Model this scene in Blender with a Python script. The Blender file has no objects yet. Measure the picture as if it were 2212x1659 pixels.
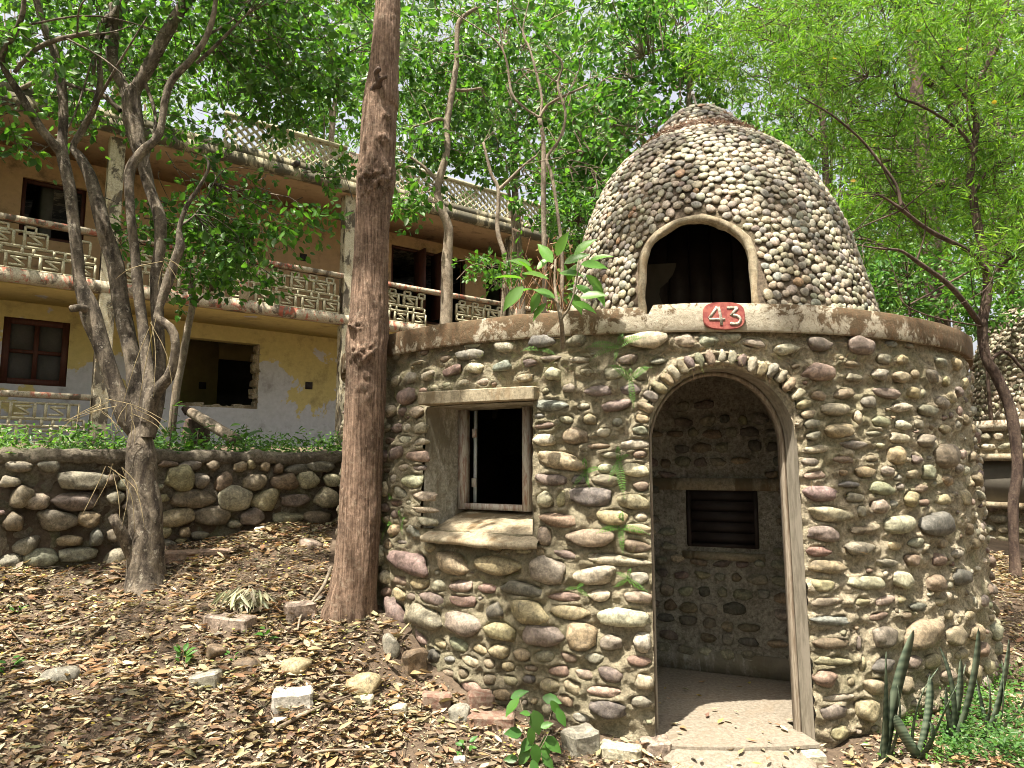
import bpy, bmesh, math, random
import numpy as np
from mathutils import Vector, Matrix

# ------------------------------------------------------------------ camera, sky, sun, exposure
SC = bpy.context.scene
COL = SC.collection
EYE = 1.5
FPX, CX, CY, HOR = 1522.0, 1106.0, 829.5, 1005.0       # focal length and principal point in the 2212 px wide view
PITCH = math.atan((HOR - CY) / FPX)
cam_d = bpy.data.cameras.new('camera'); cam = bpy.data.objects.new('camera', cam_d); COL.objects.link(cam)
cam_d.sensor_width = 36.0; cam_d.lens = 36.0 * FPX / 2212.0
cam_d.clip_start = 0.05; cam_d.clip_end = 900.0
cam.location = (0, 0, EYE); cam.rotation_euler = (math.pi / 2 + PITCH, 0, 0)
SC.camera = cam

SUN = np.array([-0.24, -0.34, 1.0]); SUN /= np.linalg.norm(SUN)
EL = math.asin(SUN[2]); AZ = math.atan2(SUN[0], SUN[1])
world = bpy.data.worlds.new('World'); SC.world = world; world.use_nodes = True
wn = world.node_tree.nodes; wl = world.node_tree.links
sky = wn.new('ShaderNodeTexSky'); sky.sky_type = 'NISHITA'; sky.sun_disc = False
sky.sun_elevation = EL; sky.sun_rotation = AZ; sky.air_density = 0.7; sky.dust_density = 10.0; sky.ozone_density = 0.6
hz = wn.new('ShaderNodeMix'); hz.data_type = 'RGBA'; hz.inputs[0].default_value = 0.5; hz.inputs[7].default_value = (3.1, 3.05, 2.95, 1)   # thin even white haze over the whole sky
wl.new(sky.outputs[0], hz.inputs[6]); wl.new(hz.outputs[2], wn['Background'].inputs['Color']); wn['Background'].inputs['Strength'].default_value = 0.125
sun_d = bpy.data.lights.new('sun', 'SUN'); sun = bpy.data.objects.new('sun', sun_d); COL.objects.link(sun)
sun_d.energy = 5.0; sun_d.angle = math.radians(0.53); sun_d.color = (1.0, 0.93, 0.80)
sun.rotation_euler = Vector(SUN).to_track_quat('Z', 'Y').to_euler(); sun.location = (-6, -8, 20)
SC.view_settings.view_transform = 'Standard'; SC.view_settings.look = 'None'
SC.view_settings.gamma = 1.0; SC.view_settings.use_curve_mapping = False
SC.view_settings.exposure = 1.55
SC.render.engine = 'CYCLES'
cy = SC.cycles
cy.use_denoising = True; cy.pixel_filter_type = 'BLACKMAN_HARRIS'; cy.filter_width = 0.95
cy.max_bounces = 6; cy.diffuse_bounces = 4; cy.glossy_bounces = 2; cy.transmission_bounces = 4; cy.transparent_max_bounces = 4
cy.sample_clamp_indirect = 6.0
cy.use_adaptive_sampling = True; cy.adaptive_threshold = 0.025

# ------------------------------------------------------------------ helpers
R = np.random.default_rng(43)
def ray(x, y):
    u = (x - CX) / FPX; v = (CY - y) / FPX
    return np.array([u, math.cos(PITCH) - v * math.sin(PITCH), math.sin(PITCH) + v * math.cos(PITCH)])
CAMP = np.array([0, 0, EYE])
def atd(x, y, d):
    r = ray(x, y); return CAMP + r * (d / r[1])
def atz(x, y, z):
    r = ray(x, y); return CAMP + r * ((z - EYE) / r[2])
def hit(x, y, P, n):
    r = ray(x, y); n = np.asarray(n, float); return CAMP + r * (np.dot(np.asarray(P) - CAMP, n) / np.dot(r, n))

def _hash(i, j, k, s):
    h = (i * 374761393 + j * 668265263 + k * 2147483647 + s * 1274126177) & 0xFFFFFFFF
    h = ((h ^ (h >> 13)) * 1274126177) & 0xFFFFFFFF
    h = ((h ^ (h >> 16)) * 2246822519) & 0xFFFFFFFF
    return ((h ^ (h >> 15)) & 0xFFFFFF) / float(0xFFFFFF)
def vnoise(p, s=0):
    p = np.asarray(p, float); i = np.floor(p).astype(np.int64); f = p - i; f = f * f * (3 - 2 * f)
    r = 0
    for dx in (0, 1):
        for dy in (0, 1):
            for dz in (0, 1):
                w = (f[:, 0] if dx else 1 - f[:, 0]) * (f[:, 1] if dy else 1 - f[:, 1]) * (f[:, 2] if dz else 1 - f[:, 2])
                r = r + w * _hash(i[:, 0] + dx, i[:, 1] + dy, i[:, 2] + dz, s)
    return r * 2 - 1
def fbm(p, o=3, s=0):
    r = 0; a = 1.0; p = np.asarray(p, float)
    for k in range(o):
        r = r + a * vnoise(p * (2.03 ** k) + 7.1 * k, s + k); a *= 0.5
    return r

def fast_mesh(name, V, F, mat, parent=None, smooth=False, cols=None):
    """one mesh object from numpy arrays; F is (M,k) or a list of such arrays"""
    Fs = F if isinstance(F, list) else [F]
    V = np.asarray(V, np.float32); me = bpy.data.meshes.new(name)
    me.vertices.add(len(V)); me.vertices.foreach_set('co', V.ravel())
    nl = sum(f.size for f in Fs); nf = sum(len(f) for f in Fs)
    me.loops.add(nl); me.polygons.add(nf)
    me.loops.foreach_set('vertex_index', np.concatenate([np.asarray(f, np.int32).ravel() for f in Fs]))
    tot = np.concatenate([np.full(len(f), f.shape[1], np.int32) for f in Fs])
    me.polygons.foreach_set('loop_start', np.concatenate([[0], np.cumsum(tot)[:-1]]).astype(np.int32))
    if smooth: me.polygons.foreach_set('use_smooth', np.ones(nf, bool))
    me.update(calc_edges=True)
    if cols is not None:
        c = np.ones((len(V), 4), np.float32); c[:, :3] = cols
        a = me.color_attributes.new('col', 'FLOAT_COLOR', 'POINT'); a.data.foreach_set('color', c.ravel())
    if mat is not None: me.materials.append(mat)
    return link(bpy.data.objects.new(name, me), parent)
def link(o, parent=None):
    COL.objects.link(o)
    if parent is not None:
        o.parent = parent
        p = parent; off = Vector((0, 0, 0))
        if p.type == 'EMPTY' and p.parent is None: o.matrix_parent_inverse = Matrix.Translation(-Vector(p.location))
    return o
def tag(o, label, cat, group=None):
    o['label'] = label; o['category'] = cat
    if group: o['group'] = group
    return o
def thing(name, label, cat, loc, group=None):
    e = bpy.data.objects.new(name, None); e.location = [float(c) for c in loc]; e.empty_display_size = 0.1
    COL.objects.link(e); return tag(e, label, cat, group)
def kind(o, k): o['kind'] = k; return o

class MB:
    """collects faces of one mesh"""
    def __init__(s): s.V = []; s.F4 = []; s.F3 = []; s.n = 0
    def add(s, V, F):
        V = np.asarray(V, float); s.V.append(V)
        for f in F: (s.F4 if len(f) == 4 else s.F3).append([i + s.n for i in f])
        s.n += len(V)
    def arr(s, V, F):
        s.V.append(np.asarray(V, float)); F = np.asarray(F) + s.n
        (s.F4 if F.shape[1] == 4 else s.F3).extend(F.tolist()); s.n += len(V)
    def box(s, lo, hi, X=None):
        a, b = lo, hi
        V = np.array([[x, y, z] for x in (a[0], b[0]) for y in (a[1], b[1]) for z in (a[2], b[2])], float)
        if X is not None: V = X(V)
        s.add(V, [(0, 1, 3, 2), (4, 6, 7, 5), (0, 4, 5, 1), (2, 3, 7, 6), (0, 2, 6, 4), (1, 5, 7, 3)])
    def build(s, name, mat, parent=None, smooth=False):
        Fs = []
        if s.F4: Fs.append(np.array(s.F4))
        if s.F3: Fs.append(np.array(s.F3))
        return fast_mesh(name, np.concatenate(s.V), Fs, mat, parent, smooth)

def bevel_box(name, size, mat, parent=None, b=0.006, rough=0.0, seed=0, seg=1):
    """box mesh object centred on its origin, edges bevelled, optionally roughened"""
    bm = bmesh.new(); bmesh.ops.create_cube(bm, size=1)
    for v in bm.verts: v.co = Vector((v.co.x * size[0], v.co.y * size[1], v.co.z * size[2]))
    bmesh.ops.bevel(bm, geom=bm.edges[:] , offset=b, segments=seg, affect='EDGES', profile=0.6)
    if rough:
        bmesh.ops.subdivide_edges(bm, edges=bm.edges[:], cuts=2, use_grid_fill=True)
        P = np.array([v.co[:] for v in bm.verts]); sc = 2.2 / max(size)
        D = np.stack([fbm(P * sc + seed * 3.7 + q * 11, 3, 5) for q in range(3)], 1) * rough
        for v, d in zip(bm.verts, D): v.co += Vector(d)
    me = bpy.data.meshes.new(name); bm.to_mesh(me); bm.free(); me.materials.append(mat)
    return link(bpy.data.objects.new(name, me), parent)

def catmull(P, n):
    P = np.asarray(P, float); 
    if len(P) < 3:
        t = np.linspace(0, 1, n)[:, None]; return P[0] * (1 - t) + P[-1] * t
    Q = np.vstack([2 * P[0] - P[1], P, 2 * P[-1] - P[-2]]); m = len(P) - 1
    d = np.concatenate([[0], np.cumsum(np.linalg.norm(np.diff(P[:, :3], axis=0), axis=1))]); d /= d[-1]
    u = np.linspace(0, 1, n); k = np.clip(np.searchsorted(d, u, side='right') - 1, 0, m - 1)
    t = ((u - d[k]) / (d[k + 1] - d[k]))[:, None]
    a, b, c, e = Q[k], Q[k + 1], Q[k + 2], Q[k + 3]
    return 0.5 * (2 * b + (c - a) * t + (2 * a - 5 * b + 4 * c - e) * t ** 2 + (3 * b - a - 3 * c + e) * t ** 3)
def tube_arrays(P, rad, sides=8, n=None, rough=0.0, seed=0, freq=6.0, flare=0.0):
    """swept tube; P (k,3) control points, rad (k,) radii"""
    Q = np.c_[np.asarray(P, float), np.asarray(rad, float)]
    if n is None: n = max(6, int(np.linalg.norm(np.diff(Q[:, :3], axis=0), axis=1).sum() / 0.06))
    C = catmull(Q, n); c = C[:, :3]; r = np.maximum(C[:, 3], 0.0008)
    T = np.gradient(c, axis=0); T /= np.linalg.norm(T, axis=1)[:, None] + 1e-9
    U = np.zeros_like(T); ref = np.array([1.0, 0.3, 0]) if abs(T[0, 2]) > 0.5 else np.array([0, 0, 1.0])
    u = ref - T[0] * ref.dot(T[0]); u /= np.linalg.norm(u)
    for i in range(n):
        u = u - T[i] * u.dot(T[i]); u /= np.linalg.norm(u) + 1e-9; U[i] = u
    W = np.cross(T, U); a = np.linspace(0, 2 * math.pi, sides, endpoint=False)
    ring = np.cos(a)[None, :, None] * U[:, None] + np.sin(a)[None, :, None] * W[:, None]
    rr = np.repeat(r[:, None], sides, 1)
    if rough:
        pp = (c[:, None] + ring * r[:, None, None]).reshape(-1, 3) * np.array([freq, freq, freq * 0.45]) + seed
        rr = rr * (1 + rough * fbm(pp, 3, seed % 97).reshape(n, sides))
    V = (c[:, None] + ring * rr[..., None]).reshape(-1, 3)
    i = np.arange(n - 1)[:, None] * sides; j = np.arange(sides)[None, :]; j2 = (j + 1) % sides
    F = np.stack([i + j, i + j2, i + sides + j2, i + sides + j], -1).reshape(-1, 4)
    V = np.vstack([V, c[-1:] + T[-1:] * r[-1] * 0.4]); k = len(V) - 1; e = (n - 1) * sides
    F3 = np.array([[e + q, e + (q + 1) % sides, k] for q in range(sides)])
    return V, F, F3
def tube(name, P, rad, mat, parent=None, **kw):
    V, F, F3 = tube_arrays(P, rad, **kw); return fast_mesh(name, V, [F, F3], mat, parent, True)

# leaves -----------------------------------------------------------
T_OVAL = (np.array([[0, 0, 0], [.28, .44, .07], [.68, .40, .05], [1, 0, -.10], [.68, -.40, .05], [.28, -.44, .07]]), np.array([[0, 1, 2, 3], [0, 3, 4, 5]]))
T_LANCE = (np.array([[0, 0, 0], [.4, .5, .03], [1, 0, -.16], [.4, -.5, .03]]), np.array([[0, 1, 2, 3]]))
T_CURL = (np.array([[0, 0, 0], [.3, .45, .09], [.7, .36, .05], [1, 0, .08], [.7, -.38, .12], [.3, -.46, .04], [.5, 0, -.02]]),
          np.array([[0, 1, 2, 6], [6, 2, 3, 3], [0, 6, 4, 5], [6, 3, 3, 4]]))
T_CURL = (T_CURL[0], np.array([[0, 1, 6], [1, 2, 6], [2, 3, 6], [3, 4, 6], [4, 5, 6], [5, 0, 6]]))
T_FINE = (np.array([[0, 0, 0], [.12, .26, .03], [.35, .46, .05], [.62, .40, .03], [.85, .18, -.04], [1.02, 0, -.14],
                    [.85, -.18, -.04], [.62, -.40, .03], [.35, -.46, .05], [.12, -.26, .03], [.35, 0, -.02], [.7, 0, -.06]]),
          np.array([[0, 1, 2, 10], [10, 2, 3, 11], [11, 3, 4, 5], [0, 10, 8, 9], [10, 11, 7, 8], [11, 5, 6, 7]]))
def unit(a): return a / (np.linalg.norm(a, axis=1)[:, None] + 1e-9)
def leaf_mesh(name, P, D, N, L, W, cols, mat, parent=None, T=T_OVAL, smooth=False):
    D = unit(D); B = unit(np.cross(N, D)); N = np.cross(D, B); t, f = T; k = len(t)
    V = P[:, None] + D[:, None] * (L[:, None, None] * t[None, :, :1]) + B[:, None] * (W[:, None, None] * t[None, :, 1:2]) + N[:, None] * (L[:, None, None] * t[None, :, 2:3])
    F = (f[None] + (np.arange(len(P)) * k)[:, None, None]).reshape(-1, f.shape[1])
    return fast_mesh(name, V.reshape(-1, 3), F, mat, parent, smooth, np.repeat(cols, k, 0))

# ------------------------------------------------------------------ materials
def nodes_of(name):
    m = bpy.data.materials.new(name); m.use_nodes = True; nt = m.node_tree
    return m, nt, nt.nodes['Principled BSDF'], nt.nodes['Material Output']
def N_(nt, t, **kw):
    n = nt.nodes.new(t)
    for k, v in kw.items():
        if k in n.inputs: n.inputs[k].default_value = v
        else: setattr(n, k, v)
    return n
def pos(nt, scale=(1, 1, 1), obj=False):
    g = N_(nt, 'ShaderNodeTexCoord'); mp = N_(nt, 'ShaderNodeMapping'); mp.inputs['Scale'].default_value = scale
    nt.links.new(g.outputs['Object'] if obj else N_(nt, 'ShaderNodeNewGeometry').outputs['Position'], mp.inputs[0]); return mp.outputs[0]
def noise(nt, co, scale, detail=4, rough=0.6, dist=0.0):
    n = N_(nt, 'ShaderNodeTexNoise'); n.inputs['Scale'].default_value = scale; n.inputs['Detail'].default_value = detail
    n.inputs['Roughness'].default_value = rough; n.inputs['Distortion'].default_value = dist
    nt.links.new(co, n.inputs['Vector']); return n.outputs[0]
def ramp(nt, fac, stops):
    r = N_(nt, 'ShaderNodeValToRGB'); e = r.color_ramp.elements
    while len(e) < len(stops): e.new(0.5)
    for k, (p, c) in enumerate(stops):
        e[k].position = p; e[k].color = (*c, 1) if isinstance(c, tuple) else (c, c, c, 1)
    nt.links.new(fac, r.inputs[0]); return r.outputs[0]
def mix(nt, fac, a, b, mode='MIX'):
    m = N_(nt, 'ShaderNodeMix', data_type='RGBA', blend_type=mode)
    for s, v in ((m.inputs[0], fac), (m.inputs[6], a), (m.inputs[7], b)):
        if isinstance(v, (int, float)): s.default_value = v
        elif isinstance(v, tuple): s.default_value = (*v, 1)
        else: nt.links.new(v, s)
    return m.outputs[2]
def math_(nt, op, a, b=0.0, clamp=False):
    m = N_(nt, 'ShaderNodeMath', operation=op, use_clamp=clamp)
    for s, v in ((m.inputs[0], a), (m.inputs[1], b)):
        if isinstance(v, (int, float)): s.default_value = v
        else: nt.links.new(v, s)
    return m.outputs[0]
def bump(nt, bsdf, h, strength=0.4, dist=0.01):
    b = N_(nt, 'ShaderNodeBump'); b.inputs['Strength'].default_value = strength; b.inputs['Distance'].default_value = dist
    nt.links.new(h, b.inputs['Height']); nt.links.new(b.outputs[0], bsdf.inputs['Normal'])
def setc(nt, b, c, rough=0.8, spec=0.3):
    nt.links.new(c, b.inputs['Base Color']); b.inputs['Roughness'].default_value = rough; b.inputs['Specular IOR Level'].default_value = spec
def sep_z(nt, axis=2):
    s = N_(nt, 'ShaderNodeSeparateXYZ'); nt.links.new(N_(nt, 'ShaderNodeNewGeometry').outputs['Position'], s.inputs[0]); return s.outputs[axis]

def stone_material(name, attr=False, dirt=0.35, rough=0.62):
    m, nt, b, o = nodes_of(name)
    base = (N_(nt, 'ShaderNodeAttribute', attribute_name='col').outputs[0] if attr else N_(nt, 'ShaderNodeObjectInfo').outputs['Color'])
    p = pos(nt)
    n1 = noise(nt, p, 13, 7, 0.7, 1.2); n2 = noise(nt, p, 58, 6, 0.8); n3 = noise(nt, p, 30, 8, 0.8, 0.3)
    c = mix(nt, 1.0, base, ramp(nt, n1, [(0.36, .5), (0.5, .92), (0.64, 1.35)]), 'MULTIPLY')
    c = mix(nt, 0.85, c, ramp(nt, n2, [(0.38, .5), (0.62, 1.28)]), 'MULTIPLY')
    c = mix(nt, math_(nt, 'MULTIPLY', ramp(nt, noise(nt, p, 26, 7, 0.8, 0.9), [(0.57, 0.0), (0.63, 1.0)]), .6), c, (.07, .06, .045))
    c = mix(nt, math_(nt, 'MULTIPLY', ramp(nt, n3, [(0.54, 0.0), (0.64, 1.0)]), dirt), c, (.27, .235, .165))
    setc(nt, b, c, rough, 0.35)
    bump(nt, b, math_(nt, 'ADD', math_(nt, 'MULTIPLY', n3, 0.8), math_(nt, 'MULTIPLY', n2, 0.4)), 0.7, 0.009)
    return m
M = {}
M['stone'] = stone_material('river_stone')
M['pebble'] = stone_material('dome_pebble', dirt=0.2, rough=0.55)
M['pebble_mass'] = stone_material('dome_pebble_rest', True, dirt=0.2, rough=0.55)
M['stone_mass'] = stone_material('river_stone_rest', True)

def mortar(name, a, c, moss, dark, mossz=None):
    m, nt, b, o = nodes_of(name); p = pos(nt)
    n1 = noise(nt, p, 3.5, 6, 0.65); n2 = noise(nt, p, 40, 6, 0.75); n3 = noise(nt, p, 1.6, 5, 0.7, 0.4)
    col = mix(nt, ramp(nt, n1, [(0.35, 0.0), (0.65, 1.0)]), a, c)
    col = mix(nt, 0.95, col, ramp(nt, n2, [(0.38, .5), (0.62, 1.25)]), 'MULTIPLY')
    col = mix(nt, math_(nt, 'MULTIPLY', ramp(nt, noise(nt, p, 62, 5, .8), [(.58, 0.0), (.64, 1.0)]), .7), col, (.055, .045, .035))
    col = mix(nt, math_(nt, 'MULTIPLY', ramp(nt, n3, [(0.50, 0.0), (0.62, 1.0)]), moss), col, (.12, .13, .045))
    if mossz is not None:            # the damp left flank carries more moss than the open right one
        g = ramp(nt, math_(nt, 'ADD', math_(nt, 'MULTIPLY', math_(nt, 'SUBTRACT', sep_z(nt, 0), mossz), -.35), noise(nt, p, 3, 6, .7)), [(.35, 0.0), (.75, 1.0)])
        col = mix(nt, math_(nt, 'MULTIPLY', g, .55), col, mix(nt, n2, (.10, .095, .055), (.25, .225, .15)))
    n4 = noise(nt, p, 2.3, 5, 0.7)
    col = mix(nt, math_(nt, 'MULTIPLY', ramp(nt, n4, [(0.55, 0.0), (0.68, 1.0)]), dark), col, (.06, .05, .04))
    setc(nt, b, col, 0.95, 0.15); bump(nt, b, math_(nt, 'ADD', n2, math_(nt, 'MULTIPLY', noise(nt, p, 120, 4, 0.75), 0.6)), 1.0, 0.02)
    return m
M['mortar'] = mortar('hut_mortar', (.38, .32, .225), (.51, .445, .325), 0.35, 0.35, 1.0)
M['mortar_dark'] = mortar('dome_mortar', (.17, .13, .095), (.25, .20, .145), 0.3, 0.5)
M['mortar_inner'] = mortar('inner_mortar', (.36, .325, .265), (.46, .425, .355), 0.1, 0.45)
M['mortar_terrace'] = mortar('terrace_mortar', (.15, .13, .10), (.26, .225, .175), 0.4, 0.6)

def concrete(name, pale, mid, dark, rust, rustamt, thr=0.5, streak=0.35):
    m, nt, b, o = nodes_of(name); p = pos(nt); ps = pos(nt, (1, 1, streak))
    n1 = noise(nt, ps, 4.2, 7, 0.68, 0.5); n2 = noise(nt, p, 30, 6, 0.75); n3 = noise(nt, ps, 6.5, 7, 0.72, 0.8); n4 = noise(nt, p, 1.3, 4, 0.6)
    col = mix(nt, ramp(nt, n2, [(0.35, 0.0), (0.65, 1.0)]), pale, mid)
    col = mix(nt, .9, col, ramp(nt, noise(nt, p, 48, 7, .8), [(.38, .6), (.62, 1.2)]), 'MULTIPLY')
    k = math_(nt, 'ADD', math_(nt, 'MULTIPLY', n1, 0.75), math_(nt, 'MULTIPLY', n4, 0.35))
    col = mix(nt, ramp(nt, k, [(thr, 0.0), (thr + 0.05, 1.0)]), col, mix(nt, n2, dark, tuple(x * 2.0 for x in dark)))
    col = mix(nt, math_(nt, 'MULTIPLY', ramp(nt, n3, [(0.52, 0.0), (0.6, 1.0)]), rustamt), col, rust)
    setc(nt, b, col, 0.92, 0.2); bump(nt, b, math_(nt, 'ADD', n2, n1), 0.5, 0.012)
    return m
def parapet():
    m, nt, b, o = nodes_of('parapet_concrete'); p = pos(nt); ps = pos(nt, (1, 1, .8)); x = sep_z(nt, 0); zt = sep_z(nt, 2)
    n1 = noise(nt, ps, 7.5, 9, 0.72, 0.5); n2 = noise(nt, p, 34, 6, 0.75); n3 = noise(nt, ps, 22, 8, 0.78, 0.8); n4 = noise(nt, p, 16, 7, 0.75, 0.4)
    col = mix(nt, ramp(nt, n4, [(0.35, 0.0), (0.65, 1.0)]), (.44, .40, .32), (.30, .26, .19))
    # growth of lichen and rust: thickest at the right end, present along the left, thin round the plaque
    sh = ramp(nt, math_(nt, 'MULTIPLY', math_(nt, 'ADD', x, 2.0), .18), [(0.0, .19), (.30, .20), (.46, .13), (.55, .0), (.62, .04), (.72, .15), (1.0, .23)])
    k = math_(nt, 'ADD', math_(nt, 'ADD', n1, sh), math_(nt, 'MULTIPLY', math_(nt, 'SUBTRACT', zt, 2.34), .8))
    col = mix(nt, ramp(nt, k, [(.60, 0.0), (.655, 1.0)]), col, mix(nt, n2, (.045, .032, .02), (.17, .12, .07)))
    col = mix(nt, math_(nt, 'MULTIPLY', ramp(nt, math_(nt, 'ADD', n3, math_(nt, 'MULTIPLY', sh, .45)), [(.59, 0.0), (.65, 1.0)]), .8), col, mix(nt, n2, (.075, .045, .027), (.20, .12, .065)))
    setc(nt, b, col, .92, .2); bump(nt, b, math_(nt, 'ADD', n2, n1), .6, .012); return m
M['parapet'] = parapet()
M['plaster'] = concrete('old_plaster', (.36, .31, .22), (.25, .21, .145), (.10, .08, .05), (.20, .125, .06), 0.4, 0.56)
M['pale_plaster'] = concrete('flaking_pale_plaster', (.44, .42, .36), (.27, .245, .195), (.13, .115, .085), (.16, .13, .08), 0.5, 0.53)
M['floor'] = concrete('doorstep_concrete', (.25, .215, .17), (.19, .165, .13), (.115, .095, .07), (.2, .15, .1), 0.3, 0.62, 1.0)
M['bldg_trim'] = concrete('painted_trim', (.50, .45, .34), (.40, .35, .25), (.09, .075, .055), (.36, .09, .055), 0.8, 0.56, 0.6)
M['screen'] = concrete('precast_screen', (.50, .47, .33), (.40, .37, .25), (.16, .145, .09), (.3, .2, .1), 0.15, 0.60, 1.0)
M['roof_conc'] = concrete('roof_concrete', (.38, .34, .24), (.27, .24, .16), (.06, .055, .04), (.16, .13, .06), 0.3, 0.50, 0.3)
M['pillar'] = concrete('pillar_plaster', (.58, .53, .40), (.46, .41, .28), (.07, .06, .045), (.36, .24, .1), 0.3, 0.54, 0.5)

def paint_wall(name, a, b2, thr, stain):
    m, nt, b, o = nodes_of(name); p = pos(nt); n1 = noise(nt, p, 0.9, 6, 0.6, 0.3); n2 = noise(nt, p, 9, 6, 0.7); n3 = noise(nt, p, 2.2, 6, 0.7)
    s = N_(nt, 'ShaderNodeSeparateXYZ'); nt.links.new(N_(nt, 'ShaderNodeNewGeometry').outputs['Position'], s.inputs[0])
    k = math_(nt, 'ADD', n1, math_(nt, 'MULTIPLY', math_(nt, 'SUBTRACT', s.outputs[2], 3.1), -0.13))
    col = mix(nt, ramp(nt, k, [(thr, 0.0), (thr + 0.015, 1.0)]), a, b2)
    col = mix(nt, 0.7, col, ramp(nt, n2, [(0.3, .8), (0.7, 1.1)]), 'MULTIPLY')
    col = mix(nt, math_(nt, 'MULTIPLY', ramp(nt, n3, [(0.54, 0.0), (0.70, 1.0)]), stain), col, (.10, .07, .045))
    setc(nt, b, col, 0.9, 0.2); bump(nt, b, n2, 0.25, 0.01); return m
M['wall_lower'] = paint_wall('yellow_and_lavender_wash', (.52, .425, .18), (.48, .475, .49), 0.445, 0.45)
M['wall_upper'] = paint_wall('ochre_wash', (.46, .29, .155), (.44, .33, .21), 0.55, 0.7)
M['ceiling'] = paint_wall('ceiling_wash', (.36, .255, .155), (.33, .25, .165), 0.52, 0.85)

def plain(name, c, rough=0.7, var=0.35, scale=8, stretch=(1, 1, 1), bmp=0.2, obj=False, spec=0.3, c2=None):
    m, nt, b, o = nodes_of(name); p = pos(nt, stretch, obj); n = noise(nt, p, scale, 6, 0.7, 0.2)
    if c2: col = mix(nt, ramp(nt, n, [(0.42, 0.0), (0.56, 1.0)]), c, c2)
    else: col = mix(nt, 1.0, c, ramp(nt, n, [(0.25, 1 - var), (0.75, 1 + var)]), 'MULTIPLY')
    setc(nt, b, col, rough, spec); bump(nt, b, n, bmp, 0.01); return m
M['wood'] = plain('weathered_wood', (.15, .115, .08), 0.85, 0.5, 9, (6, 6, .5), 0.6, c2=(.27, .23, .18))
M['pink_wood'] = plain('flaking_painted_wood', (.32, .22, .18), 0.8, 0.4, 14, (3, 3, .6), 0.5, c2=(.52, .49, .44))
M['blue_white'] = plain('pale_blue_paint', (.42, .47, .48), 0.6, 0.25, 12)
M['dark_wood'] = plain('dark_red_shutter_wood', (.065, .022, .014), 0.6, 0.4, 10, (4, 4, .6))
M['black_wood'] = plain('near_black_wood', (.03, .022, .02), 0.6, 0.5, 10)
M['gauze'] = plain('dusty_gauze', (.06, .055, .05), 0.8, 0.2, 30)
M['room_shade'] = plain('interior_shade', (.09, .08, .065), 0.9, 0.4, 2)  # indoor shade put into the colour of surfaces behind openings
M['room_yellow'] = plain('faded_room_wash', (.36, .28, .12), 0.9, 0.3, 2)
M['red_paint'] = plain('faded_red_paint', (.25, .06, .055), 0.6, 0.3, 24, c2=(.36, .115, .09), bmp=0.15)
M['white_paint'] = plain('chipped_white_paint', (.50, .47, .40), 0.8, 0.3, 60, c2=(.24, .21, .16))
M['metal'] = plain('rusty_pipe', (.30, .27, .24), 0.5, 0.4, 30)
M['white_pvc'] = plain('dull_white_plastic', (.7, .7, .68), 0.4, 0.1, 20)
M['jamb'] = plain('grey_timber_jamb', (.17, .15, .115), 0.9, 0.4, 9, (3, 3, .6), 0.5, c2=(.255, .225, .18))
M['brick'] = plain('broken_brick', (.16, .09, .066), 0.9, 0.3, 30, c2=(.22, .165, .125), bmp=0.7)
M['rock'] = None
M['straw'] = plain('dry_straw', (.30, .24, .135), 0.8, 0.3, 20)
M['root'] = plain('dry_rootlets', (.17, .09, .045), 0.9, 0.3, 20)

def bark(name, a, c, lichen, la, stretch, scale, bmp):
    m, nt, b, o = nodes_of(name); p = pos(nt, stretch); q = pos(nt)
    n1 = noise(nt, p, scale, 8, 0.7, 0.5); n2 = noise(nt, q, 5, 5, 0.65); n3 = noise(nt, q, 22, 6, 0.75)
    col = mix(nt, ramp(nt, n1, [(0.38, 0.0), (0.62, 1.0)]), a, c)
    col = mix(nt, 0.8, col, ramp(nt, n2, [(0.35, .6), (0.65, 1.3)]), 'MULTIPLY')
    col = mix(nt, 0.8, col, ramp(nt, noise(nt, q, 45, 6, .8), [(0.38, .6), (0.62, 1.25)]), 'MULTIPLY')
    col = mix(nt, math_(nt, 'MULTIPLY', ramp(nt, n3, [(0.56, 0.0), (0.64, 1.0)]), la), col, lichen)
    setc(nt, b, col, 0.9, 0.2); bump(nt, b, math_(nt, 'ADD', n1, math_(nt, 'MULTIPLY', n3, 0.5)), bmp, 0.02); return m
M['bark_big'] = bark('red_brown_bark', (.10, .062, .042), (.29, .20, .145), (.34, .28, .21), 0.45, (26, 26, 1.3), 2.6, 1.0)
M['bark_fork'] = bark('grey_lichen_bark', (.05, .04, .032), (.20, .165, .125), (.40, .36, .29), 0.6, (3, 3, 1.0), 5.0, 0.8)
M['bark_thin'] = bark('smooth_grey_bark', (.15, .115, .08), (.28, .235, .18), (.36, .33, .26), 0.3, (2, 2, 1.0), 6.0, 0.5)
M['bark_dark'] = bark('dark_wet_bark', (.045, .03, .025), (.12, .085, .065), (.25, .2, .15), 0.25, (3, 3, 1.0), 5.0, 0.7)

def leaf_mat(name, trans=0.42, rough=0.42, spec=0.45, tint=(1.15, 1.25, .5)):
    m, nt, b, o = nodes_of(name); at = N_(nt, 'ShaderNodeAttribute', attribute_name='col').outputs[0]
    nt.links.new(at, b.inputs['Base Color']); b.inputs['Roughness'].default_value = rough; b.inputs['Specular IOR Level'].default_value = spec
    t = N_(nt, 'ShaderNodeBsdfTranslucent'); nt.links.new(mix(nt, 1.0, at, tint, 'MULTIPLY'), t.inputs[0])
    s = N_(nt, 'ShaderNodeMixShader'); s.inputs[0].default_value = trans
    nt.links.new(b.outputs[0], s.inputs[1]); nt.links.new(t.outputs[0], s.inputs[2]); nt.links.new(s.outputs[0], o.inputs[0]); return m
M['leaf'] = leaf_mat('green_leaf', 0.5)
M['leaf_lance'] = leaf_mat('narrow_leaf', 0.5, 0.5, 0.35)
M['leaf_dry'] = leaf_mat('dry_leaf', 0.2, 0.75, 0.2, (1.1, 1.0, .7))

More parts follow.
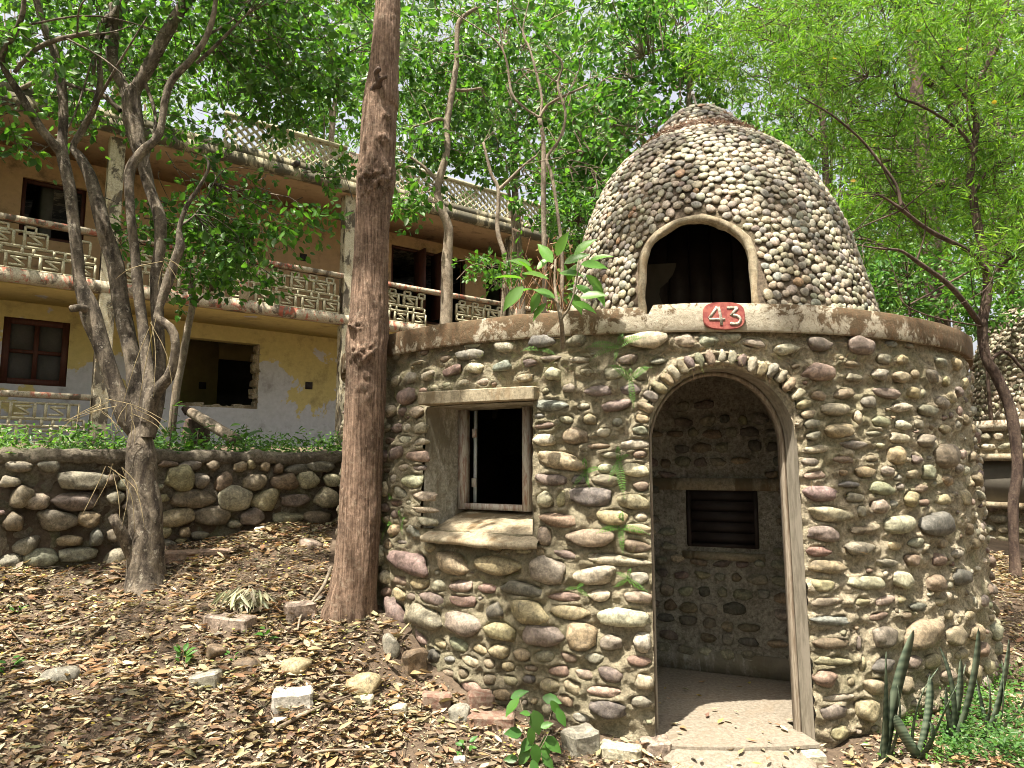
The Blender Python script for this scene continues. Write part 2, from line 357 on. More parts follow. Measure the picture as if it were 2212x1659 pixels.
def soil():
    m, nt, b, o = nodes_of('soil'); p = pos(nt); n1 = noise(nt, p, 2.2, 7, 0.65); n2 = noise(nt, p, 28, 6, 0.75); n3 = noise(nt, p, 110, 4, 0.7)
    col = mix(nt, ramp(nt, n1, [(0.35, 0.0), (0.65, 1.0)]), (.10, .072, .05), (.18, .135, .098))
    col = mix(nt, 0.9, col, ramp(nt, n2, [(0.3, .55), (0.7, 1.3)]), 'MULTIPLY')
    col = mix(nt, ramp(nt, n3, [(0.6, 0.0), (0.7, .5)]), col, (.30, .23, .14))
    setc(nt, b, col, 0.95, 0.15); bump(nt, b, math_(nt, 'ADD', n2, n3), 0.9, 0.02); return m
M['soil'] = soil()
M['rock'] = M['stone']

# ------------------------------------------------------------------ terrain
HC = np.array([1.18, 6.79]); RB, RT, ZB, ZT = 2.765, 2.705, 2.27, 2.437      # hut centre, radius at base and top, parapet band heights
def anchors():
    px = [(0, 1659, 3.45), (300, 1659, 3.5), (700, 1659, 3.6), (1106, 1659, 3.7), (1450, 1659, 3.72), (1800, 1655, 3.75), (2212, 1659, 3.6),
          (200, 1500, 4.05), (500, 1500, 4.0), (800, 1520, 4.05), (100, 1350, 4.75), (450, 1350, 4.6), (0, 1245, 5.0), (315, 1258, 5.3), (100, 1240, 5.35),
          (600, 1300, 4.9), (600, 1200, 5.6), (590, 1135, 6.25), (690, 1180, 5.9), (755, 1335, 4.8), (700, 1345, 4.75), (755, 1370, 4.5), (838, 1345, 4.75), (900, 1480, 4.4), (1000, 1515, 4.3), (1200, 1575, 4.1),
          (1410, 1595, 4.05), (1760, 1597, 4.05), (1900, 1570, 4.15), (2100, 1490, 4.75), (2212, 1500, 4.75), (2184, 1210, 7.0), (2212, 1330, 5.9), (2180, 1300, 6.0)]
    A = [atd(*p) for p in px]
    A += [np.array(p, float) for p in [(0, 1.5, -.1), (-3, 1.5, -.05), (3, 1.5, -.1), (0, -12, -.3), (-12, 0, .2), (12, 0, -.3), (-6, 5, .8), (-8, 3.5, .8), (9, 5, .2),
          (7, 9, .5), (12, 11, .8), (4, 12, 1.1), (0, 11, 1.2), (-3, 9, 1.2), (-8, 9, 1.2), (0, 25, 2.0), (-20, 25, 1.4), (25, 25, 2.5), (0, 70, 7), (-60, 70, 6), (60, 70, 8), (-30, 0, .5), (30, 0, 0), (0, -60, -1), (0, 160, 10), (160, 0, 0), (-160, 0, 0)]]
    return np.array(A)
_A = anchors(); _K = np.linalg.norm(_A[:, None, :2] - _A[None, :, :2], axis=2)
_S = np.block([[_K + 0.02 * np.eye(len(_A)), np.ones((len(_A), 1))], [np.ones((1, len(_A))), np.zeros((1, 1))]])
_Wt = np.linalg.solve(_S, np.append(_A[:, 2], 0))
def gz0(x, y):
    x = np.asarray(x, float).ravel(); y = np.asarray(y, float).ravel(); z = np.full(len(x), _Wt[-1])
    for a, w in zip(_A, _Wt): z += w * np.hypot(x - a[0], y - a[1])
    near = np.exp(-((np.hypot(x, y - 4.5) / 9) ** 2))
    z += near * (0.035 * fbm(np.c_[x, y, 0 * x] * 1.7, 3, 11) + 0.012 * fbm(np.c_[x, y, 0 * x] * 8, 3, 12))
    step = np.clip((0.62 - np.abs(x - 1.27)) / 0.12, 0, 1) * np.clip((y - 3.2) / 0.3, 0, 1) * np.clip((5 - y) / 0.3, 0, 1)
    z = z * (1 - step) + np.minimum(z, -0.045) * step
    return z
def gz(x, y):
    z = gz0(x, y); x = np.asarray(x, float).ravel(); y = np.asarray(y, float).ravel()
    inside = np.hypot(x - HC[0], y - HC[1]) < 2.63
    return np.where(inside, np.minimum(z, -0.12), z)
def gz1(x, y): return float(gz(np.array([x]), np.array([y]))[0])
def axis(lo, hi, step, far_lo, far_hi):
    c = np.arange(lo, hi + 1e-6, step); a, b = [], []; d = step; v = hi
    while v < far_hi: d *= 1.22; v += d; b.append(v)
    d = step; v = lo
    while v > far_lo: d *= 1.22; v -= d; a.append(v)
    return np.array(a[::-1] + list(c) + b)
def grid_faces(nx, ny):
    i = np.arange(nx - 1)[:, None] * ny; j = np.arange(ny - 1)[None, :]
    return np.stack([i + j, i + ny + j, i + ny + j + 1, i + j + 1], -1).reshape(-1, 4)
gx = axis(-4.6, 4.6, 0.04, -220, 220); gy = axis(3.0, 7.6, 0.04, -120, 320)
X, Y = np.meshgrid(gx, gy, indexing='ij')
ground = kind(fast_mesh('ground', np.c_[X.ravel(), Y.ravel(), gz(X, Y)], grid_faces(len(gx), len(gy)), M['soil'], smooth=True), 'structure')

# terrace behind the retaining wall
WA = np.array([-3.78, 5.2]); WT = np.array([.786, .618]); WN = np.array([.618, -.786])       # wall line, its direction, outward normal
TZ = 1.585
ss = np.linspace(-8, 40, 120); oo = np.concatenate([[-0.02, 0.02], np.linspace(.2, 4, 20), np.linspace(4.6, 60, 30)])
S, O = np.meshgrid(ss, oo, indexing='ij')
tx = WA[0] + WT[0] * S - WN[0] * O; ty = WA[1] + WT[1] * S - WN[1] * O
tz = TZ + 0.035 * np.clip(O, 0, 12) + 0.09 * np.clip(O - 14, 0, 60) + 0.03 * fbm(np.c_[tx.ravel(), ty.ravel(), tx.ravel() * 0], 3, 3).reshape(S.shape)
tz[:, 0] = 0.2
terrace = kind(fast_mesh('terrace', np.c_[tx.ravel(), ty.ravel(), tz.ravel()], grid_faces(len(ss), len(oo)), M['soil'], smooth=True), 'structure')
def terr(s, o): return np.array([WA[0] + WT[0] * s - WN[0] * o, WA[1] + WT[1] * s - WN[1] * o, TZ + 0.035 * min(max(o, 0), 12)])

# ------------------------------------------------------------------ stones, shared shapes
def stone_shapes(n, sub, prefix, boxy=0.25, seed=0):
    out = []
    for k in range(n):
        bm = bmesh.new(); bmesh.ops.create_icosphere(bm, subdivisions=sub, radius=1.0)
        P = np.array([v.co[:] for v in bm.verts]); q = 2.0 + boxy * (1 + (k % 3)) 
        P = P / ((np.abs(P) ** q).sum(1) ** (1 / q))[:, None]
        P = P * (1 + 0.20 * vnoise(P * 1.2 + 13.7 * k + seed, 3) + 0.11 * vnoise(P * 2.3 + 5.1 * k + seed, 9) + (0.035 * vnoise(P * 5.5 + 5.1 * k + seed, 4) if sub > 2 else 0))[:, None]
        P[:, 0] *= 1 + 0.12 * P[:, 2] * math.sin(k * 2.1)
        if sub > 2 and k % 2 == 0:                       # broken faces
            rr_ = np.random.default_rng(900 + k)
            for _ in range(4):
                pn = rr_.normal(0, 1, 3); pn /= np.linalg.norm(pn); dd_ = P @ pn - rr_.uniform(.62, .8); P = P - np.outer(np.clip(dd_, 0, 1) * .85, pn)
        for v, p in zip(bm.verts, P): v.co = p
        for f in bm.faces: f.smooth = True
        me = bpy.data.meshes.new(prefix); bm.to_mesh(me); bm.free(); out.append(me)
    return out
SH = stone_shapes(12, 3, 'stone_shape', 0.3)
for me in SH: me.materials.append(M['stone'])
SHP = stone_shapes(8, 2, 'pebble_shape', 0.12, 50)
for me in SHP: me.materials.append(M['pebble'])
PAL = dict(w=(.42, .385, .28), y=(.30, .245, .145), k=(.29, .225, .18), p=(.15, .11, .105), r=(.18, .105, .085), g=(.225, .21, .17),
           b=(.17, .185, .18), d=(.06, .06, .06), n=(.16, .115, .075), o=(.22, .215, .15))
def jitter(c, rng, a=0.16):
    c = np.array(c) * .72 + np.array([.265, .225, .155]) * .28; c = c * (1 + rng.uniform(-a, a)); return np.clip(c * (1 + rng.uniform(-.06, .06, 3)), 0.01, 0.9)
def put_stone(name, meshes, Xv, Yv, Zv, P, sx, sy, sz, rot, col, parent, k):
    """a stone seated with its own axes: Xv along the wall, Yv outwards, Zv up"""
    c, s = math.cos(rot), math.sin(rot)
    X2 = Xv * c + Zv * s; Z2 = Zv * c - Xv * s
    o = bpy.data.objects.new(name, meshes[k % len(meshes)])
    flip = -1 if (k // len(meshes)) % 2 else 1
    m = Matrix.Identity(4)
    for r in range(3):
        m[r][0] = X2[r] * sx * flip; m[r][1] = Yv[r] * sy * (1 if flip > 0 else -1) ; m[r][2] = Z2[r] * sz; m[r][3] = P[r]
    m[0][1], m[1][1], m[2][1] = [Yv[r] * sy for r in range(3)]
    link(o, parent); o.matrix_basis = m; o.color = (*[float(v) for v in col], 1); return o
def merge_stones(name, meshes, items, mat, parent):
    """the remaining small stones of one surface, joined"""
    Vs, Fs, Cs, n = [], [], [], 0
    T = []
    for me in meshes:
        v = np.empty(len(me.vertices) * 3); me.vertices.foreach_get('co', v); f = np.empty(len(me.polygons) * 3, np.int64); me.polygons.foreach_get('vertices', f) if False else me.loops.foreach_get('vertex_index', f)
        T.append((v.reshape(-1, 3), f.reshape(-1, 3)))
    for (Xv, Yv, Zv, P, sx, sy, sz, rot, col, k) in items:
        c, s = math.cos(rot), math.sin(rot); X2 = Xv * c + Zv * s; Z2 = Zv * c - Xv * s; v, f = T[k % len(T)]
        Vs.append(P + v[:, :1] * sx * X2 + v[:, 1:2] * sy * Yv + v[:, 2:] * sz * Z2); Fs.append(f + n); Cs.append(np.repeat(np.array(col)[None], len(v), 0)); n += len(v)
    return kind(fast_mesh(name, np.vstack(Vs), np.vstack(Fs), mat, parent, True, np.vstack(Cs)), 'stuff')

# ------------------------------------------------------------------ the stone hut number 43
def Rz(z): return RB + (RT - RB) * np.clip(z / ZB, -0.3, 1.1)
RM = 2.735
def W(a, z, off=0.0):
    ph = np.asarray(a) / RM; r = Rz(np.asarray(z)) + off
    return np.stack([HC[0] + r * np.sin(ph), HC[1] - r * np.cos(ph), np.asarray(z) + 0 * ph], -1)
def frame_at(a):
    ph = a / RM; return np.array([math.cos(ph), math.sin(ph), 0]), np.array([math.sin(ph), -math.cos(ph), 0]), np.array([0, 0, 1.0])
def px2wall(x, y, off=0.0):
    r = ray(x, y); z = 1.2
    for _ in range(6):
        Rr = float(Rz(z)) + off; d = r[:2]; o = -HC
        A = d @ d; B = 2 * o @ d; Cc = o @ o - Rr * Rr; disc = max(B * B - 4 * A * Cc, 0)
        t = (-B - math.sqrt(disc)) / (2 * A); z = EYE + r[2] * t
    p = r[:2] * t - HC; return math.atan2(p[0], -p[1]) * RM, z
Z5 = lambda X, Y: (702 + .342 * X, 540 + .342 * Y)
Z6 = lambda X, Y: (702 + .342 * X, 1092 + .342 * Y)
Z8 = lambda X, Y: (1350 + .342 * X, 648 + .342 * Y)
Z1 = lambda X, Y: (1350 + .3897 * X, 1092 + .3897 * Y)

hut = thing('stone_hut', 'round river-stone hut with pebble dome, arched doorway and number plaque', 'hut', (HC[0], HC[1], 0))
# openings in wall coordinates (arc length a, height z)
DL = px2wall(1408, 1250)[0]; DR = px2wall(1737, 1250)[0]; DC = (DL + DR) / 2; DH = (DR - DL) / 2
DS = px2wall(1420, 960)[1]; DT = px2wall(1568, 797)[1]
def arch(a): return DS + (DT - DS) * np.sqrt(np.clip(1 - ((np.asarray(a) - DC) / DH) ** 2, 0, 1))
WL = px2wall(921, 1000)[0]; WR = px2wall(1153, 1000)[0]; WZ0 = px2wall(1050, 1150)[1]; WZ1 = px2wall(1020, 874)[1]

L5 = """950 600 120 50 -5 o;1145 615 130 70 5 w;1380 575 165 100 0 b;1600 575 130 90 -5 o;2020 580 300 115 0 w;920 665 180 65 3 g;640 648 50 40 0 p;770 690 75 45 -10 n;465 675 45 40 0 g
600 712 80 22 -5 w;820 765 130 60 -12 r;555 815 70 70 -20 g;665 790 95 65 -10 w;960 750 105 65 10 w;1130 735 115 70 -8 b;1305 715 110 55 -8 p;1435 690 150 38 -2 p;1620 700 150 40 2 o;1910 695 150 70 0 p;2105 705 120 40 -10 g
1450 785 120 85 0 w;1655 775 100 50 8 o;1825 785 135 75 -5 w;1990 790 80 80 10 o;460 830 60 60 -20 w;540 930 100 100 -15 p;635 890 55 40 0 r;705 870 50 40 0 w;780 855 50 35 0 w;885 840 60 45 -5 w;1015 835 85 50 -5 k;1270 810 110 55 -5 y
1545 875 110 60 5 k;1735 893 170 70 3 p;1400 893 45 40 0 o;1930 885 130 70 -5 p;1435 980 220 75 4 b;1845 985 190 65 -8 p;1640 990 80 45 0 g;430 1020 80 80 -10 w;600 1030 80 75 0 k;510 1020 60 60 0 p
1365 1050 65 35 0 b;1530 1072 100 50 12 o;1680 1072 110 70 5 y;1850 1088 70 55 0 g;1400 1110 135 42 -4 r;1590 1178 155 100 8 n;1765 1155 100 55 -5 w;1990 1145 105 60 10 o;400 1125 70 50 -10 w;475 1125 65 60 0 p;533 1125 45 55 0 w;620 1128 75 70 0 w
430 1205 80 50 -5 r;525 1200 80 50 5 w;620 1215 95 50 -8 w;1395 1200 140 75 5 w;1730 1240 160 35 -3 y;1955 1230 170 60 -3 w;395 1300 90 90 0 p;480 1280 90 85 -15 p;610 1300 145 75 5 k;1490 1330 315 115 10 y;1810 1295 130 35 5 w
515 1375 75 50 0 w;405 1390 80 45 -5 n;615 1375 90 40 0 p;1770 1380 105 60 0 w;1955 1390 170 85 5 w;1990 1290 90 60 0 r;460 1445 50 65 -20 w;580 1455 135 95 0 w;1435 1450 195 78 2 p;1615 1450 110 60 0 d;1780 1455 180 80 8 o;1995 1495 105 65 0 n
395 1510 70 95 10 w;495 1530 90 70 15 g;645 1555 145 65 3 w;1395 1575 120 110 0 w;1500 1570 60 110 5 y;1690 1560 290 120 3 d;1940 1590 200 90 3 y;475 1600 85 45 0 r;395 1625 70 55 0 p;515 1640 50 40 0 w;640 1640 170 40 0 w"""
L6 = """460 55 50 50 0 p;405 85 50 45 0 w;525 100 45 40 0 y;660 100 140 55 5 w;460 155 70 80 -20 y;575 160 90 60 20 g;425 245 65 65 0 y;505 230 85 30 0 p;1485 85 260 90 5 r;1815 75 195 100 3 y;1995 72 85 65 0 w;1395 190 90 130 -20 k;1680 210 330 120 -2 n;1965 145 170 70 8 y;1960 255 195 90 0 n
675 265 80 60 0 y;1085 250 160 70 3 y;1265 285 130 45 3 o;1375 292 80 60 5 y;1520 305 150 45 8 p;1850 340 430 70 4 o;365 310 80 140 10 w;555 350 250 140 10 p;820 360 215 140 10 y;1115 385 310 125 2 y;1425 410 230 170 5 g;1710 435 305 130 -3 w;1985 455 130 90 0 g
405 450 60 90 10 w;500 470 90 60 0 r;615 490 120 75 -5 y;740 505 95 70 0 o;880 500 155 85 -8 k;1038 520 120 60 -3 r;1260 520 280 95 5 d;1515 570 235 65 3 r;1735 568 155 80 -3 w;1970 575 180 75 3 k;405 545 50 70 0 r;490 555 70 75 30 y;565 575 60 45 0 p;695 582 150 75 8 p;890 600 190 72 -2 r
460 665 130 120 35 p;655 695 235 140 12 o;895 745 225 140 10 k;1090 655 105 110 -10 d;1295 665 250 160 8 y;1560 675 260 95 3 y;1895 705 330 115 0 w;625 835 110 60 40 k;745 865 85 55 15 y;1125 790 245 115 6 y;1385 810 265 145 -5 p;1620 825 205 175 0 y;1810 860 140 90 0 g;2005 850 120 130 0 w
865 875 120 75 10 o;1000 898 95 65 10 y;1120 912 130 95 0 y;1258 940 120 80 0 y;1393 945 125 75 0 o;1550 950 135 70 0 n;1700 955 140 70 5 g;700 940 100 90 0 d;800 968 75 45 0 b;935 975 130 65 12 w;1050 993 80 60 15 y;1165 1010 85 65 5 y;1312 1018 85 45 0 n;1490 1035 135 70 0 r;1640 1058 130 65 5 k;1985 980 165 70 3 r
705 1022 60 45 0 w;795 1055 90 55 0 n;895 1050 75 75 0 n;1055 1090 90 75 0 n;1185 1098 90 60 10 y;1300 1090 80 65 0 d;1430 1130 125 80 5 y;1575 1135 130 90 20 y;1805 1060 155 90 10 p;2015 1100 120 100 0 w;1770 1165 240 75 3 k;940 1145 140 80 10 r;1125 1190 110 70 0 n;690 1195 165 90 0 r;1785 1275 255 120 3 d;1990 1230 160 75 0 g;1530 1220 110 80 20 n;1630 1330 130 60 0 g"""
L8 = """370 262 140 80 0 w;515 258 145 85 0 o;655 245 135 60 0 w;805 275 140 55 8 k;1000 315 155 75 -8 w;1210 290 165 95 5 p;1470 295 160 110 0 p;1665 280 75 45 0 b;1775 290 60 40 0 g;1215 460 235 115 -3 k;1420 405 110 38 3 n;1615 375 95 65 0 o;1725 380 75 60 0 y;1960 390 95 75 0 g;2055 410 70 80 0 y
1430 490 95 50 0 o;1590 475 100 80 0 g;1720 495 90 75 0 y;1810 470 45 60 0 n;1910 485 85 85 0 g;1990 515 65 75 0 y;1205 605 100 65 15 y;1370 595 125 60 -8 n;1640 592 175 62 3 p;1800 590 65 65 0 y;1855 595 40 60 0 o;1310 695 175 75 3 o;1515 645 80 80 0 g;1725 680 120 60 -8 w;1890 705 130 75 0 o;2025 620 80 75 0 y;2100 530 80 80 0 y
1455 740 50 90 10 w;1595 770 140 70 3 o;1735 790 95 60 0 w;1835 785 65 55 0 o;1910 800 50 45 0 n;1340 820 190 95 -3 y;1555 845 110 40 0 o;1710 870 120 70 0 w;1880 890 100 90 0 p;1990 820 80 60 0 y;1190 945 155 50 -4 w;1420 915 190 65 -5 p;1595 920 60 35 0 w;1165 1025 105 50 5 g;1360 1008 140 48 5 r;1540 1003 80 45 0 n;1690 985 85 110 0 y;1820 1005 60 60 0 p;1990 990 150 150 0 n
1185 1105 130 55 -3 k;1365 1090 60 40 0 y;1500 1090 135 70 0 y;1640 1080 80 60 0 g;1790 1100 90 60 0 n;1885 1085 60 100 -5 o;1410 1165 145 40 0 b;1600 1190 150 85 5 o;1720 1180 50 55 0 g;1850 1190 80 50 0 n;2000 1130 85 80 0 y;1215 1225 195 95 0 p;1435 1245 110 65 0 o;1780 1255 75 105 5 y;1675 1290 65 50 0 g;1870 1275 70 45 0 r
1285 1350 295 105 2 w;1465 1335 70 80 0 g;1585 1300 100 95 10 k;1980 1260 90 70 0 y;2110 1250 90 100 0 y;1235 1475 190 95 5 p;1475 1450 150 55 0 n;1705 1420 180 110 0 w;1935 1410 190 160 0 d;1205 1585 155 70 0 r;1465 1570 195 85 0 o;1685 1550 85 60 0 y;1820 1530 100 70 0 g;1980 1535 60 60 0 y;2080 1600 80 60 0 g"""
L1 = """1105 335 205 75 3 y;1080 440 140 70 3 y;1105 530 170 50 0 k;1130 630 240 55 4 b;1130 760 190 60 0 n;1140 855 210 50 5 y;1095 950 130 100 10 r;1160 1060 200 42 0 k;1130 1135 150 85 0 p;1435 315 130 55 0 g;1575 300 80 70 0 n;1710 300 90 70 0 r;1325 425 200 75 5 w;1520 410 110 90 15 w;1700 430 90 90 0 n
1290 525 105 50 0 y;1420 525 115 50 -4 k;1520 518 45 45 0 y;1725 535 70 40 0 y;1605 560 100 45 0 d;1840 395 120 90 0 d;1390 610 145 45 -2 r;1540 605 80 40 0 n;1880 605 90 60 0 y;1775 600 50 50 0 y;1415 725 145 115 0 p;1630 705 200 150 -5 y;1280 760 30 80 0 p;1300 870 40 90 0 y;1235 972 50 55 0 y;1410 880 130 90 0 d;1570 865 80 80 0 p;1665 860 105 80 0 y
1370 995 150 95 0 y;1320 1125 135 130 0 y;1490 1130 80 80 0 g;1540 990 60 100 0 n;1810 720 90 110 0 y;1920 700 100 90 5 y;2020 690 80 110 -15 o;1845 820 80 50 0 y;1990 790 70 40 0 o;1760 940 90 80 0 k;1900 920 90 110 0 y;1990 890 80 80 0 y;2050 800 60 70 0 w"""
RING = """95 825 o;105 755 y;130 680 y;165 610 p;210 555 y;262 508 y;305 465 w;352 432 y;400 402 p;465 385 o;530 375 k;598 368 w;662 372 o;722 392 p;785 410 w;850 440 y;908 450 g;965 487 o;1015 540 y;1068 598 w;1100 662 y;1133 728 y;1158 785 g;1170 858 o"""
def rows(t): return [q.split() for ln in t.split('\n') for q in ln.split(';') if q.strip()]
WS = []                                                    # wall stones: a, z, half width, half height, rotation, colour key
for L, tr, k in ((L5, Z5, .342), (L6, Z6, .342), (L8, Z8, .342), (L1, Z1, .3897)):
    for x, y, w, h, rot, c in rows(L):
        x, y, w, h = float(x), float(y), float(w), float(h)
        a, z = px2wall(*tr(x, y)); a0, _ = px2wall(*tr(x - w / 2, y)); a1, _ = px2wall(*tr(x + w / 2, y)); _, z0 = px2wall(*tr(x, y + h / 2)); _, z1 = px2wall(*tr(x, y - h / 2))
        hw = min((a1 - a0) / 2, w * k / FPX * 5.6 / 2 * 1.5); hh = (z1 - z0) / 2
        WS.append((a, z, hw * .98, hh * 1.0, -math.radians(float(rot)), c))
ca, cz = px2wall(1566, 945)
for x, y, c in rows(RING):
    a, z = px2wall(*Z8(float(x), float(y))); WS.append((a, z, .048, .027, math.atan2(z - cz, a - ca), c))
rng = np.random.default_rng(7)
AA = np.array([s[0] for s in WS]); ZZ = np.array([s[1] for s in WS]); HW = np.array([s[2] for s in WS]); HH = np.array([s[3] for s in WS])
def blocked(a, z, hw, hh):
    if DL - .02 < a < DR + .02 and z < float(arch(np.clip(a, DL, DR))) + hh + 0.02: return True
    if DL - hw < a < DR + hw and z < DS + .1: return True
    if WL - hw - .01 < a < WR + hw + .01 and WZ0 - hh - .05 < z < WZ1 + hh + .1: return True
    return False
extra = []
for _ in range(14000):
    big = len(extra) < 90
    a = rng.uniform(-3.5, 3.75); z = rng.uniform(-.05, 2.20)
    hw = rng.uniform(.045, .075) if big else rng.uniform(.015, .042); hh = hw * rng.uniform(.5, .8)
    if a > 1.9 and not big: hw *= 1.2; hh = hw * rng.uniform(.7, 1.0)
    if blocked(a, z, hw, hh): continue
    d = ((a - AA) / (HW + hw + .012)) ** 2 + ((z - ZZ) / (HH + hh + .012)) ** 2
    if d.min() < 1: continue
    AA = np.append(AA, a); ZZ = np.append(ZZ, z); HW = np.append(HW, hw); HH = np.append(HH, hh)
    extra.append((a, z, hw, hh, rng.uniform(-.2, .2), rng.choice(list('wyygonpkrg'))))
    if len(extra) > 420: break
WS += extra
def wdisp(a, z):
    d = 0.016 * fbm(np.c_[a, z, 0 * a] * 5.0, 4, 21) + 0.010 * fbm(np.c_[a, z, 0 * a] * 22, 3, 22) + 0.005 * np.clip(fbm(np.c_[a, z, 0 * a] * 48, 2, 23), -.35, 1)
    for (sa, sz, hw, hh, rot, c) in WS:
        m = (np.abs(a - sa) < hw * 2.2 + .03) & (np.abs(z - sz) < hh * 2.2 + .03)
        if m.any():
            q = np.sqrt(((a[m] - sa) / (hw + .008)) ** 2 + ((z[m] - sz) / (hh + .008)) ** 2)
            d[m] += 0.021 * np.exp(-((q - 1.0) / .36) ** 2)
    return d
def wall_patch(mb, a0, a1, lo, hi, na, nz):
    a = np.linspace(a0, a1, na); t = np.linspace(0, 1, nz)
    A = np.repeat(a[:, None], nz, 1); l = lo(a) if callable(lo) else np.full(na, lo); h = hi(a) if callable(hi) else np.full(na, hi)
    Zm = l[:, None] * (1 - t) + h[:, None] * t
    mb.arr(W(A.ravel(), Zm.ravel(), wdisp(A.ravel(), Zm.ravel())), grid_faces(na, nz))
mb = MB(); ST = 0.014; zl = -0.25; zh = ZB + 0.03
n_ = lambda a, b: max(2, int((b - a) / ST))
wall_patch(mb, -4.2, WL, zl, zh, n_(-4.2, WL), n_(zl, zh))
wall_patch(mb, WL, WR, zl, WZ0, n_(WL, WR), n_(zl, WZ0)); wall_patch(mb, WL, WR, WZ1, zh, n_(WL, WR), n_(WZ1, zh))
wall_patch(mb, WR, DL, zl, zh, n_(WR, DL), n_(zl, zh))
wall_patch(mb, DL, DR, arch, zh, n_(DL, DR), 60)
wall_patch(mb, DR, 4.4, zl, zh, n_(DR, 4.4), n_(zl, zh))
wall_patch(mb, 4.4, 2 * math.pi * RM - 4.2, zl, zh, 60, 12)
wall = mb.build('wall', M['mortar'], hut, True)
order = sorted(range(len(WS)), key=lambda i: -WS[i][2] * WS[i][3] * max(0.15, math.cos(WS[i][0] / RM - 0.05)))
rest = []
for r_, i in enumerate(order):
    a, z, hw, hh, rot, c = WS[i]; Xv, Yv, Zv = frame_at(a); lim = min(hw, hh); dp = np.clip(lim * .98, .024, .065)
    P = W(a, z, 0.010 + 0.18 * dp + (.020 if abs(hw - .048) < 1e-6 else 0)); col = jitter(PAL[c], rng)
    if r_ < 300: put_stone('stone', SH, Xv, Yv, Zv, P, hw, dp, hh, rot, col, wall, i)
    else: rest.append((Xv, Yv, Zv, P, hw, dp, hh, rot, col, i))
merge_stones('stone_filling', SHP, rest, M['stone_mass'], wall)

# door reveal and timber frame
def reveal(name, pts, d0, d1, mat, steps=4):
    a = np.array([p[0] for p in pts]); z = np.array([p[1] for p in pts]); n = len(pts)
    off = np.linspace(d0, d1, steps); V = np.concatenate([W(a, z, o) for o in off]); mb = MB()
    mb.arr(V, np.array([[k * n + i, k * n + i + 1, (k + 1) * n + i + 1, (k + 1) * n + i] for k in range(steps - 1) for i in range(n - 1)]))
    return mb.build(name, mat, hut)
aa = DC + DH * np.cos(np.linspace(math.pi, 0, 33))
outl = [(DL, z) for z in np.linspace(-.1, DS, 14)[:-1]] + [(a, float(arch(a))) for a in aa] + [(DR, z) for z in np.linspace(DS, -.1, 14)[1:]]
reveal('door_reveal', outl, 0.012, -0.17, M['jamb'], 6)
def arch_band(name, grow0, grow1, o0, o1, mat, parent):
    """solid band following the doorway outline, between two offsets inwards and two depths"""
    def ring(g):
        r = []
        for a in np.r_[np.full(8, DL + g)]: pass
        hz = np.linspace(-.02, DS, 8)
        r += [(DL + g, z) for z in hz[:-1]]
        r += [(DC + (DH - g) * math.cos(t), DS + (DT - DS - g) * math.sin(t)) for t in np.linspace(math.pi, 0, 25)]
        r += [(DR - g, z) for z in hz[::-1][1:]]; return np.array(r)
    A, B = ring(grow0), ring(grow1); n = len(A)
    V = np.concatenate([W(A[:, 0], A[:, 1], o0), W(B[:, 0], B[:, 1], o0), W(B[:, 0], B[:, 1], o1), W(A[:, 0], A[:, 1], o1)]); mb = MB()
    mb.arr(V, np.array([[k * n + i, k * n + i + 1, ((k + 1) % 4) * n + i + 1, ((k + 1) % 4) * n + i] for k in range(4) for i in range(n - 1)]))
    return mb.build(name, mat, parent)
arch_band('door_frame', 0.003, 0.024, -0.11, -0.165, M['wood'], hut)

# window reveal, frame, lintel, sill
wz0 = px2wall(1075, 1101, -0.38)[1]; wz1 = px2wall(1075, 884, -0.38)[1]
q = [(WL, WZ0), (WL, WZ1), (WR, WZ1), (WR, WZ0)]
pts = []
for (p0, p1) in zip(q[:-1], q[1:]):
    for t in np.linspace(0, 1, 12)[:-1]: pts.append((p0[0] + (p1[0] - p0[0]) * t, p0[1] + (p1[1] - p0[1]) * t))
pts.append(q[-1]); reveal('window_reveal', pts, 0.014, -0.40, M['pale_plaster'], 6)
fl = px2wall(1004, 1000, -0.36)[0]; fr = px2wall(1153, 1000, -0.36)[0]; PA, PB = W(fl, 0, -0.36), W(fr, 0, -0.36)
fx = (PB - PA)[:2]; FWd = np.linalg.norm(fx); fx /= FWd; fn = np.array([fx[1], -fx[0]])
def FX(V): return np.c_[PA[0] + fx[0] * V[:, 0] + fn[0] * V[:, 1], PA[1] + fx[1] * V[:, 0] + fn[1] * V[:, 1], V[:, 2]]
wfr = MB(); wfr.box((0, -.03, wz0), (.055, .03, wz1), FX); wfr.box((FWd - .05, -.03, wz0), (FWd, .03, wz1), FX)
wfr.box((.057, -.028, wz0), (FWd - .052, .028, wz0 + .04), FX)
winf = wfr.build('window_frame', M['pink_wood'], hut)
m_ = MB(); m_.box((-.06, -.035, wz1 + .002), (FWd + .03, .04, wz1 + .05), FX); m_.build('head_rail', M['black_wood'], winf)
m_ = MB(); m_.box((.085, -.05, wz0 + .042), (.105, -.034, wz1 - .004), FX); m_.build('casement_stile', M['blue_white'], winf)
for f_ in (.22, .72):
    m_ = MB(); m_.box((.078, -.032, wz0 + (wz1 - wz0) * f_), (.112, -.022, wz0 + (wz1 - wz0) * f_ + .06), FX); m_.build('hinge', M['pink_wood'], winf)
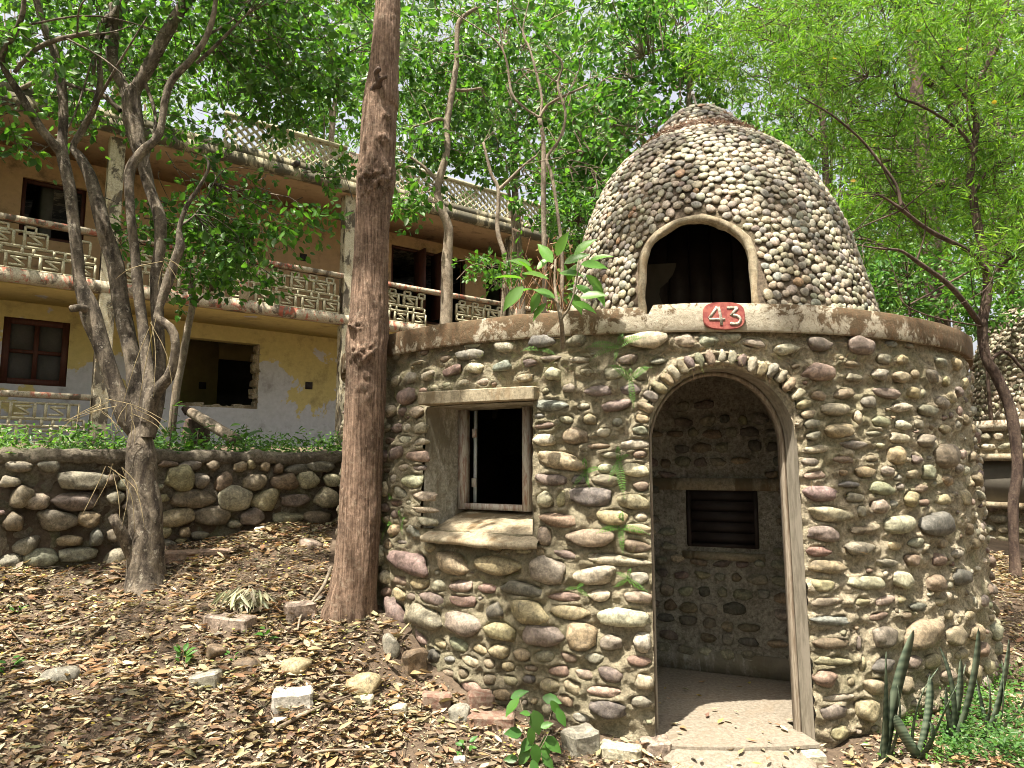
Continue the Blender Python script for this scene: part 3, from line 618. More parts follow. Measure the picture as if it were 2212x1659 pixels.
# lintel: a straight concrete beam
a0, z0 = px2wall(914, 879, .09); a1, z1 = px2wall(1150, 861, .03); P0, P1 = W(a0, 0, .09), W(a1 + .03, 0, .03)
lx = (P1 - P0)[:2]; LLen = np.linalg.norm(lx); lx /= LLen; ln = np.array([lx[1], -lx[0]]); lz = (z0 + z1) / 2
lint = bevel_box('lintel', (LLen, .42, .083), M['plaster'], hut, .006, .004, 3)
lint.matrix_basis = Matrix(((lx[0], -ln[0], 0, (P0[0] + P1[0]) / 2 - ln[0] * .21), (lx[1], -ln[1], 0, (P0[1] + P1[1]) / 2 - ln[1] * .21), (0, 0, 1, lz + .042), (0, 0, 0, 1)))
# sloping sill
sa0, sz0 = px2wall(907, 1158, .12); sa1, _ = px2wall(1160, 1168, .12); na = 26
A = np.linspace(0, 1, na); mb = MB(); zf = sz0
tops = []
for f_ in np.linspace(0, 1, 9):
    a = (WL + (WR - WL) * A) * (1 - f_) + (sa0 + (sa1 - sa0) * A) * f_; off = -0.38 + 0.50 * f_
    z = wz0 - .006 + (zf - wz0) * f_ + 0.006 * fbm(np.c_[a * 9, np.full(na, f_ * 4), 0 * a], 3, 8); tops.append(W(a, z, off))
tops.append(tops[-1] - np.array([0, 0, .032])); b = W(WL + (WR - WL) * A, np.full(na, WZ0 - .06), -.02); tops.append(b)
mb.arr(np.concatenate(tops), grid_faces(len(tops), na)); mb.build('sill', M['plaster'], hut)

# parapet band with a broken notch
na = 420; ph = np.linspace(-math.pi, math.pi, na); an = px2wall(1396, 670, .06)[0] / RM
top = ZT + 0.006 * fbm(np.c_[np.cos(ph) * 6, np.sin(ph) * 6, 0 * ph], 3, 31)
top = top - 0.075 * np.exp(-((ph - an) / .006) ** 4) - 0.012 * (ph < an)
ring_ = []
for (ro, zz) in ((-.04, ZB + .02), (.055, ZB), (.06, ZB + .012), (.062, ZB + .06), (.061, ZB + .11), (.060, None), (.054, 'e'), (-.04, 'e'), (-.04, ZB + .02)):
    z = top - .005 if zz is None else (top if zz == 'e' else np.full(na, zz)); r = RT + ro + 0.004 * fbm(np.c_[ph * 17, z * 12, 0 * ph], 3, 33)
    ring_.append(np.c_[HC[0] + r * np.sin(ph), HC[1] - r * np.cos(ph), z])
mb = MB(); mb.arr(np.concatenate(ring_), grid_faces(len(ring_), na)); mb.build('parapet_band', M['parapet'], hut)
# roof slab and floor
def disc(name, r, z0, z1, mat, parent, hole=None):
    n = 64; t = np.linspace(0, 2 * math.pi, n, endpoint=False); c = np.c_[HC[0] + r * np.cos(t), HC[1] + r * np.sin(t)]
    V = np.vstack([np.c_[c, np.full(n, z1)], np.c_[c, np.full(n, z0)], [[HC[0], HC[1], z1], [HC[0], HC[1], z0]]]); mb = MB()
    F = [(i, (i + 1) % n, 2 * n) for i in range(n)] + [((i + 1) % n + n, i + n, 2 * n + 1) for i in range(n)] + [(i, i + n, (i + 1) % n + n, (i + 1) % n) for i in range(n)]
    mb.add(V, F); return mb.build(name, mat, parent)
disc('roof_slab', 2.672, 2.31, 2.385, M['plaster'], hut); disc('floor', 2.49, -.06, 0.0, M['floor'], hut)
a = np.linspace(DL + .003, DR - .003, 24); o_ = np.linspace(-.40, .07, 14); A_, O_ = np.meshgrid(a, o_, indexing='ij')
V = W(A_.ravel(), np.full(A_.size, .004), O_.ravel()); V[:, 2] = .005; e = len(V)
lip = W(a, np.full(24, -.012), .071); mb = MB(); mb.arr(V, grid_faces(24, 14)); k0 = mb.n
mb.arr(np.concatenate([W(a, np.full(24, .005), .07), lip]), grid_faces(2, 24)); mb.build('doorstep', M['floor'], hut)
# sloping concrete apron before the door
pa = [atz(1392, 1600, -.004), atz(1778, 1600, -.004), atz(1815, 1720, -.05), atz(1415, 1720, -.05)]
nu, nv = 30, 20; U_, V_ = np.meshgrid(np.linspace(0, 1, nu), np.linspace(-.15, 1, nv), indexing='ij'); U_, V_ = U_.ravel(), V_.ravel()
Q = (np.outer((1 - U_) * (1 - V_), pa[0]) + np.outer(U_ * (1 - V_), pa[1]) + np.outer(U_ * V_, pa[2]) + np.outer((1 - U_) * V_, pa[3]))
Q[:, 2] += .006 * fbm(Q * 5, 3, 41) - .07 * np.clip((np.abs(U_ - .5) + .06 * fbm(Q * 6, 2, 42) - .38) * 8, 0, 1) - .05 * np.clip((V_ + .10 * fbm(Q * 5, 2, 43) - .45) * 4, 0, 1); kind(fast_mesh('doorstep_path', Q, grid_faces(nu, nv), M['floor'], smooth=True), 'structure')

# inner partition wall seen through the doorway
I0, I1 = atz(1425, 1438, 0), atz(1706, 1470, 0); ix = (I1 - I0)[:2]; IL = np.linalg.norm(ix); ix /= IL; inn = np.array([ix[1], -ix[0]])
def IW(qv, z, off=0.0): return np.stack([I0[0] + ix[0] * qv + inn[0] * off, I0[1] + ix[1] * qv + inn[1] * off, z + 0 * qv], -1)
def px2in(x, y):
    P = hit(x, y, I0, (inn[0], inn[1], 0)); return (P[:2] - I0[:2]) @ ix, P[2]
lw = [px2in(1483, 1052), px2in(1640, 1186)]; lq0, lz1 = lw[0]; lq1, lz0 = lw[1]
ist = []
for rows_y in range(40):
    pass
zr = 0.14
while zr < 2.05:
    hh = rng.uniform(.030, .045); qv = -.30 + rng.uniform(0, .06)
    while qv < IL + .4:
        hw = rng.uniform(.04, .075)
        if not (lq0 - .05 - hw < qv + hw < lq1 + .05 + hw and lz0 - .09 < zr < lz1 + .14) and rng.random() < .9: ist.append((qv + hw, zr + rng.uniform(-.012, .012), hw, hh * rng.uniform(.7, 1.05)))
        qv += 2 * hw + rng.uniform(.015, .05)
    zr += 2 * hh + .028
qq = np.linspace(-.75, IL + .9, 90); zz = np.linspace(-.02, 2.32, 120); mb = MB()
def in_open(qv, z): return lq0 < qv < lq1 and lz0 < z < lz1
Qm, Zm = np.meshgrid(qq, zz, indexing='ij'); dd = .008 * fbm(np.c_[Qm.ravel(), Zm.ravel(), 0 * Qm.ravel()] * 7, 3, 51)
for (sq, sz, hw, hh) in ist:
    u = np.sqrt(((Qm.ravel() - sq) / hw) ** 2 + ((Zm.ravel() - sz) / hh) ** 2); dd += .012 * np.exp(-((u - 1.15) / .3) ** 2)
dd += np.where(Zm.ravel() < .13, .02, 0); F = grid_faces(90, 120); cq = Qm.ravel()[F].mean(1); czz = Zm.ravel()[F].mean(1)
keep = ~((cq > lq0) & (cq < lq1) & (czz > lz0) & (czz < lz1))
iw = fast_mesh('inner_wall', IW(Qm.ravel(), Zm.ravel(), dd), F[keep], M['mortar_inner'], hut, True)
Xi, Yi = np.array([ix[0], ix[1], 0]), np.array([inn[0], inn[1], 0]); Zi = np.array([0, 0, 1.0])
for k, (sq, sz, hw, hh) in enumerate(ist):
    if sq < -.32 or sq > IL + .35: continue
    put_stone('stone', SH, Xi, Yi, Zi, IW(np.float64(sq), sz, .012), hw, .03, hh, rng.uniform(-.12, .12), jitter(np.array(PAL[rng.choice(list('gonpygdw'))]), rng), iw, k)
def IX(V): return IW(V[:, 0], V[:, 2], V[:, 1])
bz = px2in(1560, 1046)[1]
m_ = MB(); m_.box((-.7, -.05, bz - .045), (IL + .8, .028, bz + .045), IX); m_.build('lintel_course', M['plaster'], hut)
m_ = MB(); m_.box((lq0 - .04, -.04, lz0 - .09), (lq1 + .04, .03, lz0 - .035), IX); m_.build('inner_sill', M['plaster'], hut)
lv = MB(); t_ = .026
lv.box((lq0, -.04, lz0), (lq0 + t_, .014, lz1), IX); lv.box((lq1 - t_, -.04, lz0), (lq1, .014, lz1), IX); lv.box((lq0 + t_ + .001, -.038, lz0), (lq1 - t_ - .001, .012, lz0 + t_), IX); lv.box((lq0 + t_ + .001, -.038, lz1 - t_), (lq1 - t_ - .001, .012, lz1), IX)
louv = lv.build('louvre_window', M['black_wood'], hut)
for k in range(5):
    zc = lz0 + t_ + (lz1 - lz0 - 2 * t_) * (k + .5) / 5; h_ = (lz1 - lz0 - 2 * t_) / 5
    m_ = MB(); V = np.array([[lq0 + t_, -.032, zc - h_ * .55], [lq1 - t_, -.032, zc - h_ * .55], [lq1 - t_, -.012, zc + h_ * .5], [lq0 + t_, -.012, zc + h_ * .5]])
    V = np.vstack([V, V + np.array([0, .006, 0])]); m_.add(IX(V), [(0, 1, 2, 3), (7, 6, 5, 4), (0, 4, 5, 1), (1, 5, 6, 2), (2, 6, 7, 3), (3, 7, 4, 0)]); m_.build('slat', M['black_wood'], louv)
m_ = MB(); m_.box((lq0 - .1, -.16, lz0 - .1), (lq1 + .1, -.06, lz1 + .1), IX); m_.build('backing_shade', M['room_shade'], louv)  # dark sheet whose colour stands for the shade behind the slats

# ------------------------------------------------------------------ dome of the hut
DPX = 1556; _r = ray(DPX, HOR); DDIST = 5.45; _u = _r[:2] / np.linalg.norm(_r[:2]); DCEN = _u * DDIST
# radius, height and sideways drift of the dome, bottom to top: steep flank, shoulder, small cap
PROF = np.array([(1.131, 2.3, 0.002), (1.079, 2.6, -0.011), (1.016, 2.9, -0.024), (0.943, 3.2, -0.037), (0.841, 3.45, -0.048), (0.758, 3.61, -0.055), (0.67, 3.733, -0.06), (0.574, 3.818, -0.064), (0.480, 3.894, -0.067), (0.392, 3.969, -0.07), (0.335, 4.045, -0.074), (0.272, 4.12, -0.077), (0.205, 4.186, -0.08), (0.12, 4.238, -0.082), (0.0, 4.258, -0.083)])
PR, LAT = PROF[:, :2], PROF[:, 2]; PERP = np.array([_u[1], -_u[0]])
pr = catmull(np.c_[PR, np.zeros(len(PR))], 120)[:, :2]; pr[:, 0] = np.maximum(pr[:, 0], 0)
prl = np.concatenate([[0], np.cumsum(np.linalg.norm(np.diff(pr, axis=0), axis=1))])
def dome_pt(l, ph, off=0.0, cen=None):
    cen = DCEN if cen is None else cen
    r = np.interp(l, prl, pr[:, 0]); z = np.interp(l, prl, pr[:, 1]); d = 0.01
    dr = (np.interp(l + d, prl, pr[:, 0]) - np.interp(l - d, prl, pr[:, 0])); dz = (np.interp(l + d, prl, pr[:, 1]) - np.interp(l - d, prl, pr[:, 1])); n = np.hypot(dr, dz) + 1e-9
    nr, nz = dz / n, -dr / n; rr = r + nr * off; la = np.interp(z, PR[:, 1], LAT)
    return np.stack([cen[0] + PERP[0] * la + rr * np.sin(ph), cen[1] + PERP[1] * la - rr * np.cos(ph), z + nz * off], -1), nr, nz
# window arch in the dome: a vertical plane facing out of the dome
wq = ray(1508, HOR); wa = wq[:2] / np.linalg.norm(wq[:2]); bq = -2 * DCEN @ wa; cq_ = DCEN @ DCEN - 1.10 ** 2; tw = (-bq - math.sqrt(bq * bq - 4 * cq_)) / 2
DWP = wa * tw; dn = np.array([-.20, -.98]); DWP = DWP - dn * .03; dx_ = np.array([-dn[1], dn[0]])
def px2dw(x, y):
    P = hit(x, y, (DWP[0], DWP[1], 0), (dn[0], dn[1], 0)); return (P[:2] - DWP) @ dx_, P[2]
wl_, _ = px2dw(1399, 620); wr_, _ = px2dw(1619, 620); dwc = (wl_ + wr_) / 2; dwh = (wr_ - wl_) / 2 + .008; dws = px2dw(1400, 585)[1]; dwt = px2dw(1508, 487)[1]; dwt = EYE + (dwt - EYE) * 1.035
def dw_in(P, g=0.0):
    d = P[:, :2] - DWP; u = d @ dx_ - dwc; v = d @ dn
    top = dws + (dwt + g - dws) * np.sqrt(np.clip(1 - (u / (dwh + g)) ** 2, 0, 1))
    return (np.abs(u) < dwh + g) & (P[:, 2] < top) & (v > -.75)
nph, nl = 200, 90; PHI, LL = np.meshgrid(np.linspace(-math.pi, math.pi, nph), np.linspace(0, prl[-1], nl), indexing='ij')
P, _, _ = dome_pt(LL.ravel(), PHI.ravel(), 0.008 * fbm(np.c_[np.cos(PHI.ravel()) * 4, np.sin(PHI.ravel()) * 4, LL.ravel() * 4], 3, 61))
F = grid_faces(nph, nl); keep = ~dw_in(P[F].mean(1), .03)
dome = fast_mesh('dome', P, F[keep], M['mortar_dark'], hut, True)

def pack(rng, lmax, phimax, d, avoid, cen, tries):
    cell = {}; pts = []
    for _ in range(tries):
        l = rng.uniform(0.10, lmax); r = np.interp(l, prl, pr[:, 0])
        if rng.random() > r / 1.2: continue
        ph = rng.uniform(-phimax, phimax); dd = d * (rng.uniform(.8, 1.35))
        P = dome_pt(np.array([l]), np.array([ph]), 0, cen)[0][0]; k = tuple((P / .09).astype(int)); ok = True
        for i in (-1, 0, 1):
            for j in (-1, 0, 1):
                for m in (-1, 0, 1):
                    for q_, dq in cell.get((k[0] + i, k[1] + j, k[2] + m), ()):
                        if (q_ - P) @ (q_ - P) < ((dd + dq) / 2) ** 2: ok = False; break
                    if not ok: break
                if not ok: break
            if not ok: break
        if ok: cell.setdefault(k, []).append((P, dd)); pts.append((l, ph, dd))
    A = np.array(pts); P = dome_pt(A[:, 0], A[:, 1], 0, cen)[0]
    if avoid is not None: A = A[~avoid(P)]
    return A
PP = dict(w=(.46, .42, .32), g=(.32, .29, .225), y=(.37, .32, .225), k=(.33, .27, .21), b=(.25, .25, .225), d=(.15, .14, .125), o=(.31, .295, .215), p=(.22, .18, .155), a=(.36, .21, .11))
def dome_pebbles(A, cen, parent, n_obj, score):
    P, nr, nz = dome_pt(A[:, 0], A[:, 1], .008, cen); keys = list('wwwwwggggyyykooobbdp')
    sc = np.array([score(p, a) for p, a in zip(P, A)]); order = np.argsort(-sc); rest = []
    for r_, i in enumerate(order):
        l, ph, d = A[i]; Xv = np.array([math.cos(ph), math.sin(ph), 0]); Yv = np.array([nr[i] * math.sin(ph), -nr[i] * math.cos(ph), nz[i]]); Zv = np.cross(Xv, Yv)
        if Zv[2] < 0: Zv = -Zv
        an = rng.uniform(1.05, 1.38); sx = d * .62 * an ** .5; sz = d * .62 / an ** .5
        rot = rng.normal(0, .6) + (1.2 if (l < 1.1 and ph < -.5) else 0)
        c = PP['w'] if (l > prl[-1] - .30 and rng.random() < .8) else PP[rng.choice(keys)]
        if rng.random() < .01: c = PP['a']
        col = jitter(c, rng); it = (Xv, Yv, Zv, P[i], sx, min(sx, sz) * .52, sz, rot, col)
        if r_ < n_obj: put_stone('pebble', SHP, *it, parent, int(i))
        else: rest.append((*it, int(i)))
    if rest: merge_stones('pebble_cladding', SHP, rest, M['pebble_mass'], parent)
A = pack(rng, prl[-1] - .02, 2.4, .0405, lambda P: dw_in(P, .07), DCEN, 170000)
dome_pebbles(A, DCEN, dome, 300, lambda p, a: a[2] ** 2 * max(.05, math.cos(a[1] + .25)) / np.linalg.norm(p - CAMP) ** 2)
# brown rootlets of moss round the neck of the knob and along cracks
lneck = float(np.interp(3.95, pr[:, 1], prl)); k = 6500; l = lneck + np.where(rng.random(k) < .75, rng.normal(-.02, .032, k), rng.normal(-.06, .10, k)); ph = rng.uniform(-2, 2, k); P, nr, nz = dome_pt(l, ph, .018)
Nn = np.stack([nr * np.sin(ph), -nr * np.cos(ph), nz], -1); D = rng.normal(0, 1, (k, 3)); D -= Nn * (D * Nn).sum(1)[:, None] * .7
kind(leaf_mesh('moss', P, D, Nn, rng.uniform(.02, .06, k), rng.uniform(.004, .010, k), np.array([.10, .058, .036]) * rng.uniform(.6, 1.5, (k, 1)), M['leaf_dry'], dome, T_LANCE), 'stuff')
# plaster surround of the dome window
def dwring(g):
    t = np.linspace(math.pi, 0, 25); z0 = 2.36
    L = [(dwc - dwh - g, z) for z in np.linspace(z0, dws, 7)[:-1]] + [(dwc + (dwh + g) * math.cos(a), dws + (dwt + g - dws) * math.sin(a)) for a in t] + [(dwc + dwh + g, z) for z in np.linspace(dws, z0, 7)[1:]]
    return np.array(L)
def DX(q, v):
    v = v - np.clip(1.10 - np.interp(q[:, 1], PR[:, 1], PR[:, 0]), 0, .3) * .8        # the surround leans back with the dome
    return np.stack([DWP[0] + dx_[0] * q[:, 0] + dn[0] * v, DWP[1] + dx_[1] * q[:, 0] + dn[1] * v, q[:, 1]], -1)
g0, g1, gm = dwring(0), dwring(.050), dwring(.028); n = len(g0)
loops = [DX(g1, -.16), DX(g1, .02), DX(gm, .045), DX(g0, .03), DX(g0, .0), DX(g0 * 1.0, -.025)]
V = np.concatenate(loops); V += .010 * np.stack([fbm(V * 9 + s * 5, 3, 70 + s) for s in range(3)], 1)
mb = MB(); mb.arr(V, np.array([[k * n + i, k * n + i + 1, (k + 1) * n + i + 1, (k + 1) * n + i] for k in range(5) for i in range(n - 1)])); mb.build('dome_window_surround', M['plaster'], hut, True)
# boards and a plaster scrap inside the dome, dark-coloured to stand in for the shade in there
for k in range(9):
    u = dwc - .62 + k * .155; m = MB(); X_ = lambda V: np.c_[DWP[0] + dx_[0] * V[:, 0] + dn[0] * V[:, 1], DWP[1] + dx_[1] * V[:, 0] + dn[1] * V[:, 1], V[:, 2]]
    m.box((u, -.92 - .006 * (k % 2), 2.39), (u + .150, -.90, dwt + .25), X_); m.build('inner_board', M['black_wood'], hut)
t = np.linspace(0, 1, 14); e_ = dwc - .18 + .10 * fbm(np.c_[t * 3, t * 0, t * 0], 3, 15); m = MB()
V = np.concatenate([X_(np.c_[np.full(14, dwc - .6), np.full(14, -.885), 2.39 + t * (dwt - 2.42)]), X_(np.c_[e_, np.full(14, -.885), 2.39 + t * (dwt - 2.42)])]); m.arr(V, grid_faces(2, 14)); m.build('inner_plaster', M['room_shade'], hut)
# thin pipe standing on the knob
q = dome_pt(np.array([prl[-1]]), np.array([0.]))[0][0]
pp = thing('vent_pipe', 'thin upright rusty pipe sticking up from the dome knob', 'pipe', q)
tube('pipe', [q + [-.005, 0, -.05], q + [-.012, 0, .07], q + [-.03, 0, .145]], [.009, .009, .008], M['metal'], pp, sides=8, n=8)
tube('cap', [q + [-.03, 0, .142], q + [-.034, 0, .165]], [.013, .012], M['white_pvc'], pp, sides=10, n=4)

# ------------------------------------------------------------------ number plaque on the band
pa_, pz = px2wall(1563, 683, .07); Xp, Yp, Zp = frame_at(pa_); PC = W(pa_, pz, .066 - (float(Rz(pz)) - RT))
plq = thing('number_plaque', 'faded red oval plaque with white incised number 43 on the band', 'plaque', PC)
bm = bmesh.new(); hwp, hhp = .121, .080
out = []
for t in np.linspace(0, 2 * math.pi, 48, endpoint=False):
    e = 3.2; c, s = math.cos(t), math.sin(t); out.append(bm.verts.new((hwp * math.copysign(abs(c) ** (2 / e), c), hhp * math.copysign(abs(s) ** (2 / e), s), 0)))
f = bm.faces.new(out); r = bmesh.ops.extrude_face_region(bm, geom=[f]); tv = [v for v in r['geom'] if isinstance(v, bmesh.types.BMVert)]
for v in tv: v.co.z += .016
bmesh.ops.bevel(bm, geom=[e for e in bm.edges if all(v in tv for v in e.verts)], offset=.004, segments=2, affect='EDGES')
me = bpy.data.meshes.new('plate'); bm.to_mesh(me); bm.free(); me.materials.append(M['red_paint'])
mP = Matrix(((Xp[0], Zp[0], Yp[0], PC[0]), (Xp[1], Zp[1], Yp[1], PC[1]), (Xp[2], Zp[2], Yp[2], PC[2]), (0, 0, 0, 1)))
plate = link(bpy.data.objects.new('plate', me), plq); plate.matrix_basis = mP
def stroke(pts, w, closed=False):
    P = np.array(pts, float); n = len(P); L, Rr = [], []
    for i in range(n):
        a = P[max(i - 1, 0)]; b = P[min(i + 1, n - 1)]; d = b - a; d /= np.linalg.norm(d); nn = np.array([-d[1], d[0]]); L.append(P[i] + nn * w / 2); Rr.append(P[i] - nn * w / 2)
    return L, Rr
def digit(name, strokes):
    mb = MB()
    for j, (pts, w) in enumerate(strokes):
        L, Rr = stroke(pts, w); n = len(L); z0, z1 = .0155, .0185 + .0006 * j
        V = [(p[0], p[1], z1) for p in L] + [(p[0], p[1], z1) for p in Rr] + [(p[0], p[1], z0) for p in L] + [(p[0], p[1], z0) for p in Rr]
        F = []
        for i in range(n - 1): F += [(i, i + 1, n + i + 1, n + i), (2 * n + i, 2 * n + i + 1, i + 1, i), (n + i, n + i + 1, 3 * n + i + 1, 3 * n + i)]
        F += [(0, n, 3 * n, 2 * n), (n - 1, 3 * n - 1, 4 * n - 1, 2 * n - 1)]; mb.add(np.array(V), F)
    o = mb.build(name, M['white_paint'], plq); o.matrix_basis = mP; return o
# plaque zoom: 2212 px = 240 photo px; plate spans 95..1660 by 260..1280
def pz_(x, y): return ((x - 880) / 782.0 * hwp, (770 - y) / 510.0 * hhp)
digit('digit', [([pz_(620, 430), pz_(300, 880)], .015), ([pz_(300, 905), pz_(900, 905)], .014), ([pz_(655, 440), pz_(700, 600), pz_(745, 850), pz_(760, 1130)], .0165)])
arc = [pz_(1245 + 230 * math.cos(t), 920 + 165 * math.sin(t)) for t in np.linspace(-1.75, 2.3, 18)]
digit('digit', [([pz_(985, 475), pz_(1410, 475)], .015), ([pz_(1370, 480), pz_(1130, 765)], .0165), (arc, .0155)])

# ------------------------------------------------------------------ second hut, further off to the right
H2 = atd(2300, 930, 9.4)[:2]; z2 = 1.92
hut2 = thing('stone_hut', 'second pebble-domed stone hut partly hidden behind the slender tree at right', 'hut', (H2[0], H2[1], 0))
def lathe(name, prof, mat, parent, cen, n=80, smooth=True):
    t = np.linspace(0, 2 * math.pi, n); V = np.concatenate([np.c_[cen[0] + r * np.sin(t), cen[1] - r * np.cos(t), np.full(n, z)] for r, z in prof]); mb = MB(); mb.arr(V, grid_faces(len(prof), n)); return mb.build(name, mat, parent, smooth)
dz2 = z2 - 2.30 + .09
V0 = P  # unused
sc2 = 1.0
Pd, _, _ = dome_pt(LL.ravel(), PHI.ravel(), 0, H2); Pd[:, 2] += dz2
dome2 = fast_mesh('dome', Pd, F, M['mortar_dark'], hut2, True)
A2 = pack(rng, prl[-1] - .02, 2.0, .056, None, H2, 22000)
vd = math.atan2(-H2[0], H2[1])
P2, nr2, nz2 = dome_pt(A2[:, 0], A2[:, 1], .008, H2); rest = []
vis = [(CX + FPX * (p[0] / (p[1] * math.cos(PITCH) + (p[2] + dz2 - EYE) * math.sin(PITCH)))) < 2260 and math.cos(a[1] - vd) > .1 for p, a in zip(P2, A2)]
for i, (l, ph, d) in enumerate(A2):
    Xv = np.array([math.cos(ph), math.sin(ph), 0]); Yv = np.array([nr2[i] * math.sin(ph), -nr2[i] * math.cos(ph), nz2[i]]); Zv = np.cross(Xv, Yv); an = rng.uniform(1.05, 1.6)
    it = (Xv, Yv, Zv, P2[i] + [0, 0, dz2], d * .58 * an ** .5, d * .33, d * .58 / an ** .5, rng.normal(0, .5), jitter(PP[rng.choice(list('wwwwgyyko'))], rng))
    if vis[i]: put_stone('pebble', SHP, *it, dome2, i)
    else: rest.append((*it, i))
merge_stones('pebble_cladding', SHP, rest, M['pebble_mass'], dome2)
lathe('parapet_band', [(1.55, z2), (1.62, z2), (1.62, z2 + .13), (1.0, z2 + .135)], M['parapet'], hut2, H2)
w2 = lathe('wall', [(1.58, -.5), (1.56, z2 + .005)], M['mortar'], hut2, H2)
f2 = np.array([-H2[0], -H2[1]]); f2 /= np.linalg.norm(f2); ph0 = math.atan2(f2[0], -f2[1])
k = 0
zrow = .35
while zrow < z2 - .05:
    ph = ph0 - 1.3
    while ph < ph0 + .6:
        hw = rng.uniform(.05, .10); hh = rng.uniform(.035, .05); p = ph + hw / 1.57
        if not (ph0 - .62 < p < ph0 + .05 and 1.0 < zrow < 1.62):
            Xv = np.array([math.cos(p), math.sin(p), 0]); Yv = np.array([math.sin(p), -math.cos(p), 0])
            put_stone('stone', SH, Xv, Yv, np.array([0, 0, 1.]), np.array([H2[0] + 1.575 * math.sin(p), H2[1] - 1.575 * math.cos(p), zrow]), hw, .05, hh, rng.uniform(-.1, .1), jitter(PAL[rng.choice(list('wygonkg'))], rng), w2, k); k += 1
        ph += (2 * hw + .03) / 1.57
    zrow += .125
# its window, a block with the opening's shade in its colour, lintel and sill
for nm, z0, z1, r0, r1, mt in (('window', 1.06, 1.55, 1.50, 1.60, 'room_shade'), ('lintel', 1.552, 1.64, 1.50, 1.68, 'plaster'), ('sill', .98, 1.055, 1.50, 1.70, 'plaster')):
    t = np.linspace(ph0 - .58, ph0 + .02, 14); V = np.concatenate([np.c_[H2[0] + r * np.sin(t), H2[1] - r * np.cos(t), np.full(14, z)] for r, z in ((r0, z0), (r1, z0), (r1, z1), (r0, z1), (r0, z0))])
    mb = MB(); mb.arr(V, grid_faces(5, 14)); mb.build(nm, M[mt], hut2)

# ------------------------------------------------------------------ two-storey building on the terrace
BT = np.array([.788, .615]); BN = np.array([.615, -.788]); BO = atd(740, HOR, 16.1)[:2]
def BX(V):
    V = np.asarray(V, float); return np.c_[BO[0] + BT[0] * V[:, 0] - BN[0] * V[:, 1], BO[1] + BT[1] * V[:, 0] - BN[1] * V[:, 1], V[:, 2]]
def px2f(x, y, o=0.0):
    Pp = BO - BN * o; P = hit(x, y, (Pp[0], Pp[1], 0), (BN[0], BN[1], 0)); return (P[:2] - BO) @ BT, P[2]
bz0 = px2f(740, 962)[1] - .25; slab0 = px2f(735, 699)[1]; slab1 = slab0 + .22; rail1 = px2f(735, 591)[1]; eave0 = px2f(745, 418)[1]; eave1 = eave0 + .22
SL, SR = -16.0, 20.0; OW = 1.75
bld = thing('apartment_building', 'derelict two-storey block with ochre upper and yellow lower walls behind the trees', 'building', BX([[0, 0, bz0]])[0])
def bbox(name, lo, hi, mat, parent):
    m = MB(); m.box(lo, hi, BX); return m.build(name, mat, parent)
def holed_wall(name, s0, s1, z0, z1, o0, o1, holes, mat):
    S_ = sorted({s0, s1, *[h[0] for h in holes], *[h[1] for h in holes]}); Z_ = sorted({z0, z1, *[h[2] for h in holes], *[h[3] for h in holes]}); m = MB()
    for a, b in zip(S_[:-1], S_[1:]):
        for c, d in zip(Z_[:-1], Z_[1:]):
            if any(h[0] <= (a + b) / 2 <= h[1] and h[2] <= (c + d) / 2 <= h[3] for h in holes): continue
            for o in (o0, o1): m.add(BX([[a, o, c], [b, o, c], [b, o, d], [a, o, d]]), [(0, 1, 2, 3)])
    for h in holes:
        a, b, c, d = h
        m.add(BX([[a, o0, c], [b, o0, c], [b, o1, c], [a, o1, c]]), [(0, 1, 2, 3)]); m.add(BX([[a, o0, d], [b, o0, d], [b, o1, d], [a, o1, d]]), [(0, 1, 2, 3)])
        m.add(BX([[a, o0, c], [a, o1, c], [a, o1, d], [a, o0, d]]), [(0, 1, 2, 3)]); m.add(BX([[b, o0, c], [b, o1, c], [b, o1, d], [b, o0, d]]), [(0, 1, 2, 3)])
    return m.build(name, mat, bld)
def rect(x0, y0, x1, y1, o=OW):
    a, b = px2f(x0, y0, o), px2f(x1, y1, o); c, d = px2f(x0, y1, o), px2f(x1, y0, o); return (min(a[0], c[0]), max(b[0], d[0]), (b[1] + c[1]) / 2, (a[1] + d[1]) / 2)
hA = rect(8, 690, 142, 832); hB = rect(392, 735, 556, 880); hC = rect(48, 395, 180, 520); hD = rect(846, 545, 1005, 700); hE = rect(430, 480, 548, 560); hF = rect(1050, 570, 1120, 700); hG = rect(255, 700, 340, 930)
holesL = [hA, hB]; holesU = [hC, hD, hE, hF]
holed_wall('lower_wall', SL, SR, bz0 - .3, slab0, OW, OW + .28, holesL, M['wall_lower'])
holed_wall('upper_wall', SL, SR, slab1, eave0, OW, OW + .28, holesU, M['wall_upper'])
bbox('back_wall', (SL, OW + 5.0, bz0), (SR, OW + 5.2, eave0), M['room_shade'], bld)
for k, s in enumerate((SL, -5.9, .4, 6.5, SR)): bbox('cross_wall', (s, OW + .285, bz0), (s + .2, OW + 4.99, eave0 - .005), M['room_shade'], bld)
bbox('balcony_slab', (SL, -.02, slab0), (SR, OW + 5.1, slab1), M['bldg_trim'], bld)
bbox('ground_slab', (SL, -.05, bz0 - .3), (SR, OW - .005, bz0 + .18), M['plaster'], bld)
bbox('balcony_ceiling', (SL, .16, slab0 - .03), (SR, OW - .004, slab0 - .004), M['wall_lower'], bld)
bbox('roof_slab', (SL, -.25, eave0), (SR, OW + 5.3, eave1), M['roof_conc'], bld)
bbox('eave_ceiling', (SL, -.10, eave0 - .03), (SR, OW - .004, eave0 - .004), M['ceiling'], bld)
bbox('roof_kerb', (SL, -.20, eave1 + .002), (SR, -.02, eave1 + .17), M['roof_conc'], bld)
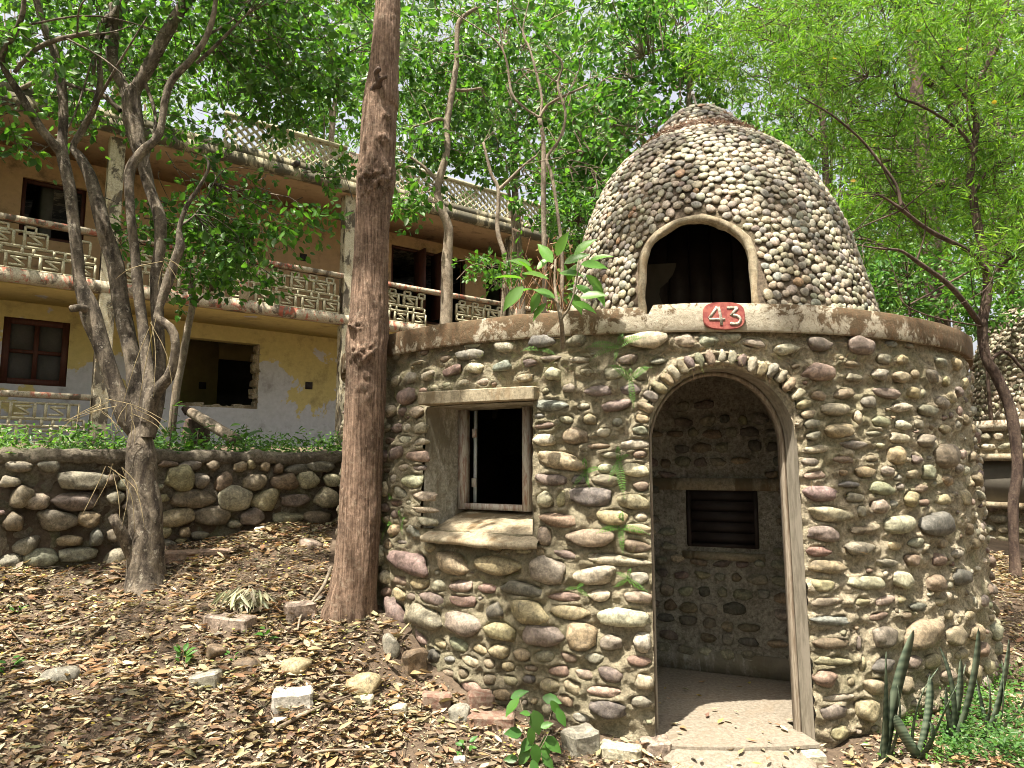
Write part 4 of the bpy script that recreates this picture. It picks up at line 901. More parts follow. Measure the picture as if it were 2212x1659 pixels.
# windows
def frame_win(name, h, o, mat, mull, cross, pane=None, t=.075):
    s0, s1, z0, z1 = h; m = MB()
    m.box((s0, o - .04, z0), (s0 + t, o + .05, z1), BX); m.box((s1 - t, o - .04, z0), (s1, o + .05, z1), BX); m.box((s0 + t + .002, o - .038, z0), (s1 - t - .002, o + .048, z0 + t), BX); m.box((s0 + t + .002, o - .038, z1 - t), (s1 - t - .002, o + .048, z1), BX)
    w = m.build(name, mat, bld)
    for k in range(mull):
        c = s0 + (s1 - s0) * (k + 1) / (mull + 1); bbox('mullion', (c - .04, o - .03, z0 + t), (c + .04, o + .04, z1 - t), mat, w)
    for k in range(cross):
        c = z0 + (z1 - z0) * (k + 1) / (cross + 1); bbox('crossbar', (s0 + t, o - .025, c - .035), (s1 - t, o + .035, c + .035), mat, w)
    if pane:
        for i in range(mull + 1):
            for j in range(cross + 1):
                a = s0 + (s1 - s0) * i / (mull + 1); b = s0 + (s1 - s0) * (i + 1) / (mull + 1); c = z0 + (z1 - z0) * j / (cross + 1); d = z0 + (z1 - z0) * (j + 1) / (cross + 1)
                bbox('pane', (a + .041, o + .005, c + .04), (b - .041, o + .012, d - .04), pane, w)
    return w
frame_win('window', hA, OW + .06, M['dark_wood'], 1, 1, M['gauze'], .12)
frame_win('window', hC, OW + .12, M['dark_wood'], 0, 0); frame_win('window', hE, OW + .12, M['dark_wood'], 1, 0)
wD = frame_win('window', hD, OW + .08, M['dark_wood'], 2, 0)
for s in (hD[0] + .72, hD[0] + 1.28):
    bbox('open_casement', (s, OW - .55, hD[2] + .1), (s + .05, OW + .03, hD[3] - .1), M['dark_wood'], wD)
frame_win('window', hF, OW + .08, M['dark_wood'], 1, 0)
# broken masonry round the smashed window, inner doorway behind it
for k in range(16):
    u = k / 15; z = hB[2] + (hB[3] - hB[2]) * u; w_ = rng.uniform(.06, .2)
    o = bevel_box('brick', (w_, .24, .15), M['plaster'], bld, .02, .03, k); p = BX([[hB[1] - w_ * .25, OW + .13, z]])[0]; o.matrix_basis = Matrix.Translation(p) @ Matrix.Rotation(math.atan2(BT[1], BT[0]), 4, 'Z')
for k in range(10):
    s = hB[0] + (hB[1] - hB[0]) * (k + .5) / 10; h_ = rng.uniform(.05, .14)
    o = bevel_box('brick', (.22, .24, h_), M['plaster'], bld, .02, .02, k + 30); p = BX([[s, OW + .13, hB[2] + h_ * .2]])[0]; o.matrix_basis = Matrix.Translation(p) @ Matrix.Rotation(math.atan2(BT[1], BT[0]), 4, 'Z')
ib = rect(472, 778, 553, 900, OW + 2.6)
bbox('room_partition', (hB[0] - 1.5, OW + 2.6, bz0), (ib[0], OW + 2.7, slab0 - .01), M['room_yellow'], bld); bbox('room_partition', (ib[0] + .002, OW + 2.6, ib[3]), (ib[1] + 2, OW + 2.7, slab0 - .012), M['room_yellow'], bld)
# pillars
sp = (px2f(738, 700)[0] + px2f(764, 700)[0]) / 2; sp2 = px2f(220, 820)[0]; dsp = sp - sp2
for s in (sp2 - dsp, sp2, sp, sp + dsp, sp + 2 * dsp):
    for (z0, z1) in ((bz0 + .182, slab0 - .002), (slab1 + .002, eave0 - .002)):
        o = bevel_box('pillar', (.27, .27, z1 - z0), M['pillar'], bld, .012, .006, int(s * 7) % 50); p = BX([[s, .12, (z0 + z1) / 2]])[0]; o.matrix_basis = Matrix.Translation(p) @ Matrix.Rotation(math.atan2(BT[1], BT[0]), 4, 'Z')
    o = bevel_box('pillar_cap', (.30, .30, .75), M['bldg_trim'], bld, .012, .004, 3); p = BX([[s, -.02, eave1 + .40]])[0]; o.matrix_basis = Matrix.Translation(p) @ Matrix.Rotation(math.atan2(BT[1], BT[0]), 4, 'Z')
# precast screens: Z blocks, upright blocks and bricks, each one mesh shared by all its copies
def blockmesh(name, segs, th=.038, dp=.08):
    m = MB()
    for j, (x0, z0, x1, z1) in enumerate(segs):
        d = np.array([x1 - x0, z1 - z0]); L = np.linalg.norm(d); d /= L; n = np.array([-d[1], d[0]]) * th / 2; e = .001 * (j % 4); m_ = dp / 2 - e
        c = [np.array([x0, z0]) - n, np.array([x1, z1]) - n, np.array([x1, z1]) + n, np.array([x0, z0]) + n]
        m.add([[p[0], o, p[1]] for o in (-m_, m_) for p in c], [(0, 1, 2, 3), (7, 6, 5, 4), (0, 4, 5, 1), (1, 5, 6, 2), (2, 6, 7, 3), (3, 7, 4, 0)])
    o = m.build(name, M['screen'], None); me = o.data; bpy.data.objects.remove(o); return me
def rectseg(w, h): return [(-w / 2, -h / 2, w / 2, -h / 2), (w / 2, -h / 2, w / 2, h / 2), (w / 2, h / 2, -w / 2, h / 2), (-w / 2, h / 2, -w / 2, -h / 2)]
bZ = blockmesh('z_block', rectseg(.34, .27) + [(-.11, .07, .13, .07), (-.08, .07, .10, -.06), (-.13, -.065, .10, -.065)])
bU = blockmesh('upright_block', rectseg(.15, .27)); bS = blockmesh('brick_block', rectseg(.30, .12)); bQ = blockmesh('small_block', rectseg(.16, .12))
MR = Matrix.Rotation(math.atan2(BT[1], BT[0]), 4, 'Z')
def put_block(me, s, o, z, par):
    ob = link(bpy.data.objects.new('screen_block', me), par); ob.matrix_basis = Matrix.Translation(BX([[s, o, z]])[0]) @ MR
def balustrade(name, s0, s1, z0, z1, gaps=(), skip=None, parent=None):
    b = MB(); b.box((s0, -.06, z1 - .10), (s1, .12, z1), BX); r = b.build(name, M['bldg_trim'], bld)
    h = z1 - .10 - z0; s = s0 + .04; k = 0
    zr = [(z0 + .01 + .135, 'big', 0), (z0 + .01 + .27 + .075, 'small', .1), (z0 + .01 + .27 + .15 + .135, 'big', .25), (z0 + .59 + .15, 'post', .05)]
    for z, kd, ph in zr:
        s = s0 + .05 + ph; k = 0
        while s < s1 - .2:
            me, w = {'big': ((bZ, .34), (bU, .15)), 'small': ((bS, .30), (bQ, .16)), 'post': ((bQ, .16), (bQ, .16))}[kd][k % 2]
            if kd == 'post' and z + .06 > z1 - .1: break
            c = s + w / 2
            if not any(g[0] < c < g[1] and g[2] < z < g[3] for g in gaps): put_block(me, c, .03, z, r)
            s += w + (.012 if kd != 'post' else .25); k += 1
    return r
gap = [(*px2f(95, 560)[:1], px2f(230, 560)[0], rail1 - .62, rail1)]
balustrade('balcony_balustrade', sp2 + .16, sp - .16, slab1, rail1); balustrade('balcony_balustrade', sp2 - dsp + .16, sp2 - .16, slab1, rail1, [(px2f(92, 540)[0], px2f(180, 540)[0], slab1 + .4, rail1)])
balustrade('balcony_balustrade', sp + .16, sp + dsp - .16, slab1, rail1, [(px2f(915, 640)[0], px2f(985, 640)[0], 0, rail1)]); balustrade('balcony_balustrade', sp + dsp + .16, sp + 2 * dsp - .16, slab1, rail1)
balustrade('veranda_balustrade', sp2 - dsp + .16, sp2 - .16, bz0 + .2, px2f(100, 848)[1])
for x in (527, 1118):
    s = px2f(x, 600)[0]; bbox('baluster_post', (s - .09, -.07, slab1 + .002), (s + .09, .13, rail1 - .102), M['bldg_trim'], bld)
# roof lattice of wavy uprights
def wavy():
    m = MB(); z = np.linspace(0, .62, 22); x = .036 * np.cos(z / .62 * math.pi * 2 * 3.5); w = .029
    V = []
    for zz_, xx in zip(z, x): V += [(xx - w, -.03, zz_), (xx + w, -.03, zz_), (xx + w, .03, zz_), (xx - w, .03, zz_)]
    Fq = [(4 * i + j, 4 * i + (j + 1) % 4, 4 * i + 4 + (j + 1) % 4, 4 * i + 4 + j) for i in range(21) for j in range(4)]
    m.add(np.array(V), Fq); o = m.build('wavy', M['screen'], None); me = o.data; bpy.data.objects.remove(o); return me
wv = wavy(); lz0_ = eave1 + .172
for (s0, s1) in ((px2f(478, 330)[0], sp - .2), (sp + .2, sp + dsp - .2), (sp + dsp + .2, sp + 2 * dsp)):
    m = MB(); m.box((s0, -.17, lz0_ + .622), (s1, -.03, lz0_ + .70), BX); r = m.build('roof_lattice', M['screen'], bld); s = s0 + .06; k = 0
    while s < s1 - .05:
        ob = link(bpy.data.objects.new('lattice_bar', wv), r); ob.matrix_basis = Matrix.Translation(BX([[s, -.10, lz0_]])[0]) @ MR @ Matrix.Scale(-1 if k % 2 else 1, 4, (1, 0, 0)); s += .108; k += 1
o = tube('rain_spout', [BX([[px2f(628, 365)[0], -.15, eave1 + .06]])[0], BX([[px2f(628, 365)[0], -.42, eave1 + .02]])[0]], [.07, .065], M['black_wood'], bld, sides=12, n=5)
for (x, y, o_) in ((655, 556, OW), (437, 833, OW + 2.6), (667, 833, OW)):
    s, z = px2f(x, y, o_); bbox('switch_box', (s - .09, o_ - .02, z - .09), (s + .09, o_ + .01, z + .09), M['black_wood'], bld)

# ------------------------------------------------------------------ retaining wall of boulders
rw = thing('retaining_wall', 'low mossy boulder retaining wall below the yellow building', 'wall', (WA[0], WA[1], .5))
def RX(s, z, off=0.0): return np.stack([WA[0] + WT[0] * s + WN[0] * off, WA[1] + WT[1] * s + WN[1] * off, z + 0 * s], -1)
def px2r(x, y, off=0.0):
    Pp = WA + WN * off; P = hit(x, y, (Pp[0], Pp[1], 0), (WN[0], WN[1], 0)); return (P[:2] - WA) @ WT, P[2]
Z2 = lambda X, Y: (.342 * X, 540 + .342 * Y)
Z3 = lambda X, Y: (.342 * X, 1092 + .342 * Y)
K2 = """310 1355 140 80 0 g;115 1370 150 60 0 g;1055 1350 110 40 0 n;1200 1360 140 60 0 g;1335 1365 80 60 0 n;1505 1370 70 55 0 y;1580 1355 60 60 0 y;1665 1370 60 60 0 y;1745 1380 60 60 0 n;1870 1385 130 60 0 d;2020 1370 170 60 0 g;1130 1440 155 140 10 y;1265 1450 95 90 0 g;1600 1470 130 90 0 n;1785 1460 150 100 0 n;1930 1450 125 110 0 w;2095 1460 120 80 0 w;1480 1570 190 140 0 w;1675 1575 175 140 0 y;1860 1580 170 80 0 p;2060 1565 150 120 0 w;1210 1570 240 110 0 n;520 1460 340 100 3 g;140 1560 130 120 0 n;480 1580 280 110 0 p;230 1590 140 90 0 k;60 1460 120 70 0 g;700 1450 90 70 0 n;720 1570 110 80 0 g;1400 1470 90 110 0 n"""
K3 = """360 90 250 130 0 g;555 85 140 100 8 y;600 200 90 100 0 b;1115 75 210 100 -8 y;1340 65 220 110 0 n;1580 70 130 90 -10 p;1810 75 190 70 0 o;1040 170 60 60 0 y;1160 165 60 60 0 y;1470 115 80 50 0 w;1255 190 110 50 0 g;440 220 150 60 0 n;170 250 160 120 0 g;720 185 100 80 0 n;90 100 140 110 0 n;250 330 200 110 0 g;480 310 240 80 0 g;750 330 160 110 0 o;70 350 150 100 0 g;1990 80 150 80 0 n;2080 170 110 80 0 g;1700 150 110 50 0 g"""
RS = []
for L, tr in ((K2, Z2), (K3, Z3)):
    for x, y, w, h, rot, c in rows(L):
        x, y, w, h = float(x), float(y), float(w), float(h); s, z = px2r(*tr(x, y)); s0, _ = px2r(*tr(x - w / 2, y)); s1, _ = px2r(*tr(x + w / 2, y)); _, z0 = px2r(*tr(x, y + h / 2)); _, z1 = px2r(*tr(x, y - h / 2))
        RS.append((s, z, (s1 - s0) / 2, (z1 - z0) / 2, -math.radians(float(rot)), c))
for _ in range(4000):
    s = rng.uniform(-1.2, 3.1); z = rng.uniform(.35, 1.45); hw = rng.uniform(.03, .11); hh = hw * rng.uniform(.5, .8)
    if all(((s - q[0]) / (q[2] + hw)) ** 2 + ((z - q[1]) / (q[3] + hh)) ** 2 > 1 for q in RS): RS.append((s, z, hw, hh, rng.uniform(-.15, .15), rng.choice(list('gnyogp'))))
    if len(RS) > 170: break
sg = np.arange(-4, 3.6, .03); zg = np.linspace(.1, TZ - .06, 50); Sg, Zg = np.meshgrid(sg, zg, indexing='ij'); dd = .03 * fbm(np.c_[Sg.ravel(), Zg.ravel(), 0 * Sg.ravel()] * 4, 4, 81) + .018 * fbm(np.c_[Sg.ravel(), Zg.ravel(), 0 * Sg.ravel()] * 18, 3, 82)
mb = MB(); mb.arr(RX(Sg.ravel(), Zg.ravel(), dd), grid_faces(len(sg), 50)); rwall = mb.build('wall_face', M['mortar_terrace'], rw, True)
Xr, Yr = np.array([*WT, 0]), np.array([*WN, 0])
for k, (s, z, hw, hh, rot, c) in enumerate(RS): put_stone('stone', SH, Xr, Yr, np.array([0, 0, 1.]), RX(np.float64(s), z, .02 + .01 * (k % 3)), hw * 1.12, min(hw, hh) * .75 + .02, hh * 1.12, rot, jitter(np.array(PAL[c]) * .85, rng), rwall, k)
cs = np.arange(-4, 3.6, .025); prof = [(-.30, TZ - .02), (-.30, TZ + .035), (-.12, TZ + .04), (.02, TZ + .035), (.055, TZ + .015), (.05, TZ - .03), (.045, TZ - .07), (-.02, TZ - .075)]
V = np.concatenate([RX(cs, np.full(len(cs), z), o) for o, z in prof]); V += np.array([.016, .016, .022]) * np.stack([fbm(V * 11 + s * 4, 4, 90 + s) for s in range(3)], 1); mb = MB(); mb.arr(V, grid_faces(len(prof), len(cs))); mb.build('coping', M['mortar_terrace'], rw, True)

# ------------------------------------------------------------------ trees
GREENS = [(.065, .17, .028), (.085, .215, .032), (.12, .27, .04), (.05, .13, .025), (.10, .20, .05)]
def leaf_cols(rng, n, pal, v=0.3):
    c = np.array(pal)[rng.integers(0, len(pal), n)]; return np.clip(c * .88 * (1 + rng.uniform(-v, v, (n, 1))) * (1 + rng.uniform(-.08, .08, (n, 3))), .008, .6)
def spray(rng, C, per, llen, lw, twig, droop, up=0.55):
    """leaves set along twigs at the clump centres C"""
    n = len(C); td = rng.normal(0, 1, (n, 3)); td[:, 2] = td[:, 2] * .5 + .1; td = unit(td); N = n * per
    t = rng.uniform(-.5, .5, (n, per)); side = unit(rng.normal(0, 1, (N, 3))); T = np.repeat(td, per, 0)
    bend = np.array([0, 0, -1.0]) * droop
    P = np.repeat(C, per, 0) + T * (t.reshape(-1, 1) * twig) + bend * ((t.reshape(-1, 1) + .5) ** 2) * twig * .5 + side * .04
    D = T * .5 + side * .9 + bend * rng.uniform(.2, 1, (N, 1)); Nn = rng.normal(0, 1, (N, 3)) * .75 + np.array([-.1, -.2, up])
    L = llen * rng.uniform(.6, 1.25, N); return P, D, Nn, L, L * lw * rng.uniform(.8, 1.2, N), td
def blob_pts(rng, blobs):
    out = []
    for (c, r, n) in blobs:
        d = unit(rng.normal(0, 1, (n, 3))); q = rng.uniform(.25, 1, (n, 1)) ** .55; out.append(np.asarray(c) + d * q * np.asarray(r))
    return np.vstack(out)
def make_tree(name, label, base, limbs, blobs, leaf, barkm, lm, seed, group=None, pal=GREENS, T=T_OVAL, twig_r=.004, sides=10, rough=.12, trunk_kw=None, max_twig=.5, side=0):
    """limbs: lists of (point, radius); the first one is the trunk. blobs: (centre, radii, clump count). leaf: per, length, width ratio, twig length, droop"""
    rng = np.random.default_rng(seed); t = thing(name, label, 'tree', base, group)
    nodes = []
    for i, L in enumerate(limbs):
        P = np.array([p for p, r in L]); rd = np.array([r for p, r in L]); kw = dict(sides=sides if i else sides + 4, rough=rough, seed=seed + i)
        if i == 0 and trunk_kw: kw.update(trunk_kw)
        tube('trunk' if i == 0 else 'branch', P, rd, barkm, t, **kw); nodes.append(catmull(np.c_[P, rd], 24)[6 if i == 0 else 0:, :3])
    for j in range(side):                                          # thinner side branches along the limbs
        cand = [i_ for i_, l_ in enumerate(limbs) if l_[-1][0][2] > 2.9]; i = cand[int(rng.integers(0, len(cand)))]; Q = catmull(np.c_[[p for p, r in limbs[i]], [r for p, r in limbs[i]]], 30); k = int(rng.integers(16, 29)); a = Q[k, :3]; tg = Q[min(k + 1, 29), :3] - Q[k - 1, :3]; tg /= np.linalg.norm(tg) + 1e-9
        v = tg * .7 + rng.normal(0, .7, 3) + [0, 0, .25]; v /= np.linalg.norm(v); l = rng.uniform(.5, 1.3); b = a + v * l * .5 + rng.normal(0, .07, 3); c = b + (v + rng.normal(0, .35, 3)) * l * .5; r0 = min(max(Q[k, 3] * .5, .005), .018)
        tube('branch', [a, b, c], [r0, r0 * .7, r0 * .3], barkm, t, sides=6, n=12, rough=.08, seed=j); nodes.append(catmull(np.array([a, b, c]), 10))
    nodes = np.vstack(nodes)
    if blobs:
        C = blob_pts(rng, blobs); per, ll, lw, tw, dr = leaf; P, D, N, L, Wd, td = spray(rng, C, per, ll, lw, tw, dr)
        kind(leaf_mesh('crown', P, D, N, L, Wd, leaf_cols(rng, len(P), pal), lm, t, T), 'stuff')
        Vs, Fs, n0 = [], [], 0                                    # twigs: from the nearest limb to each clump
        for j in range(len(C)):
            c = C[j]; k = np.argmin(((nodes - c) ** 2).sum(1)); a = nodes[k]; d = np.linalg.norm(c - a); e = c + td[j] * tw * .5
            if d > max_twig:
                if rng.random() < .45: continue
                v = unit((c - a)[None])[0] + rng.normal(0, .55, 3); a = c - v / np.linalg.norm(v) * max_twig * rng.uniform(.5, .9); d = max_twig
            mid = (a + c) / 2 + rng.normal(0, .08, 3) * d + np.array([0, 0, .06 * d]); r0 = twig_r * (1 + 1.2 * d)
            V, F, F3 = tube_arrays([a, mid, c, e], [r0, r0 * .75, twig_r * .8, twig_r * .4], sides=4, n=9); F3 = np.c_[F3, F3[:, 2]]
            Vs.append(V); Fs.append(F + n0); n0 += len(V)
        kind(fast_mesh('twigs', np.vstack(Vs), np.vstack(Fs), barkm, t, True), 'stuff')
    return t
def PL(pts, tr, k, d):
    """polyline of zoomed pixels (x, y, width[, depth]) -> limb"""
    out = []
    for q in pts:
        x, y = tr(q[0], q[1]); dd = q[3] if len(q) > 3 else d; out.append((atd(x, y, dd), q[2] * k / 2 / FPX * dd))
    return out
I_ = lambda x, y: (x, y)
ZA = lambda X, Y: (.342 * X, .342 * Y)
ZC = lambda X, Y: (702 + .342 * X, .342 * Y)
ZR = lambda X, Y: (1780 + .3256 * X, .3256 * Y)
ZS = lambda X, Y: (1888 + .39 * X, 540 + .39 * Y)
def B(x, y, d, rx, rz, n, ry=None): return (atd(x, y, d), (rx, ry or rx, rz), n)

# the big straight trunk beside the hut
d0 = 4.85
bt = [(748, 1480, 150), (752, 1380, 122), (756, 1335, 106), (760, 1295, 99), (772, 1200, 92), (778, 1100, 90), (784, 960, 88), (791, 820, 88), (793, 740, 92), (797, 690, 88), (801, 560, 76), (808, 430, 80), (812, 380, 88), (815, 330, 82), (820, 240, 79), (824, 215, 80), (829, 150, 69), (835, 60, 63), (838, 0, 60), (846, -250, 56), (850, -600, 50)]
bl = [(atd(x, y, d0), w / 2 / FPX * d0) for x, y, w in bt]; topb = bl[-1][0]
limbs = [bl]
for k, (dx, dy, dz) in enumerate([(-1.6, -1.2, 1.6), (1.3, -1.8, 1.9), (.4, 1.6, 2.2), (-.5, -2.4, 1.2), (2.2, -.3, 1.3), (-2.6, .2, 1.1)]):
    a = topb - np.array([0, 0, .25 * k]); e = topb + np.array([dx, dy, dz]); limbs.append([(a, .06), ((a + e) / 2 + [0, 0, .2], .045), (e, .02)])
shade_big = [(topb + np.array(o), (1.3, 1.3, .8), n) for o, n in (((-1.5, -1.4, 1.7), 90), ((1.2, -2.0, 2.0), 110), ((.3, 1.2, 2.3), 60), ((-.5, -2.6, 1.3), 100), ((2.3, -.6, 1.4), 80), ((-2.8, .1, 1.2), 80), ((.6, -.9, 2.2), 80), ((2.4, -2.2, 1.8), 80))]
def trunk_knots(o):
    me = o.data; V = np.empty(len(me.vertices) * 3); me.vertices.foreach_get('co', V); V = V.reshape(-1, 3)
    for (x, y, r, h) in ((815, 385, .12, .018), (775, 765, .06, .03), (800, 760, .05, .022), (768, 700, .05, .028), (838, 250, .05, .02), (800, 395, .08, .018), (825, 300, .05, .02), (785, 835, .035, .012), (795, 860, .03, .012), (792, 812, .03, .01), (835, 460, .035, .018)):
        c = atd(x, y, d0 - .12); w = np.exp(-(((V - c) ** 2).sum(1) / r ** 2)); ax = atd(x, y, d0 + .0); n = unit(V - np.array([ax[0] if False else 0, 0, 0]) - np.c_[np.interp(V[:, 2], [p[0][2] for p in bl], [p[0][0] for p in bl]), np.full(len(V), d0), V[:, 2]])
        V += n * (w * h * (1 + 1.5 * fbm(V * 45, 3, 7)))[:, None]
    q = V * [1, 1, .07]; rid = (1 - np.abs(fbm(q * 48, 3, 71))) ** 2; ax = np.c_[np.interp(V[:, 2], [p[0][2] for p in bl], [p[0][0] for p in bl]), np.full(len(V), d0), V[:, 2]]; V += unit(V - ax) * (-.0055 * rid + .003 * fbm(V * 30, 3, 72))[:, None]
    zb = bl[3][0][2] - .06; th = np.arctan2(V[:, 1] - ax[:, 1], V[:, 0] - ax[:, 0]); V += unit((V - ax) * [1, 1, 0]) * (.03 * np.exp(-np.clip(V[:, 2] - zb, 0, 9) / .10) * np.clip(.45 + 1.1 * fbm(np.c_[np.cos(th) * 1.7, np.sin(th) * 1.7, 0 * th], 2, 77), 0, 1.4))[:, None]
    me.vertices.foreach_set('co', V.astype(np.float32).ravel()); me.update()
big = make_tree('straight_tree', 'tall straight red-brown trunk with knots standing beside the stone hut', bl[3][0], limbs, [(c_, r_, n_2 // 6) for c_, r_, n_2 in shade_big], (120, .10, .36, .40, .6), M['bark_big'], M['leaf'], 301, sides=10, rough=.045,
                trunk_kw=dict(sides=110, n=420, rough=.03, freq=9.0))
trunk_knots([c for c in big.children if c.name.startswith('trunk')][0])
stub = PL([(810, 195, 26, 4.77), (818, 178, 16, 4.71), (812, 158, 13, 4.68), (819, 148, 15, 4.65)], I_, 1, d0); tube('branch_stub', [p for p, r in stub], [r for p, r in stub], M['bark_dark'], big, sides=10, n=14, rough=.25, seed=4, freq=40)
stub = PL([(818, 176, 12, 4.71), (828, 168, 9, 4.66), (836, 166, 8, 4.65)], I_, 1, d0); tube('branch_stub', [p for p, r in stub], [r for p, r in stub], M['bark_dark'], big, sides=8, n=10, rough=.25, seed=9, freq=40)

# forked tree in front of the retaining wall
d = 5.3
L = [PL([(322, 1340, 120), (319, 1272, 92), (317, 1240, 76), (313, 1180, 68), (310, 1100, 66), (307, 1000, 66), (304, 975, 62), (300, 935, 40), (298, 910, 14)], I_, 1, d),
     PL([(860, 1150, 110, 5.3), (800, 1050, 125, 5.28), (740, 900, 110, 5.25), (690, 750, 100, 5.22), (640, 600, 105, 5.2), (590, 450, 120, 5.2), (560, 350, 110, 5.2), (505, 200, 75, 5.2), (490, 50, 72, 5.2)], Z2, .342, d),
     PL([(490, 1690, 72), (480, 1600, 74), (460, 1350, 72), (430, 1150, 72), (390, 960, 80), (395, 850, 66), (400, 700, 62), (390, 550, 60), (350, 350, 56), (290, 200, 52), (230, 0, 46), (200, -200, 36)], ZA, .342, 5.2),
     PL([(380, 960, 66, 5.2), (330, 900, 58, 5.15), (250, 800, 52, 5.1), (130, 600, 46, 5.0), (20, 420, 42, 4.9), (25, 320, 40, 4.85), (100, 200, 36, 4.8), (150, 50, 32, 4.75), (140, -120, 26, 4.7)], ZA, .342, d),
     PL([(900, 1200, 110, 5.33), (880, 1000, 115, 5.38), (855, 850, 108, 5.42), (840, 700, 105, 5.45), (800, 500, 105, 5.48), (760, 300, 100, 5.5), (730, 100, 105, 5.5), (690, -40, 105, 5.5)], Z2, .342, d),
     PL([(700, 1590, 105), (660, 1450, 95), (620, 1300, 88), (570, 1120, 74), (500, 985, 60), (455, 935, 44), (470, 900, 40), (520, 820, 46), (600, 660, 42), (635, 500, 36), (620, 320, 34), (660, 180, 44), (740, 70, 52), (800, -60, 44)], ZA, .342, 5.45),
     PL([(930, 1180, 100, 5.28), (950, 1000, 92, 5.28), (935, 800, 78, 5.32), (905, 500, 70, 5.35), (872, 250, 66, 5.35), (858, 100, 60, 5.35), (848, -30, 60, 5.35)], Z2, .342, d),
     PL([(845, 1620, 62), (830, 1400, 60), (815, 1200, 60), (825, 1060, 66), (900, 955, 58), (1000, 860, 48), (1030, 720, 42), (1045, 620, 44), (1090, 500, 46), (1200, 385, 46), (1290, 260, 40), (1345, 110, 34), (1370, -60, 26)], ZA, .342, 5.3),
     PL([(920, 1180, 110, 5.35), (985, 980, 96, 5.42), (1005, 780, 80, 5.5), (1005, 600, 74, 5.5), (995, 400, 74, 5.5), (985, 150, 70, 5.5), (1010, -20, 72, 5.5)], Z2, .342, d),
     PL([(1020, 1600, 74), (1010, 1380, 80), (955, 1220, 70), (910, 1050, 84), (870, 900, 110), (840, 750, 130), (830, 600, 120), (865, 545, 84), (960, 385, 78), (1050, 210, 76), (1180, 0, 72), (1260, -150, 60)], ZA, .342, 5.5),
     PL([(825, 640, 100), (790, 560, 72), (720, 420, 70), (705, 300, 74), (720, 180, 90), (735, 90, 70), (690, 0, 44)], ZA, .342, 5.55),
     PL([(930, 1080, 90, 5.26), (985, 900, 84, 5.22), (1070, 795, 66, 5.2), (1100, 680, 54, 5.18), (1108, 600, 52, 5.16), (1090, 510, 56, 5.15), (1030, 455, 62, 5.14), (995, 430, 60, 5.14)], Z2, .342, d),
     PL([(995, 425, 46, 5.14), (1005, 370, 50, 5.15), (1050, 230, 66, 5.15), (1100, 80, 60, 5.15), (1140, -30, 64, 5.15)], Z2, .342, d),
     PL([(1135, 1580, 40), (1130, 1450, 34), (1180, 1300, 32), (1260, 1180, 26), (1320, 1050, 20), (1290, 980, 12)], ZA, .342, 5.15),
     PL([(570, 400, 60, 5.2), (520, 365, 50, 5.1), (450, 372, 44, 5.02)], Z2, .342, d),
     PL([(740, 70, 40, 5.5), (640, 150, 34, 5.4), (600, 330, 30, 5.4), (590, 470, 22, 5.4)], ZA, .342, 5.4),
     PL([(90, 460, 26), (200, 330, 30), (330, 260, 32), (450, 230, 30), (560, 205, 26)], ZA, .342, 4.9),
     PL([(760, 700, 36), (650, 600, 34), (540, 570, 30), (400, 520, 26), (270, 455, 20)], ZA, .342, 5.7),
     PL([(1240, 400, 26), (1330, 320, 24), (1440, 210, 20), (1560, 90, 12)], ZA, .342, 5.4),
     PL([(285, 1200, 26, 5.25), (262, 1150, 24, 5.15), (243, 1115, 20, 5.1)], I_, 1, d)]
L[1] = L[1] + L[2][2:]; L[4] = L[4] + L[5][1:]; L[6] = L[6] + L[7][1:]; L[8] = L[8] + L[9][1:]; L[11] = L[11] + L[12][1:] + L[13][1:]; L = [l_ for i_, l_ in enumerate(L) if i_ not in (2, 5, 7, 9, 12, 13)]
blobs = [B(90, 40, 5.2, .55, .45, 24), B(250, 60, 5.8, .8, .5, 34), B(420, 60, 5.9, .8, .5, 36), B(560, 90, 6.0, .8, .55, 52), B(650, 170, 6.0, .6, .38, 44), B(690, 60, 5.6, .6, .5, 40), B(560, 215, 6.0, .5, .25, 20),
         B(410, 480, 5.9, .5, .22, 26), B(500, 520, 5.8, .42, .2, 22), B(330, 510, 5.9, .3, .2, 12), B(560, 590, 5.7, .2, .14, 6), B(20, 265, 5.0, .22, .2, 10), B(520, 440, 6.0, .35, .16, 9), B(640, 470, 5.7, .22, .14, 7), B(690, 460, 5.6, .16, .12, 4),
         B(30, 90, 4.9, .35, .4, 12), B(170, 250, 5.8, .35, .2, 9), B(400, 320, 6.0, .4, .2, 7), B(520, 390, 6.1, .3, .15, 6),
         B(470, 150, 6.6, .8, .4, 40), B(450, 410, 6.6, .5, .2, 14), B(560, 500, 6.3, .4, .18, 14), B(480, 570, 6.3, .3, .12, 8), B(300, 110, 6.2, .6, .35, 24), B(130, 100, 6.0, .5, .3, 16), B(720, 380, 6.3, .2, .2, 8), B(420, 300, 6.4, .4, .2, 6), B(250, -140, 5.2, 1.4, .6, 70), B(600, -160, 5.4, 1.2, .6, 60), ((-2.6, 3.6, 6.3), (1.8, 1.6, .8), 70), ((-3.6, 2.2, 6.0), (1.5, 1.5, .7), 50)]
make_tree('forked_tree', 'multi-stemmed grey tree forking low in front of the boulder wall', L[0][1][0], L, blobs, (15, .075, .62, .38, .5), M['bark_fork'], M['leaf'], 302, side=16, sides=12, rough=.12, twig_r=.0035, trunk_kw=dict(sides=28, n=70, rough=.16))

